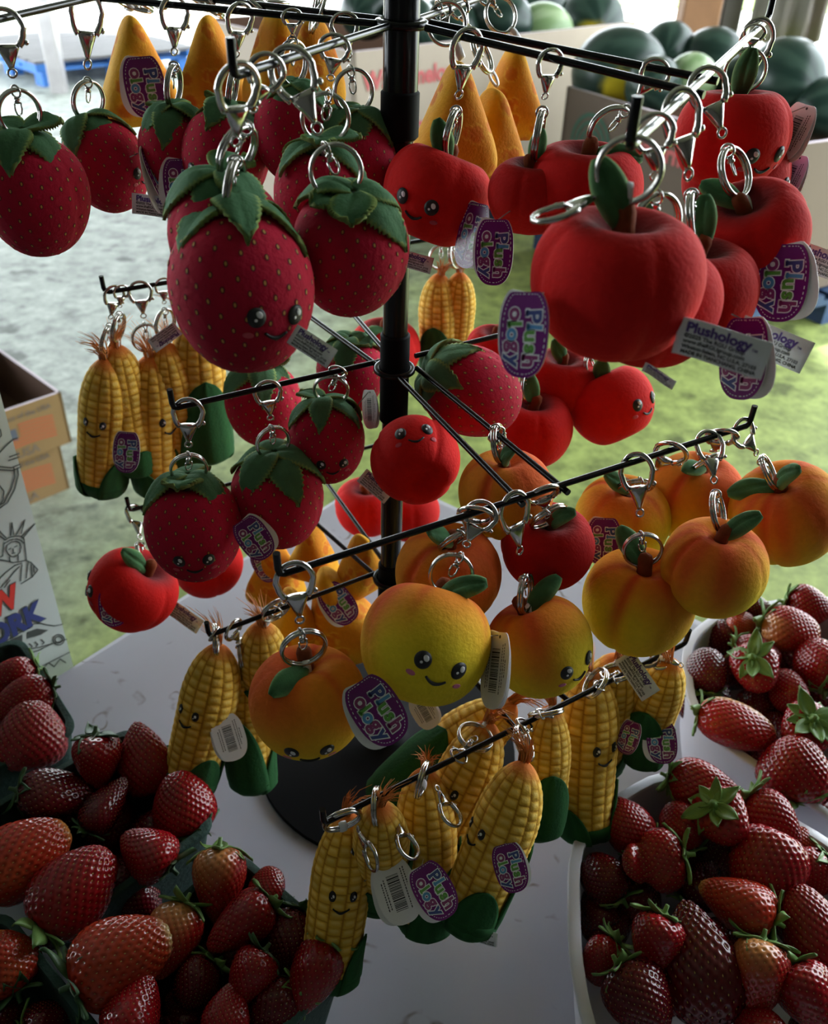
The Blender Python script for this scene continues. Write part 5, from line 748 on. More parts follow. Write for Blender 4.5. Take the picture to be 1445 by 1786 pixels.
def face_meshes(kind, var):
    key = (kind, var)
    if key in FACE: return FACE[key]
    u0 = 1.5 * PI
    if kind == 'corn': v0, dx, ea, eb, mw, my = .40, .0068, .0024, .0036, .0052, -.0078
    else: v0, dx, ea, eb, mw, my = .60, .0098, .0042, .0046, .0058, -.0075
    if kind == 'apple': v0 = .57
    out = []
    sh = .55 if kind == 'corn' else 1.
    for s in (-1, 1):
        eye = patch(kind, var, u0, v0, ell(s * dx, 0, ea, eb), .0006, dome=.0008)
        hl = patch(kind, var, u0, v0, ell(s * dx + .0010 * sh, .0012 * sh, .0013 * sh, .0017 * sh, .5, 10), .0016, 'white_thread', 'eye_highlight', dome=.0002)
        hl2 = patch(kind, var, u0, v0, ell(s * dx - .0008 * sh, -.0012 * sh, .0007 * sh, .0007 * sh, 0, 8), .0016, 'white_thread', 'eye_glint')
        ck = None
        if kind != 'corn': ck = patch(kind, var, u0, v0, ell(s * dx * 1.45, -.0078, .0027, .0015, s * .2, 12), .0004, 'pink_thread' if kind == 'peach' else 'cheek_red', 'cheek')
        out.append((eye, hl, hl2, ck))
    arc = []; N = 14; th = .0006 if kind == 'corn' else .0008
    for i in range(N + 1):
        a = -1 + 2 * i / N; arc.append((a * mw, my - .0028 * (1 - a * a) + th * (1 - .55 * abs(a))))
    for i in range(N, -1, -1):
        a = -1 + 2 * i / N; arc.append((a * mw, my - .0028 * (1 - a * a) - th * (1 - .55 * abs(a))))
    fn = dict(straw=P_straw, apple=P_apple, peach=P_peach, corn=P_corn)[kind]
    f = lambda a, b: fn(np.array([a]), np.array([b]), var)[0]
    e = 2e-3; sx = np.linalg.norm(f(u0 + e, v0) - f(u0 - e, v0)) / (2 * e); sy = np.linalg.norm(f(u0, v0 + e) - f(u0, v0 - e)) / (2 * e)
    pts = []
    for i in range(N + 1):
        a = -1 + 2 * i / N; p = f(u0 + a * mw / sx, v0 - (my - .0028 * (1 - a * a)) / sy); q = np.array([p[0], p[1], 0]); pts.append(p + q / np.linalg.norm(q) * .0004)
    mouth = MB().tube(pts, [th * (1 - .5 * abs(-1 + 2 * i / N)) + .0002 for i in range(N + 1)], 6).mesh('mouth', 'black_thread')
    FACE[key] = (out, mouth); return FACE[key]

# leaves of the plush fruit
def calyx_leaf(seed, lift):
    """serrated felt leaf of the strawberry cap: lies over the crown of the berry along +x, z measured from the body centre"""
    n, m = 28, 11; P = np.zeros((n, m, 3)); cT = np.zeros((n, m, 3)); cB = np.zeros((n, m, 3)); r = random.Random(seed)
    wmax = .0112 * r.uniform(.92, 1.1)
    def crown(rho): return .0355 * math.sqrt(max(.02, 1 - (min(rho, .033) / .0345) ** 2)) ** 1.15
    for i in range(n):
        s = i / (n - 1); w = wmax * math.sin(PI * min(1, s * .88 + .05)) ** .62; w *= 1 + (.09 if i % 2 else -.07) * float(smooth(.15, .4, np.array(s)))
        if i == n - 1: w *= .4
        for j in range(m):
            q = -1 + 2 * j / (m - 1); y = q * w; x = .002 + .0300 * s * (1 - .10 * abs(lift) / .01 * s) - .002 * q * q
            rho = math.hypot(x, y); z = crown(rho) + .0020 + .0034 * math.sin(PI * s * .85) + lift * s * s - .004 * s ** 3 + .0022 * math.sin(4.2 * s + seed * 2 + 2.1 * q) * s - .0010 * math.exp(-(q / .16) ** 2) + (.004 * q * q * s if lift > .004 else 0)
            P[i, j] = (x, y, z)
            ed = max(float(smooth(.76, .98, np.array(abs(q)))), float(smooth(.93, 1., np.array(s))))
            cT[i, j] = np.array((.062, .155, .072)) * (1 - ed) + np.array((.20, .28, .08)) * ed
            cB[i, j] = np.array((.15, .20, .06))
    return slab(P, .0020, ('plush_green',), cT, cB, 'calyx_leaf')
CALYX = [calyx_leaf(i, c) for i, c in enumerate((.001, .004, .015, .0025))]
def fruit_leaf():
    n, m = 18, 11; P = np.zeros((n, m, 3)); c = np.zeros((n, m, 3)); th = np.zeros((n, m)); L_ = .034
    for i in range(n):
        s = i / (n - 1); w = .0068 * math.sin(PI * (s * .90 + .06)) ** .6 * (.75 + .35 * s)
        for j in range(m):
            q = -1 + 2 * j / (m - 1); P[i, j] = (L_ * s, q * w, .003 * math.sin(PI * s) + .001 * math.sin(7 * s) * q)
            th[i, j] = .0058 * math.sqrt(max(0, 1 - q * q)) * (math.sin(PI * min(1, s * .9 + .08)) ** .5) * (1 - .45 * math.exp(-(q / .14) ** 2)) + .0005
            e = smooth(.72, 1., np.array(abs(q))); g = .5 + .5 * math.sin(9 * s + 3 * q)
            c[i, j] = (np.array((.060, .165, .065)) * (1 - .3 * g)) * (1 - e) + np.array((.19, .31, .12)) * e
    return slab(P, th, ('plush_green',), c, None, 'fruit_leaf')
FLEAF = fruit_leaf()
def fruit_stem():
    b = MB(); pts = [(0, 0, -.004), (.0004, 0, .002), (.001, .0003, .007), (.0022, .0004, .012), (.0032, .0002, .0145), (.0035, 0, .0155)]
    b.tube(pts, [.0042, .0046, .0042, .0044, .0034, .0012], 12); return b.mesh('fruit_stem', 'plush_stem')
FSTEM = fruit_stem()
GSTEM = MB().tube([(0, 0, 0), (0, 0, .006), (.001, 0, .011), (.0015, 0, .013), (.0017, 0, .0138)], [.0042, .0044, .0042, .0030, .0008], 12).mesh('cap_stem', 'cap_green')
def corn_husk(k, var):
    """green sheath leaf hugging the cob"""
    n, m = 22, 13; top = ((.34, .26, .58), (.26, .38, .64))[var][k]; u0 = 1.5 * PI + (1.15, -1.25, PI)[k]; A = (.85, .85, 1.2)[k]
    P = np.zeros((n, m, 3)); c = np.zeros((n, m, 3))
    for i in range(n):
        p = i / (n - 1); s = .995 - top * p; ha = A * (1 - p ** 2.0) ** .6 + .04
        for j in range(m):
            q = -1 + 2 * j / (m - 1); u = u0 + q * ha; r = float(corn_r(np.array(min(s, .90)))) * (1 if s < .93 else max(.25, 1 - ((s - .93) / .065) ** 2 * .6)) + .0016 + .0008 * p * (1 - .4 * abs(q)) + .0005 * (k == 2) + .0006 * math.exp(-(q / .15) ** 2)
            z = .058 - .116 * s - .002 * (k != 2)
            P[i, j] = (r * math.cos(u) + .0018 * math.sin(z * 34 + var * 2), r * math.sin(u) + .0014 * math.cos(z * 29 + var), z)
            g = .5 + .5 * math.sin(q * 11 + k)
            c[i, j] = np.array((.020, .095, .028)) * (.8 + .3 * g)
    P = P[:, ::-1]
    return slab(P, .0013, ('plush_green',), c, None, 'husk_leaf')
HUSK = {(k, v): corn_husk(k, v) for k in range(3) for v in range(2)}
def corn_base():
    b = MB(); pr = [(.0, -.0605), (.006, -.0603), (.012, -.0588), (.0165, -.0545), (.0188, -.0485), (.0190, -.044)]
    b.lathe(pr, 28); return b.mesh('husk_base', 'husk_base_green')
mat('husk_base_green', (.017, .080, .024), rough=.85, sheen=.3, spec=.2, var=.2, vscale=80)
HBASE = corn_base()
def corn_silk(seed):
    r = random.Random(seed); b = MB(); lean = r.uniform(-1, 1)
    for i in range(46):
        a = r.uniform(0, 2 * PI); rad = r.uniform(0, .0035); L_ = r.uniform(.013, .034)
        dx, dy = math.cos(a) * .35 + lean * .55, math.sin(a) * .35 + .25; p = Vector((rad * math.cos(a), rad * math.sin(a), .0555)); pts = [p]
        for k in range(1, 4):
            f = k / 3; pts.append(p + Vector((dx * L_ * f * f * .8, dy * L_ * f * f * .8, L_ * f * (1 - .35 * f))))
        b.tube(pts, [.0005, .0004, .00028, .0001], 3)
    return b.mesh('silk', 'silk')
SILK = [corn_silk(i) for i in range(4)]

# ------------------------------------------------------------------ key ring hardware
def ring_pts(R, n=36, z=0., rx=None): return [((rx or R) * math.cos(2 * PI * i / n), z, R * math.sin(2 * PI * i / n)) for i in range(n)]
b = MB()
for y in (-.00085, .00085): b.tube(ring_pts(.0116, z=y), .00105, 8, closed=True)
H_RING = b.mesh('key_ring', 'chrome')
b = MB()
lp = [(.0086 * math.sin(a) * (1.0 if math.cos(a) < 0 else 1.08), 0, -.0085 + .0098 * math.cos(a)) for a in np.linspace(-2.45, 2.45, 26)]
b.tube(lp, [.0012 + .0006 * abs(i - 12.5) / 12.5 for i in range(26)], 8)
V = []; pr = [(-.0150, .0058, .0016), (-.0168, .0056, .0021), (-.0195, .0044, .0023), (-.0225, .0030, .0022), (-.0250, .0019, .0018), (-.0268, .0012, .0012)]
nn = 14; Fq = []
for z, a, c in pr:
    for j in range(nn): V.append((a * math.cos(2 * PI * j / nn), c * math.sin(2 * PI * j / nn), z))
for i in range(len(pr) - 1):
    for j in range(nn): Fq.append((i * nn + j, (i + 1) * nn + j, (i + 1) * nn + (j + 1) % nn, i * nn + (j + 1) % nn))
Fq.append(tuple(range(nn))); Fq.append(tuple(range(len(V) - 1, len(V) - nn - 1, -1)))
b.add(V, Fq)
b.tube([(-.0048, 0, -.0155), (-.0078, 0, -.0148), (-.0092, 0, -.0145)], [.0009, .0008, .0008], 6)
b.lathe([(.0002, -.0014), (.0012, -.0008), (.0014, 0), (.0012, .0008), (.0002, .0014)], 8, c=(-.0095, 0, -.0144))
b.tube([(.0022 * math.cos(2 * PI * i / 14), .0022 * math.sin(2 * PI * i / 14) * .2, -.0288 + .0022 * math.sin(2 * PI * i / 14)) for i in range(14)], .0006, 6, closed=True)
H_CLASP = b.mesh('clasp', 'chrome')
b = MB()
b.tube([(0, .0030 * math.cos(2 * PI * i / 16), .0030 * math.sin(2 * PI * i / 16)) for i in range(16)], .0006, 6, closed=True)
b.lathe([(.0004, -.0062), (.0017, -.0058), (.0019, -.0048), (.0012, -.0042), (.0018, -.0036), (.0017, -.0028), (.0004, -.0024)], 12)
b.tube([(.0022, 0, -.0056), (.0024, 0, -.0090), (.0016, 0, -.0112), (0, 0, -.0120), (-.0016, 0, -.0112), (-.0024, 0, -.0090), (-.0022, 0, -.0056)], .0005, 6)
H_SWIVEL = b.mesh('swivel', 'chrome')
b = MB()
b.tube([(0, .0019 * math.cos(a), .0055 + .0038 * math.sin(a) * (1.25 if math.sin(a) > 0 else 1.6)) for a in np.linspace(0, 2 * PI, 16, endpoint=False)], .0007, 6, closed=True)
H_RIB = mesh('ribbon_loop', [(x * 3.6, y, z) if abs(x) > 1e-5 else (x, y, z) for x, y, z in b.V], b.F, 'ribbon_white')
HW = dict(key_ring=H_RING, clasp=H_CLASP, swivel=H_SWIVEL, ribbon=H_RIB)
HWNAME = dict(key_ring='key_ring', clasp='clasp', swivel='swivel', ribbon='ribbon_loop')

# ------------------------------------------------------------------ printed tags and labels
def text_mesh(txt, size, off=0., space=1.):
    cu = bpy.data.curves.new('t', 'FONT'); cu.body = txt; cu.size = size; cu.offset = off; cu.resolution_u = 3; cu.space_character = space; cu.fill_mode = 'FRONT'
    o = bpy.data.objects.new('t', cu); COL.objects.link(o)
    me = bpy.data.meshes.new_from_object(o.evaluated_get(bpy.context.evaluated_depsgraph_get()))
    V = [tuple(v.co) for v in me.vertices]; Fc = [tuple(p.vertices) for p in me.polygons]
    bpy.data.objects.remove(o); bpy.data.curves.remove(cu); bpy.data.meshes.remove(me)
    return V, Fc
def put(mb, VF, x, y, z, m=0, rot=0., xs=1.):
    V, Fc = VF; c, s = math.cos(rot), math.sin(rot)
    mb.add([(x + (vx * xs) * c - vy * s, y + (vx * xs) * s + vy * c, z) for vx, vy, _ in V], Fc, m)
TL, TW = .036, .0238
def tag_outline(inset=0., n=40):
    pts = []
    for i in range(n):
        a = 2 * PI * i / n; c, s = math.cos(a), math.sin(a); e = 2 / 2.55
        x = (TL / 2 - inset) * (abs(c) ** e) * (1 if c >= 0 else -1); y = (TW / 2 - inset) * (abs(s) ** e) * (1 if s >= 0 else -1)
        pts.append((max(x, -TL / 2 + .0022 + inset * .6), y))
    return pts
def plate(pts, th, mats, name):
    n = len(pts); V = [(x, y, th / 2) for x, y in pts] + [(x, y, -th / 2) for x, y in pts]
    Fc = [tuple(range(n)), tuple(range(2 * n - 1, n - 1, -1))] + [(i, n + i, n + (i + 1) % n, (i + 1) % n) for i in range(n)]
    return mesh(name, V, Fc, mats, smooth=False, mi=[0, 1] + [1] * n)
TAG_FRONT = plate(tag_outline(), .0004, ['tag_purple', 'tag_white'], 'tag_front')
TAG_BACK = plate(tag_outline(), .0004, ['tag_white', 'tag_white'], 'tag_back')
b = MB(); op = tag_outline(.0015, 96)
for i in range(0, 96, 2):
    (x0, y0), (x1, y1) = op[i], op[(i + 1) % 96]; d = Vector((x1 - x0, y1 - y0)); 
    if d.length < 1e-5: continue
    nn_ = Vector((-d.y, d.x)).normalized() * .00016
    b.quad((x0 - nn_.x, y0 - nn_.y, .00028), (x1 - nn_.x, y1 - nn_.y, .00028), (x1 + nn_.x, y1 + nn_.y, .00028), (x0 + nn_.x, y0 + nn_.y, .00028))
TAG_STITCH = b.mesh('stitching', 'ink_white', smooth=False)
LET = [('P', -.0088, .0012, .0102, 0, .06), ('l', -.0035, .0020, .0100, 1, -.05), ('u', -.0010, .0008, .0096, 2, .03), ('s', .0044, .0012, .0092, 2, -.05), ('h', .0086, .0004, .0104, 3, .0),
       ('o', -.0098, -.0070, .0098, 3, .0), ('l', -.0042, -.0076, .0094, 2, .04), ('o', -.0016, -.0078, .0092, 1, .0), ('g', .0036, -.0072, .0098, 3, .04), ('y', .0090, -.0070, .0098, 0, -.04)]
bo, bc = MB(), MB()
for ch, x, y, sz, ci, ro in LET:
    put(bo, text_mesh(ch, sz, .00085), x, y, .00030, 0, ro); put(bc, text_mesh(ch, sz, .00036), x, y, .00038, ci, ro)
    # slab feet that give the letters their chunky serif look
    if ch in 'Plh': 
        for VF_m, g, zz in ((bo, .0007, .00030), (bc, .0001, .00038)):
            x0 = x + .0006; VF_m.quad((x0 - .0006 - g, y - g, zz), (x0 + .0017 + g, y - g, zz), (x0 + .0017 + g, y + .0008 + g, zz), (x0 - .0006 - g, y + .0008 + g, zz), 0 if VF_m is bo else ci)
hx, hy = -.0072, -.0047
bo.add([(hx, hy - .0010, .0004), (hx + .0011, hy + .0002, .0004), (hx + .0006, hy + .0009, .0004), (hx, hy + .0004, .0004), (hx - .0006, hy + .0009, .0004), (hx - .0011, hy + .0002, .0004)], [(0, 1, 2, 3, 4, 5)])
TAG_OUT = bo.mesh('lettering_outline', 'ink_white', smooth=False)
TAG_LET = bc.mesh('lettering', ['ink_navy', 'ink_blue', 'ink_green', 'ink_magenta'], smooth=False)
b = MB(); rr = random.Random(4); x = -.0085
while x < .0105:
    w = rr.choice((.0002, .0003, .0005, .0008)); b.quad((x, -.0036, .00026), (x + w, -.0036, .00026), (x + w, .0034, .00026), (x, .0034, .00026)); x += w + rr.choice((.00025, .0003, .0005))
for y0, xa, xb in ((.0052, -.0105, .0100), (.0068, -.0110, .0080), (.0083, -.004, .004), (-.0058, -.0075, .0085), (-.0074, -.0060, .0090)):
    x = xa
    while x < xb:
        w = rr.uniform(.0006, .0014); b.quad((x, y0, .00026), (x + w, y0, .00026), (x + w, y0 + .0006, .00026), (x, y0 + .0006, .00026)); x += w + .0004
b.lathe([(.0008, .00022), (.0008, .0003)], 12, c=(-.0138, .002, 0))
TAG_BAR = b.mesh('barcode', 'ink_black', smooth=False)
LL, LW = .040, .0180
def bendz(x): return .0030 * math.sin(x / LL * PI) + .0022 * (x / LL) ** 2
def label_mesh():
    n, m = 16, 3; P = np.zeros((n, m, 3))
    for i in range(n):
        x = -LL / 2 + LL * i / (n - 1)
        for j in range(m): P[i, j] = (x, LW * (j / (m - 1) - .5), bendz(x))
    return slab(P, .0003, ('satin_white',), name='care_label')
LABEL = label_mesh()
bl, bp_ = MB(), MB()
put(bp_, text_mesh('Plushology', .0066, .00028), -.0165, .0030, 0); put(bp_, text_mesh('TM', .0018, .00004), .0125, .0028, 0)
for t, y, sz in (('©2025 The RGU Group', .0002, .0027), ('www.theRGUgroup.com', -.0024, .0027), ('Winston-Salem, NC U.S.A. 27103', -.0050, .0024), ('MADE IN TIANCHANG, CHINA', -.0076, .0024)):
    put(bl, text_mesh(t, sz, .00009), -.0165, y, 0)
for q in (bl, bp_): q.V = [(x, y, bendz(x) + .0004) for x, y, z in q.V]
LABEL_TXT = bl.mesh('label_print', 'ink_black', smooth=False); LABEL_LOGO = bp_.mesh('label_lettering', 'ink_purple', smooth=False)
H_STRING = MB().tube([(0, 0, 0), (0, 0, 1)], .0003, 5).mesh('tag_string', 'tag_string')

# ------------------------------------------------------------------ the place: floor, outdoors, unseen roof and walls added to shape the light
def struct(name, me, kind='structure'):
    o = ob(name, me); o['kind'] = kind; return o
def block(name, c, d, m, rz=0.): return struct(name, MB().box(c, d, rz).mesh(name, m, smooth=False))
FZ = -.75
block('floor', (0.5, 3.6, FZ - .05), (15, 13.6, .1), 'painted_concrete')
block('shade_ceiling', (-2.3, 3.3, 2.35), (10.4, 13.4, .1), 'shade_ceiling_board')  # unseen roof; extent set to shade the inside and admit sky from the right
block('shade_wall_back', (-.8, -2.9, .8), (7.7, .1, 3.2), 'shade_wall_board')  # unseen dark wall added behind the camera to block front light
block('shade_wall_left', (-4.6, -1.25, .8), (.1, 3.3, 3.2), 'shade_wall_board')  # unseen, added to cut light from the left, length set for that
block('shade_wall_right', (2.9, -1.2, .8), (.1, 3.4, 3.2), 'shade_wall_board')  # unseen, added to hold back light from the right front
block('ground_outside', (0, 24, FZ - .13), (70, 30, .1), 'gravel')
block('lawn_outside', (-4, 22, FZ - .10), (22, 14, .1), 'lawn')

# ------------------------------------------------------------------ table
tb = ob('market_table', None); tb.empty_display_size = .1
tag(tb, 'white vinyl covered market table under the rack and the berry baskets', 'table')
e1 = Vector((math.cos(math.radians(53)), math.sin(math.radians(53)), 0)); e2 = Vector((e1.y, -e1.x, 0))
cn = Vector((-.033, .472, 0))       # far corner of the top
Lx, Ly = 1.6, 1.05                  # along -e1, along e2
def tp(a, b_, z): p = cn - e1 * a + e2 * b_; return (p.x, p.y, z)
q = MB(); R_ = .012
pts = [tp(0, 0, 0), tp(0, Ly, 0), tp(Lx, Ly, 0), tp(Lx, 0, 0)]
prof = [(-.004, 0.), (.003, -.001), (.006, -.005), (.006, -.030)]
cen = Vector(tp(Lx / 2, Ly / 2, 0)); V = []
for off, z in prof:
    for p in pts:
        d = (Vector(p) - cen); d = Vector((d.x, d.y, 0)).normalized() * off * 1.4; V.append((p[0] + d.x, p[1] + d.y, z))
Fq = [(3, 2, 1, 0)] + [(i * 4 + j, i * 4 + (j + 1) % 4, (i + 1) * 4 + (j + 1) % 4, (i + 1) * 4 + j) for i in range(3) for j in range(4)] + [(12, 13, 14, 15)]
q.add(V, Fq)
me = q.mesh('table_top', 'table_vinyl', smooth=False); me.flip_normals() if me.polygons[0].normal.z < 0 else None
ob('table_top', me, tb)
for a, b_ in ((.08, .08), (.08, Ly - .08), (Lx - .08, .08), (Lx - .08, Ly - .08)):
    x, y, _ = tp(a, b_, 0); ob('leg', MB().tube([(x, y, -.03), (x, y, FZ)], .016, 10).mesh('leg', 'steel_post'), tb)

# ------------------------------------------------------------------ display rack
rk = ob('display_rack', None); tag(rk, 'black wire spinner rack with three tiers of hooked arms on a round base', 'rack')
ob('base', sharp(MB().lathe([(.001, 0), (.117, 0), (.120, .002), (.119, .005), (.060, .012), (.022, .016), (.014, .022), (.010, .026)], 56).mesh('base', 'black_plastic')), rk)
def cyl(r, z0, z1, bev=.0008): return [(r - bev, z0), (r, z0 + bev), (r, z1 - bev), (r - bev, z1)]
ob('pole_tube', sharp(MB().lathe(cyl(.0078, .02, .25), 28).mesh('pole_tube', 'black_paint')), rk)
ob('pole_tube', sharp(MB().lathe(cyl(.0082, .25, .56), 28).mesh('pole_tube', 'black_paint')), rk)
ob('pole_tube', sharp(MB().lathe(cyl(.0100, .54, .80), 28).mesh('pole_tube', 'black_paint')), rk)
ob('sleeve', sharp(MB().lathe(cyl(.0112, .541, .5665, .001), 32).mesh('sleeve', 'black_plastic')), rk)
ob('sleeve', sharp(MB().lathe(cyl(.0100, .352, .418, .001), 32).mesh('sleeve', 'black_plastic')), rk)
ob('sleeve', sharp(MB().lathe(cyl(.0098, .170, .222, .001), 32).mesh('sleeve', 'black_plastic')), rk)
WR = .0019
for z, R0 in ((.600, .0128), (.392, .0122), (.207, .0120)):
    ob('collar', MB().tube([(R0 * math.cos(2 * PI * i / 28), R0 * math.sin(2 * PI * i / 28), z) for i in range(28)], .0024, 8, closed=True).mesh('collar', 'black_paint'), rk)
def arm(name, key, hook0=False, hook1=False, hh=.0135, m='black_paint'):
    a, c = Vector(ROD[key][0]), Vector(ROD[key][1]); d = (c - a).normalized(); pts = []
    up = Vector((0, 0, 1))
    if hook0: pts += [a - d * .0015 + up * hh, a - d * .0012 + up * .004, a - d * .0004 + up * .001]
    pts += [a + d * .002, a * .75 + c * .25, a * .5 + c * .5, a * .25 + c * .75, c - d * .002]
    if hook1: pts += [c + d * .0004 + up * .001, c + d * .0012 + up * .004, c + d * .0015 + up * hh]
    ob(name, sharp(MB().tube(pts, WR, 10).mesh(name, m), 50), rk)
for k in ('1a', '1b', '2b', '2b2', '3d', '3d2'): arm('hook_arm', k, hook1=True)
for k in ('1c', '1c2', '1d', '1d2', '2c', '2c2', '2d', '2d2', '3c', '3c2', '3e', '3e2'): arm('double_rod', k)
arm('crossbar', '1x', m='wire_sky_reflection')
for e_ in (0, 1):
    a = Vector(ROD['1x'][e_]); d = (Vector(ROD['1x'][1 - e_]) - a).normalized(); up = Vector((0, 0, 1))
    ob('hook_tip', sharp(MB().tube([a + d * .004, a + d * .001 + up * .0003, a - d * .001 + up * .003, a - d * .0012 + up * .017], WR * 1.12, 10).mesh('hook_tip', 'black_paint'), 50), rk)
for k in ('1y', '2x', '2y', '3x', '3y'): arm('crossbar', k, True, True)

# ------------------------------------------------------------------ plush key chains
NM = dict(straw='strawberry_plush', apple='apple_plush', peach='peach_plush', corn='corn_plush', cheese='cheese_plush')
GR = dict(straw='plush strawberry key chains on the rack', apple='plush apple key chains on the rack', peach='plush peach key chains on the rack', corn='plush corn key chains on the rack', cheese='plush cheese key chains on the rack')
TOPZ = dict(straw=.029, apple=.0165, peach=.021)
rnd = random.Random(11)
def add_tag(root, t, ctr):
    kind, loc, q_, s_ = t; M = TR(loc, q_, s_)
    if kind == 'label':
        lb = ob('care_label', LABEL, root, mw=M); ob('label_lettering', LABEL_LOGO, lb, local=Matrix.Identity(4)); ob('label_print', LABEL_TXT, lb, local=Matrix.Identity(4)); return
    hinge = Matrix.Translation((-TL / 2 + .002, 0, 0))
    if kind == 'tag':
        tg = ob('hang_tag', TAG_FRONT, root, mw=M)
        ob('stitching', TAG_STITCH, tg, local=Matrix.Identity(4)); ob('lettering_outline', TAG_OUT, tg, local=Matrix.Identity(4)); ob('lettering', TAG_LET, tg, local=Matrix.Identity(4))
        sw = rnd.choice((-1, 1)) * rnd.uniform(.10, .22)
        ob('back_ply', TAG_BACK, tg, local=hinge @ Matrix.Rotation(.16, 4, 'Y') @ Matrix.Rotation(sw, 4, 'Z') @ hinge.inverted())
    else:
        tg = ob('hang_tag', TAG_BACK, root, mw=M); tg['label'] = 'white back of the tag with a barcode'
        ob('barcode', TAG_BAR, tg, local=Matrix.Identity(4))
        ob('front_ply', TAG_FRONT, tg, local=hinge @ Matrix.Rotation(.14, 4, 'Y') @ Matrix.Rotation(rnd.uniform(-.15, .15), 4, 'Z') @ Matrix.Rotation(PI, 4, 'X') @ hinge.inverted())
    h = M @ Vector((-TL / 2 + .0035, 0, 0)); c_ = Vector(ctr); d = (c_ - h); ln = min(.03, d.length * .85)
    ob('tag_string', H_STRING, root, mw=Matrix.LocRotScale(h, d.to_track_quat('Z', 'Y'), Vector((1, 1, ln))))
for P in PLUSH:
    k, v = P['k'], P['v']
    root = ob(NM[k], None, mw=TR(P['loc'], P['q'], P['s'])); root.empty_display_size = .02
    tag(root, P['label'], 'plush toy', GR[k])
    I4 = Matrix.Identity(4)
    bvar = v if not (k in ('straw', 'corn', 'cheese')) else v % 2
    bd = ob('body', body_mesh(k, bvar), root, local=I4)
    if k == 'straw':
        o = ob('printed_seeds', plush_seeds(bvar), root, local=I4); o['kind'] = 'stuff'
        a0 = rnd.uniform(0, 6.28)
        for i in range(6):
            a = a0 + i * PI / 3 + rnd.uniform(-.15, .15)
            ob('leaf', CALYX[rnd.choice((0, 0, 1, 3, 2))], root, local=Matrix.Translation((0, 0, .0004 + .0028 * (i % 2))) @ Matrix.Rotation(a, 4, 'Z') @ Matrix.Translation((0, 0, .036)) @ Matrix.Rotation(rnd.uniform(-.16, .16), 4, 'X') @ Matrix.Rotation(rnd.uniform(-.12, .04), 4, 'Y') @ Matrix.Translation((0, 0, -.036)) @ Matrix.Diagonal((rnd.uniform(.85, 1.08), rnd.uniform(.9, 1.1), 1, 1)))
        ob('stem', GSTEM, root, local=Matrix.Translation((.002, .002, .030)) @ Matrix.Rotation(rnd.uniform(0, 6.28), 4, 'Z') @ Matrix.Rotation(.7, 4, 'Y'))
    elif k in ('apple', 'peach'):
        ob('stem', FSTEM, root, local=Matrix.Translation((0, .002, TOPZ[k] - .001)) @ Matrix.Rotation(rnd.uniform(0, 6.28), 4, 'Z'))
        for lq in P['leaf']:
            ob('leaf', FLEAF, root, local=TR((0, 0, TOPZ[k] + .003), lq, (.86, 1.06, 1.0)))
    elif k == 'corn':
        ob('husk_base', HBASE, root, local=I4)
        for i in range(3): ob('husk_leaf', HUSK[(i, bvar)], root, local=I4)
        ob('silk', SILK[rnd.randrange(4)], root, local=Matrix.Rotation(rnd.uniform(0, 6.28), 4, 'Z'))['kind'] = 'stuff'
    if P['f'] and k != 'cheese':
        eyes, mouth = face_meshes(k, bvar)
        for e_, h1, h2, ck in eyes:
            eo = ob('eye', e_, root, local=I4); ob('eye_highlight', h1, eo, local=I4); ob('eye_glint', h2, eo, local=I4)
            if ck: ob('cheek', ck, root, local=I4)
        ob('mouth', mouth, root, local=I4)
    for (t, loc, q_, s_) in P['hw']:
        ob(HWNAME[t], HW[t], root, mw=TR(loc, q_, s_))
    for t in P['tags']: add_tag(root, t, P['loc'])

# ------------------------------------------------------------------ real strawberries
def berry_prof(t, var):
    c = np.cos(t); s = np.sin(t)
    if var == 0: return .5 * s ** .80 * (1 + .42 * c - .06 * c * c), .5 * c
    if var == 1: return .5 * s ** .85 * (1 + .12 * c), .5 * c
    if var == 2: return .5 * s ** .85 * (1 + .42 * c - .10 * c * c), .5 * c
    if var == 3: return .5 * s ** .72 * (1 + .30 * c), .5 * c
    return .5 * s ** .75 * (1 + .30 * c), .5 * c
def berry_pts(u, v, var):
    t = PI * v; r, z = berry_prof(t, var); r = r / (.53 if var in (0, 2) else .505)* .5
    z = z - .06 * np.exp(-(r / .12) ** 2) * (v < .4)
    sq = 1 + (.10 * np.cos(2 * u + var) + .05 * np.cos(3 * u + 2 * var)) * np.sin(t)
    X = np.stack([r * sq * np.cos(u), r * sq * np.sin(u), z], -1)
    if var == 4: X[..., 0] += .22 * smooth(.0, -.5, z); X[..., :2] *= (1 - .25 * np.exp(-((z + .18) / .10) ** 2))[..., None]
    X[..., 0] += .05 * np.sin(z * 5 + var)
    return X * (1 + .045 * wob(X, 90 + var, 3.2)[..., None])
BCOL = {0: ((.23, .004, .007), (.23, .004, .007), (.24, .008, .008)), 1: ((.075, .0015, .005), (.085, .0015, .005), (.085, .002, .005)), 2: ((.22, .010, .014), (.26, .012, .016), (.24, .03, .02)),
        3: ((.29, .009, .006), (.32, .022, .009), (.42, .17, .04)), 4: ((.31, .11, .04), (.28, .010, .008), (.32, .06, .02)), 5: ((.32, .02, .009), (.34, .028, .010), (.52, .40, .17)), 6: ((.36, .02, .012), (.32, .010, .012), (.35, .02, .015))}
NS = 380
BSEED = seeds_uv(NS)
BM = {}
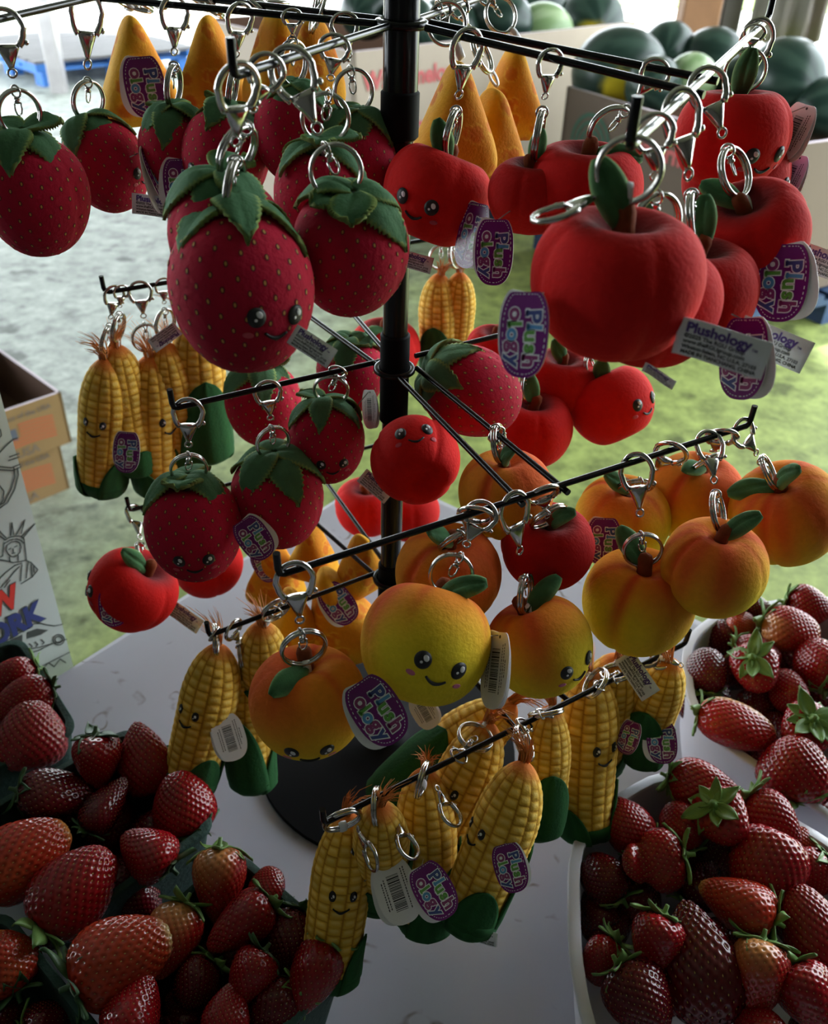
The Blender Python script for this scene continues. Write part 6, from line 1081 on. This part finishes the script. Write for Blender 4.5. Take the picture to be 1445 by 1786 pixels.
def berry_mesh(var, col):
    key = (var, col)
    if key in BM: return BM[key]
    u, v = grid(150, 104); P = berry_pts(u, v, var)
    sp = np.array([berry_pts(np.array([a]), np.array([c]), var)[0] for a, c in BSEED])
    D = np.full(P.shape[:2], 9.)
    for q_ in sp: D = np.minimum(D, np.linalg.norm(P - q_, axis=-1))
    nr = P / (np.linalg.norm(P, axis=-1, keepdims=True) + 1e-9)
    P2 = P + nr * (.022 * smooth(.0, .048, D) - .015)[..., None]
    a, m_, e = BCOL[col]; n1 = wob(P, 7 + var, 5)
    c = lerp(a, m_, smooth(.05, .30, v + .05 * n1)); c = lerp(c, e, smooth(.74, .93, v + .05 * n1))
    if col == 6: c = lerp(c, (.46, .30, .12), .85 * smooth(.3, .9, np.cos(u - 2.2) + .2 * n1))
    if col == 4: c = lerp(c, (.48, .22, .07), .8 * smooth(.2, .8, np.cos(u + .6) + .3 * n1) * smooth(.6, .2, v))
    if col == 3: c = lerp(c, (.44, .07, .02), .5 * smooth(0, .8, n1))
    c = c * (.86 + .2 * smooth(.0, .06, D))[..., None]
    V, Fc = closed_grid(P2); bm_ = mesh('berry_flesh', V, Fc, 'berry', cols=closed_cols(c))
    Vs = []; Fs = []
    for q_ in sp:
        if q_[2] > .42: continue
        n_ = q_ / np.linalg.norm(q_); t1 = np.cross(n_, [0, 0, 1.]); t1 /= np.linalg.norm(t1) + 1e-9; t2 = np.cross(n_, t1); o = len(Vs)
        c0 = q_ - n_ * .0115
        for dv in (t1 * .008, t2 * .014, -t1 * .008, -t2 * .014, n_ * .008): Vs.append(c0 + dv)
        Fs += [(o, o + 1, o + 4), (o + 1, o + 2, o + 4), (o + 2, o + 3, o + 4), (o + 3, o, o + 4)]
    BM[key] = (bm_, mesh('berry_seeds', Vs, Fs, 'berry_seed')); return BM[key]
def sepal_mesh(seed, m_):
    n, m = 9, 5; P = np.zeros((n, m, 3)); r = random.Random(seed); lift = (.30, .05, .55)[seed % 3]
    for i in range(n):
        s = i / (n - 1); w = .105 * math.sin(PI * min(1, s * .93 + .10)) ** .8 * (1 - .25 * s)
        for j in range(m):
            q_ = -1 + 2 * j / (m - 1); P[i, j] = (.03 + .36 * s, q_ * w, .03 + lift * .36 * s * s - .16 * s * s * (1 - lift) * 1.2 + .03 * q_ * q_ + .012 * math.sin(6 * s + seed) * q_)
    return slab(P, .012, (m_,), name='sepal')
SEP = {m_: [sepal_mesh(i, m_) for i in range(3)] for m_ in ('sepal', 'sepal_dark')}
CAPM = {m_: MB().tube([(0, 0, -.02), (0, 0, .05), (.01, 0, .10), (.04, .01, .17)], [.09, .075, .03, .026], 8).mesh('calyx', m_) for m_ in ('sepal', 'sepal_dark')}
BG = dict(L1='strawberries in the far left green basket', L2='strawberries in the middle green basket', L3='strawberries in the front green basket', L4='strawberries in the nearest dark basket', R1='strawberries in the near white tray', R2='strawberries in the far white tray')
for (bk, var, col, cal, loc, q_, wl, lab) in BERRIES:
    w_, l_ = wl
    root = ob('strawberry', None, mw=TR(loc, q_, (1, 1, 1))); root.empty_display_size = .01
    tag(root, lab, 'strawberry', BG[bk])
    fm, sm = berry_mesh(var, col); Ms = Matrix.Diagonal((w_, w_, l_, 1))
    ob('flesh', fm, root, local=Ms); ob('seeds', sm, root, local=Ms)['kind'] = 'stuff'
    if cal:
        mm = 'sepal' if (bk[0] == 'R' or rnd.random() < .35) else 'sepal_dark'
        Mc = Matrix.Translation((0, 0, l_ * .44)) @ Matrix.Scale(w_ * 1.42, 4)
        cx = ob('calyx', CAPM[mm], root, local=Mc); k = rnd.choice((8, 9, 9, 10)); a0 = rnd.uniform(0, 6.28)
        for i in range(k):
            ob('sepal', SEP[mm][rnd.randrange(3)], cx, local=Matrix.Rotation(a0 + i * 2 * PI / k + rnd.uniform(-.12, .12), 4, 'Z') @ Matrix.Scale(rnd.uniform(.8, 1.12), 4))

# ------------------------------------------------------------------ baskets and trays
def rounded(poly, rad, n=7):
    out = []; k = len(poly)
    for i in range(k):
        p, a, c = Vector(poly[i]), Vector(poly[i - 1]), Vector(poly[(i + 1) % k]); d1, d2 = (a - p), (c - p)
        r_ = min(rad, d1.length * .45, d2.length * .45); A, B = p + d1.normalized() * r_, p + d2.normalized() * r_
        for j in range(n):
            t = j / (n - 1); out.append(A * (1 - t) ** 2 + p * 2 * t * (1 - t) + B * t * t)
    return out
def inset(pts, d):
    c = sum(pts, Vector((0, 0))) / len(pts); return [c + (p - c) * (1 - d / max(1e-6, (p - c).length)) for p in pts]
def basket(name, label, group, poly, zr, zb, taper, th, lip, rad, m, rim=True, ribs=False):
    top = rounded([Vector(p) for p in poly], rad); n = len(top); c = sum(top, Vector((0, 0))) / n
    def loop(d, z): return [(p.x, p.y, z) for p in inset(top, d)]
    lev = []   # outer wall up, lip, inner wall down
    N = 6
    for i in range(N + 1):
        f = i / N; lev.append(loop(taper * (1 - f) + lip, zb + (zr - .006 - zb) * f))
    lev += [loop(lip * .3, zr - .006), loop(0, zr - .004), loop(0, zr - .001), loop(.001, zr), loop(lip + th, zr), loop(lip + th + .001, zr - .002)]
    for i in range(N, -1, -1):
        f = i / N; lev.append(loop(taper * (1 - f) + lip + th, zb + th + (zr - .008 - zb) * f))
    V = [p for l_ in lev for p in l_]; Fc = []
    for i in range(len(lev) - 1):
        for j in range(n): Fc.append((i * n + j, i * n + (j + 1) % n, (i + 1) * n + (j + 1) % n, (i + 1) * n + j))
    Fc.append(tuple(range(n - 1, -1, -1))); k = (len(lev) - 1) * n; Fc.append(tuple(k + j for j in range(n)))
    ar = sum(top[i].x * top[(i + 1) % n].y - top[(i + 1) % n].x * top[i].y for i in range(n))
    if ar < 0: Fc = [f[::-1] for f in Fc]
    root = ob(name, None, mw=Matrix.Translation((c.x, c.y, zb))); tag(root, label, 'basket' if 'basket' in name else 'tray', group)
    ob('wall', sharp(mesh('wall', V, Fc, m), 50), root, mw=Matrix.Identity(4))
    return root, top
def square(c, side, a):
    u_ = Vector((math.cos(math.radians(a)), math.sin(math.radians(a)))) * side / 2; v_ = Vector((-u_.y, u_.x)); c = Vector(c)
    return [c + u_ + v_, c - u_ + v_, c - u_ - v_, c + u_ - v_]
GB = 'green pulp berry baskets at lower left'
BK = [('L1', (-.350, -.055), .140, 40, 'green pulp basket of strawberries beside the printed white carton'),
      ('L2', (-.211, -.148), .130, -45, 'green pulp basket of strawberries in the middle of the left group'),
      ('L3', (-.094, -.252), .122, -38, 'green pulp basket of strawberries at the front right of the left group'),
      ('L4', (-.245, -.315), .138, -40, 'green pulp basket at the lower left corner mostly in shadow')]
for k, c, sd, a, lab in BK: basket('berry_basket', lab, GB, square(c, sd, a), .086, .0, .014, .004, .003, .018, 'pulp_green')
TG = 'white plastic berry trays at lower right'
basket('berry_tray', 'white plastic tray of strawberries nearest the camera at lower right', TG, [(.142, -.138), (.237, -.072), (.345, -.142), (.392, -.22), (.385, -.37), (.160, -.39), (.128, -.26)], .088, .0, .010, .0024, .0055, .045, 'tray_white')
basket('berry_tray', 'white plastic tray of strawberries farther back behind the near tray', TG, [(.272, .068), (.325, .118), (.455, .150), (.495, .03), (.376, -.155), (.258, -.035)], .088, .0, .010, .0024, .0055, .045, 'tray_white')

# ------------------------------------------------------------------ printed white carton standing on the floor behind the table
dv = Vector((math.cos(math.radians(53)), math.sin(math.radians(53)), 0)); nv_ = Vector((dv.y, -dv.x, 0)); P0 = Vector((-.352, .105, 0))
S1_, S0_, ZT = .0185, -.34, .46
ct = ob('printed_carton', None, mw=Matrix.Translation((-.45, .1, FZ))); tag(ct, 'tall white carton printed with city sketches and red and blue letters at the left', 'carton')
def on(s, z, off=0.): p = P0 + dv * s + nv_ * off; return (p.x, p.y, z)
cb = MB(); dpt = -.22
V = [on(S0_, FZ), on(S1_, FZ), on(S1_, FZ, dpt), on(S0_, FZ, dpt), on(S0_, ZT), on(S1_, ZT), on(S1_, ZT, dpt), on(S0_, ZT, dpt)]
cb.add(V, [(0, 1, 5, 4), (1, 2, 6, 5), (2, 3, 7, 6), (3, 0, 4, 7), (4, 5, 6, 7), (3, 2, 1, 0)])
ob('body', cb.mesh('carton_body', 'carton_white', smooth=False), ct, mw=Matrix.Identity(4))
ln = MB()
for pl in ART:
    for (s0, z0), (s1, z1) in zip(pl[:-1], pl[1:]):
        d = Vector((s1 - s0, z1 - z0)); 
        if d.length < 1e-6: continue
        n_ = Vector((-d.y, d.x)).normalized() * .00062; e_ = d.normalized() * .0003
        ln.quad(on(s0 - n_.x - e_.x, z0 - n_.y - e_.y, .0006), on(s1 - n_.x + e_.x, z1 - n_.y + e_.y, .0006), on(s1 + n_.x + e_.x, z1 + n_.y + e_.y, .0006), on(s0 + n_.x - e_.x, z0 + n_.y - e_.y, .0006))
ob('line_drawing', ln.mesh('line_drawing', 'print_grey', smooth=False), ct, mw=Matrix.Identity(4))['kind'] = 'stuff'
fl = MB()
for pl in ARTF: fl.add([on(s, z, .0005) for s, z in pl], [tuple(range(len(pl)))])
ob('drawn_windows', fl.mesh('drawn_windows', 'print_grey', smooth=False), ct, mw=Matrix.Identity(4))
def carton_word(txt, m, send, zb, h):
    V, Fc = text_mesh(txt, h / .70, .0016); xs = max(v[0] for v in V); b_ = MB()
    b_.add([on(send + (x - xs) * .80, zb + y + .0 * x, .0010) for x, y, _ in V], Fc)
    ob('print_lettering', b_.mesh('print_lettering', m, smooth=False), ct, mw=Matrix.Identity(4))
    V, Fc = text_mesh(txt, h / .70, .0026); xs2 = max(v[0] for v in V) - .0010; b_ = MB()
    b_.add([on(send + (x - xs2) * .80, zb + y, .0008) for x, y, _ in V], Fc)
    ob('print_outline', b_.mesh('print_outline', 'print_grey', smooth=False), ct, mw=Matrix.Identity(4))
carton_word('NEW', 'print_red', BGD['w_end'][0], BGD['w_end'][1] - .003, .0245)
carton_word('YORK', 'print_blue', BGD['k_end'][0] + .001, BGD['k_end'][1] - .015, .0235)

# ------------------------------------------------------------------ brown produce cartons on the floor at left
def produce_carton(z0, lab, open_top):
    root = ob('produce_carton', None, mw=Matrix.Translation((-1.2, 1.75, z0))); tag(root, lab, 'carton', 'brown produce cartons stacked on the floor')
    A_ = Vector((-.945 + (.035 if open_top else 0), 1.485, 0)); u_ = Vector((-.68, -.73, 0)).normalized(); w_ = Vector((-.73, .68, 0)).normalized()
    Lf, Ld, h = .52, .40, .150
    def pt(a, b_, z): p = A_ + u_ * a + w_ * b_; return (p.x, p.y, z0 + z)
    t = .008
    def wall(a0, b0, a1, b1, z1, nm='panel'):
        d = Vector((a1 - a0, b1 - b0)).normalized(); n_ = Vector((-d.y, d.x)) * t; m_ = MB()
        lo = [pt(a0, b0, 0), pt(a1, b1, 0), pt(a1 + n_.x, b1 + n_.y, 0), pt(a0 + n_.x, b0 + n_.y, 0)]; hi = [(x, y, z + z1) for x, y, z in lo]
        m_.add(lo + hi, [(0, 1, 5, 4), (1, 2, 6, 5), (2, 3, 7, 6), (3, 0, 4, 7), (3, 2, 1, 0)], 0); m_.add(hi, [(0, 1, 2, 3)], 2)
        m_.M[2] = 1
        ob(nm, m_.mesh(nm, ['cardboard', 'cardboard_inside', 'carton_edge'], smooth=False), root, mw=Matrix.Identity(4))
    wall(0, 0, .30, 0, h); wall(.30, 0, .52, 0, h - .022); wall(Lf, 0, Lf, Ld, h); wall(Lf, Ld, 0, Ld, h + (.03 if open_top else 0)); wall(0, Ld, 0, 0, h)
    m_ = MB().add([pt(0, 0, .004), pt(Lf, 0, .004), pt(Lf, Ld, .004), pt(0, Ld, .004)], [(0, 1, 2, 3)])
    ob('bottom', m_.mesh('bottom', 'cardboard_inside', smooth=False), root, mw=Matrix.Identity(4))
    def fp(a, z): q_ = Vector(pt(a, 0, z)) + Vector((.73, -.68, 0)) * .0015; return (q_.x, q_.y, q_.z)
    st = MB()
    for i in range(7):
        zt = .098 - i * .0095; f = lambda a: .006 * math.sin((a - .04) * 22)
        a0, a1 = .035, (.128 if i < 4 else .185); n_ = 8
        for j in range(n_):
            x0, x1 = a0 + (a1 - a0) * j / n_, a0 + (a1 - a0) * (j + 1) / n_
            st.quad(fp(x0, zt + f(x0)), fp(x1, zt + f(x1)), fp(x1, zt - .005 + f(x1)), fp(x0, zt - .005 + f(x0)))
    ob('flag_stripes', st.mesh('flag_stripes', 'print_stripe', smooth=False), root, mw=Matrix.Identity(4))
    cn_ = MB().add([fp(.135, .094), fp(.186, .098), fp(.186, .066), fp(.135, .061)], [(0, 1, 2, 3)])
    ob('flag_canton', cn_.mesh('flag_canton', 'print_blue_dim', smooth=False), root, mw=Matrix.Identity(4))
    tx = MB()
    for s_, a_, z_, sz_ in (('Product of the USA', .195, .118, .020), ('USA', .150, .010, .034)):
        V, Fc = text_mesh(s_, sz_, .0004); tx.add([fp(a_ - x, z_ + y) for x, y, _ in V], Fc)
    ob('print_lettering', tx.mesh('print_lettering', 'print_dim', smooth=False), root, mw=Matrix.Identity(4))
    hl = MB(); n_ = 16; hl.add([fp(.33 + .030 * math.cos(2 * PI * i / n_), .075 + .011 * math.sin(2 * PI * i / n_)) for i in range(n_)], [tuple(range(n_))])
    ob('hand_hole', hl.mesh('hand_hole', 'black_plastic', smooth=False), root, mw=Matrix.Identity(4))
mat('print_blue_dim', (.085, .095, .12), rough=.8)
produce_carton(FZ, 'lower brown produce carton with a flag print on the floor at left', False)
produce_carton(FZ + .152, 'upper open brown produce carton with a flag print stacked at left', True)

# ------------------------------------------------------------------ watermelon bins, melons
def prism(poly, z0, z1): 
    n = len(poly); V = [(x, y, z0) for x, y in poly] + [(x, y, z1) for x, y in poly]
    return V, [tuple(range(n - 1, -1, -1)), tuple(range(n, 2 * n))] + [(i, (i + 1) % n, n + (i + 1) % n, n + i) for i in range(n)]
def bin_(lab, A_, B_, depth, ztop, zbot, face='cardboard_pale'):
    A_, B_ = Vector(A_[:2]), Vector(B_[:2]); u_ = (B_ - A_); L_ = u_.length; u_.normalize(); w_ = Vector((-u_.y, u_.x))
    root = ob('watermelon_bin', None, mw=Matrix.Translation((A_.x, A_.y, zbot))); tag(root, lab, 'bin', 'cardboard watermelon bins')
    t = .018
    def pan(p, q_, nm):
        d = (q_ - p).normalized(); n_ = Vector((-d.y, d.x)) * t; poly = [p, q_, q_ + n_, p + n_]; V, Fc = prism([(a.x, a.y) for a in poly], zbot, ztop)
        m_ = MB(); m_.add(V, Fc); m_.M[1] = 1; m_.M[4] = 2
        ob('panel', m_.mesh('panel', [face, 'carton_edge', 'cardboard_inside'], smooth=False), root, mw=Matrix.Identity(4))
    C_, D_ = B_ + w_ * depth, A_ + w_ * depth
    for p, q_ in ((A_, B_), (B_, C_), (C_, D_), (D_, A_)): pan(p, q_, 'panel')
    fm = MB(); V, Fc = prism([tuple(p + ((A_ + C_) / 2 - p).normalized() * .045) for p in (A_, B_, C_, D_)], zbot + .01, ztop - .22); fm.add(V, Fc)
    ob('filling', fm.mesh('filling', 'cardboard_inside', smooth=False), root, mw=Matrix.Identity(4))
    return root, A_, B_, u_, w_, L_
r1, A_, B_, u_, w_, L_ = bin_('tall pale cardboard bin with red lettering behind the pole', BGD['bin1'], BGD['bin1b'], 1.1, .10, FZ + .12)
def bin_text(root, A_, u_, s_, a_, z_, sz_, m, bold=.003):
    V, Fc = text_mesh(s_, sz_, bold); n_ = Vector((u_.y, -u_.x)) * .004; m_ = MB()
    m_.add([(A_.x + u_.x * (a_ + x) + n_.x, A_.y + u_.y * (a_ + x) + n_.y, z_ + y) for x, y, _ in V], Fc)
    ob('print_lettering', m_.mesh('print_lettering', m, smooth=False), root, mw=Matrix.Identity(4))
bin_text(r1, A_, u_, 'Watermelon', .05, -.045, .10, 'print_pale_red'); bin_text(r1, A_, u_, 'Watermelon', .16, -.235, .08, 'print_pale_red')
r2, A_, B_, u_, w_, L_ = bin_('low cardboard watermelon bin with a dark green print at right', BGD['bin2a'], BGD['bin2b'], 1.1, -.04, FZ + .14, 'bin_brown')
pm = MB(); n2 = Vector((u_.y, -u_.x)) * .004
for k in range(4):
    R0 = .13 - k * .03; pts = []
    for i in range(14):
        a = PI * i / 13 + .15
        pts.append((R0 * math.cos(a), R0 * math.sin(a)))
    for (x0, y0), (x1, y1) in zip(pts[:-1], pts[1:]):
        f = lambda x, y: (A_.x + u_.x * (.20 + x) + n2.x, A_.y + u_.y * (.20 + x) + n2.y, -.24 + y)
        g = 1 - .016 / R0; pm.quad(f(x0, y0), f(x1, y1), f(x1 * g, y1 * g), f(x0 * g, y0 * g))
ob('melon_print', pm.mesh('melon_print', 'print_darkgreen', smooth=False), r2, mw=Matrix.Identity(4))
bin_text(r2, A_, u_, 'Watermelon', .42, -.20, .10, 'print_pale_red')
def pallet(lab, c, rz, Lx_, Ly_, z0, mdeck, nsl, h=.13, mb='pallet_blue'):
    root = ob('pallet', None, mw=TR((c[0], c[1], z0), Quaternion((0, 0, 1), rz))); tag(root, lab, 'pallet', 'blue shipping pallets')
    I4 = Matrix.Identity(4)
    for i in range(nsl):
        y = -Ly_ / 2 + (i + .5) * Ly_ / nsl; ob('deck_board', MB().box((0, y, h - .011), (Lx_, Ly_ / nsl * .80, .022)).mesh('deck_board', mdeck, smooth=False), root, local=I4)
    for x in (-Lx_ / 2 + .05, 0, Lx_ / 2 - .05):
        ob('stringer', MB().box((x, 0, h - .033), (.10, Ly_, .022)).mesh('stringer', mb, smooth=False), root, local=I4)
        for y in (-Ly_ / 2 + .07, 0, Ly_ / 2 - .07): ob('block', MB().box((x, y, (h - .044) / 2), (.10, .14, h - .044)).mesh('block', mb, smooth=False), root, local=I4)
    return root
cc = (Vector(A_) + Vector(B_) + w_ * 1.1 + Vector(A_) + w_ * 1.1 + Vector(B_)) / 4
pallet('blue pallet under the low watermelon bin at right', (cc.x, cc.y), math.atan2(u_.y, u_.x), L_ + .10, 1.2, FZ, 'pallet_blue_shaded', 7, .13, 'pallet_blue_shaded')
A1, B1 = Vector(BGD['bin1'][:2]), Vector(BGD['bin1b'][:2]); u1 = (B1 - A1).normalized(); w1 = Vector((-u1.y, u1.x)); c1 = (A1 + B1) / 2 + w1 * .55
pallet('blue pallet under the tall pale watermelon bin', (c1.x, c1.y), math.atan2(u1.y, u1.x), (B1 - A1).length + .06, 1.15, FZ, 'pallet_blue_shaded', 7, .12, 'pallet_blue_shaded')
pallet('lower blue pallet of the stack at the far left', (-2.98, 7.85), .78, 1.30, 1.30, FZ, 'pallet_blue', 7, .12)
pallet('grey topped pallet on the stack at the far left', (-2.98, 7.85), .78, 1.42, 1.42, FZ + .12, 'pallet_wood', 9, .07)
MW = ['dark green watermelon', 'pale green watermelon', 'dark watermelon with a yellow field spot']
PLC = ['lying at the left corner of the low bin', 'behind at the left of the low bin', 'in the back row middle of the low bin', 'topping the centre of the low bin', 'standing tall right of the upper apple', 'cut by the right edge above the low bin', 'behind the tall right melon', 'deep behind the upper apple', 'near the print of the low bin', 'low beside the right apple tags',
       'on top of the tall bin', 'at the right corner of the tall bin', 'left of the pale one in the tall bin', 'at the far left of the tall bin', 'in the middle of the tall bin', 'at the back of the tall bin', 'just behind the pole in the tall bin']
for i, (c, r_, kd) in enumerate(MELONS):
    root = ob('watermelon', None, mw=Matrix.Translation(c) @ Matrix.Rotation(i * 1.3, 4, 'Z')); tag(root, MW[kd] + ' ' + PLC[i], 'watermelon', 'watermelons in the cardboard bins')
    u, v = grid(48, 30); tt = PI * v; Pm = np.stack([np.cos(tt) * 1.12 + 0 * u, np.sin(tt) * np.cos(u), np.sin(tt) * np.sin(u)], -1)
    Rm = np.array(Matrix.Rotation(i * 1.3, 3, 'Z')); Wd = Pm @ Rm.T; st = .5 + .5 * np.sin(u * 9 + 1.2 * wob(Pm, i, 4))
    ca, cb_ = ((.15, .23, .10), (.26, .34, .19)) if kd == 1 else ((.010, .024, .018), (.024, .046, .034))
    cm = lerp(ca, cb_, smooth(.35, .75, st))
    if kd == 2:
        dd = np.array((-.05, -.93, -.22)); dd /= np.linalg.norm(dd); cm = lerp(cm, (.50, .38, .02), smooth(.86, .95, (Wd @ dd) / np.linalg.norm(Wd, axis=-1) + .05 * wob(Pm, 3, 6)))
    V, Fc = closed_grid(Pm * r_); ob('rind', mesh('rind', V, Fc, 'melon_rind', cols=closed_cols(cm)), root, local=Matrix.Identity(4))

# ------------------------------------------------------------------ posts, tarp and greenery at the open back
def post(name, lab, x, y, w_, d_, m, cat='post', lean=0.):
    m_ = MB().box((0, 0, 1.52), (w_, d_, 3.04), 0, bev=.012).mesh(name, m, smooth=False)
    o = ob(name, m_, mw=Matrix.Translation((x, y, FZ)) @ Matrix.Rotation(lean, 4, 'Y')); tag(o, lab, cat); return o
post('timber_post', 'reddish brown timber post behind the watermelons at upper right', 1.72, 6.0, .24, .20, 'post_wood', lean=.0)
post('steel_upright', 'thin dark upright right of the timber post', 1.95, 6.1, .13, .12, 'post_dark')
post('galvanised_post', 'worn galvanised post in front of the pallets at far left', -2.80, 6.75, .11, .11, 'steel_post')
post('board_post', 'wide weathered board at the upper right corner', 2.72, 5.4, .40, .06, 'post_wood')
tp_ = np.zeros((14, 10, 3))
for i in range(14):
    for j in range(10): tp_[i, j] = (2.02 + .46 * i / 13, 5.85 + .035 * math.sin(i * 1.9) + .02 * math.sin(j * 1.3 + i), -.12 + .02 * math.sin(i * 1.1) + 1.4 * j / 9)
o = ob('hanging_tarp', slab(tp_, .006, ('tarp',), name='hanging_tarp')); tag(o, 'dark grey hanging tarp at the open back above the melons', 'tarp')
def shrub(lab, c, R0, seed, n=900):
    r = random.Random(seed); m_ = MB()
    for i in range(n):
        a, e = r.uniform(0, 6.28), r.uniform(-.3, 1.57); rr_ = R0 * r.uniform(.6, 1.) * (1 + .25 * math.sin(3 * a + seed))
        p = Vector((rr_ * math.cos(a) * math.cos(e), rr_ * math.sin(a) * math.cos(e), R0 * .5 + rr_ * math.sin(e) * .9)); s_ = R0 * r.uniform(.06, .11)
        d1 = Vector((r.uniform(-1, 1), r.uniform(-1, 1), r.uniform(-.6, .6))).normalized(); d2 = d1.orthogonal()
        m_.quad(p - d1 * s_, p + d2 * s_ * .5, p + d1 * s_, p - d2 * s_ * .5)
    root = ob('shrub', None, mw=Matrix.Translation((c[0], c[1], FZ - .05))); tag(root, lab, 'shrub', 'shrubs outdoors')
    ob('foliage', m_.mesh('foliage', 'hedge', smooth=False), root, local=Matrix.Identity(4))['kind'] = 'stuff'
    ob('trunk', MB().tube([(0, 0, 0), (.02, 0, R0 * .6)], .05, 6).mesh('trunk', 'post_wood'), root, local=Matrix.Identity(4))
shrub('leafy shrub outdoors at the top left corner', (-5.6, 13.2), .75, 1); shrub('low shrub outdoors right of the galvanised post', (-4.1, 14.5), .55, 2); shrub('small shrub outdoors behind the leftmost cheese', (-3.0, 15.5), .5, 3)
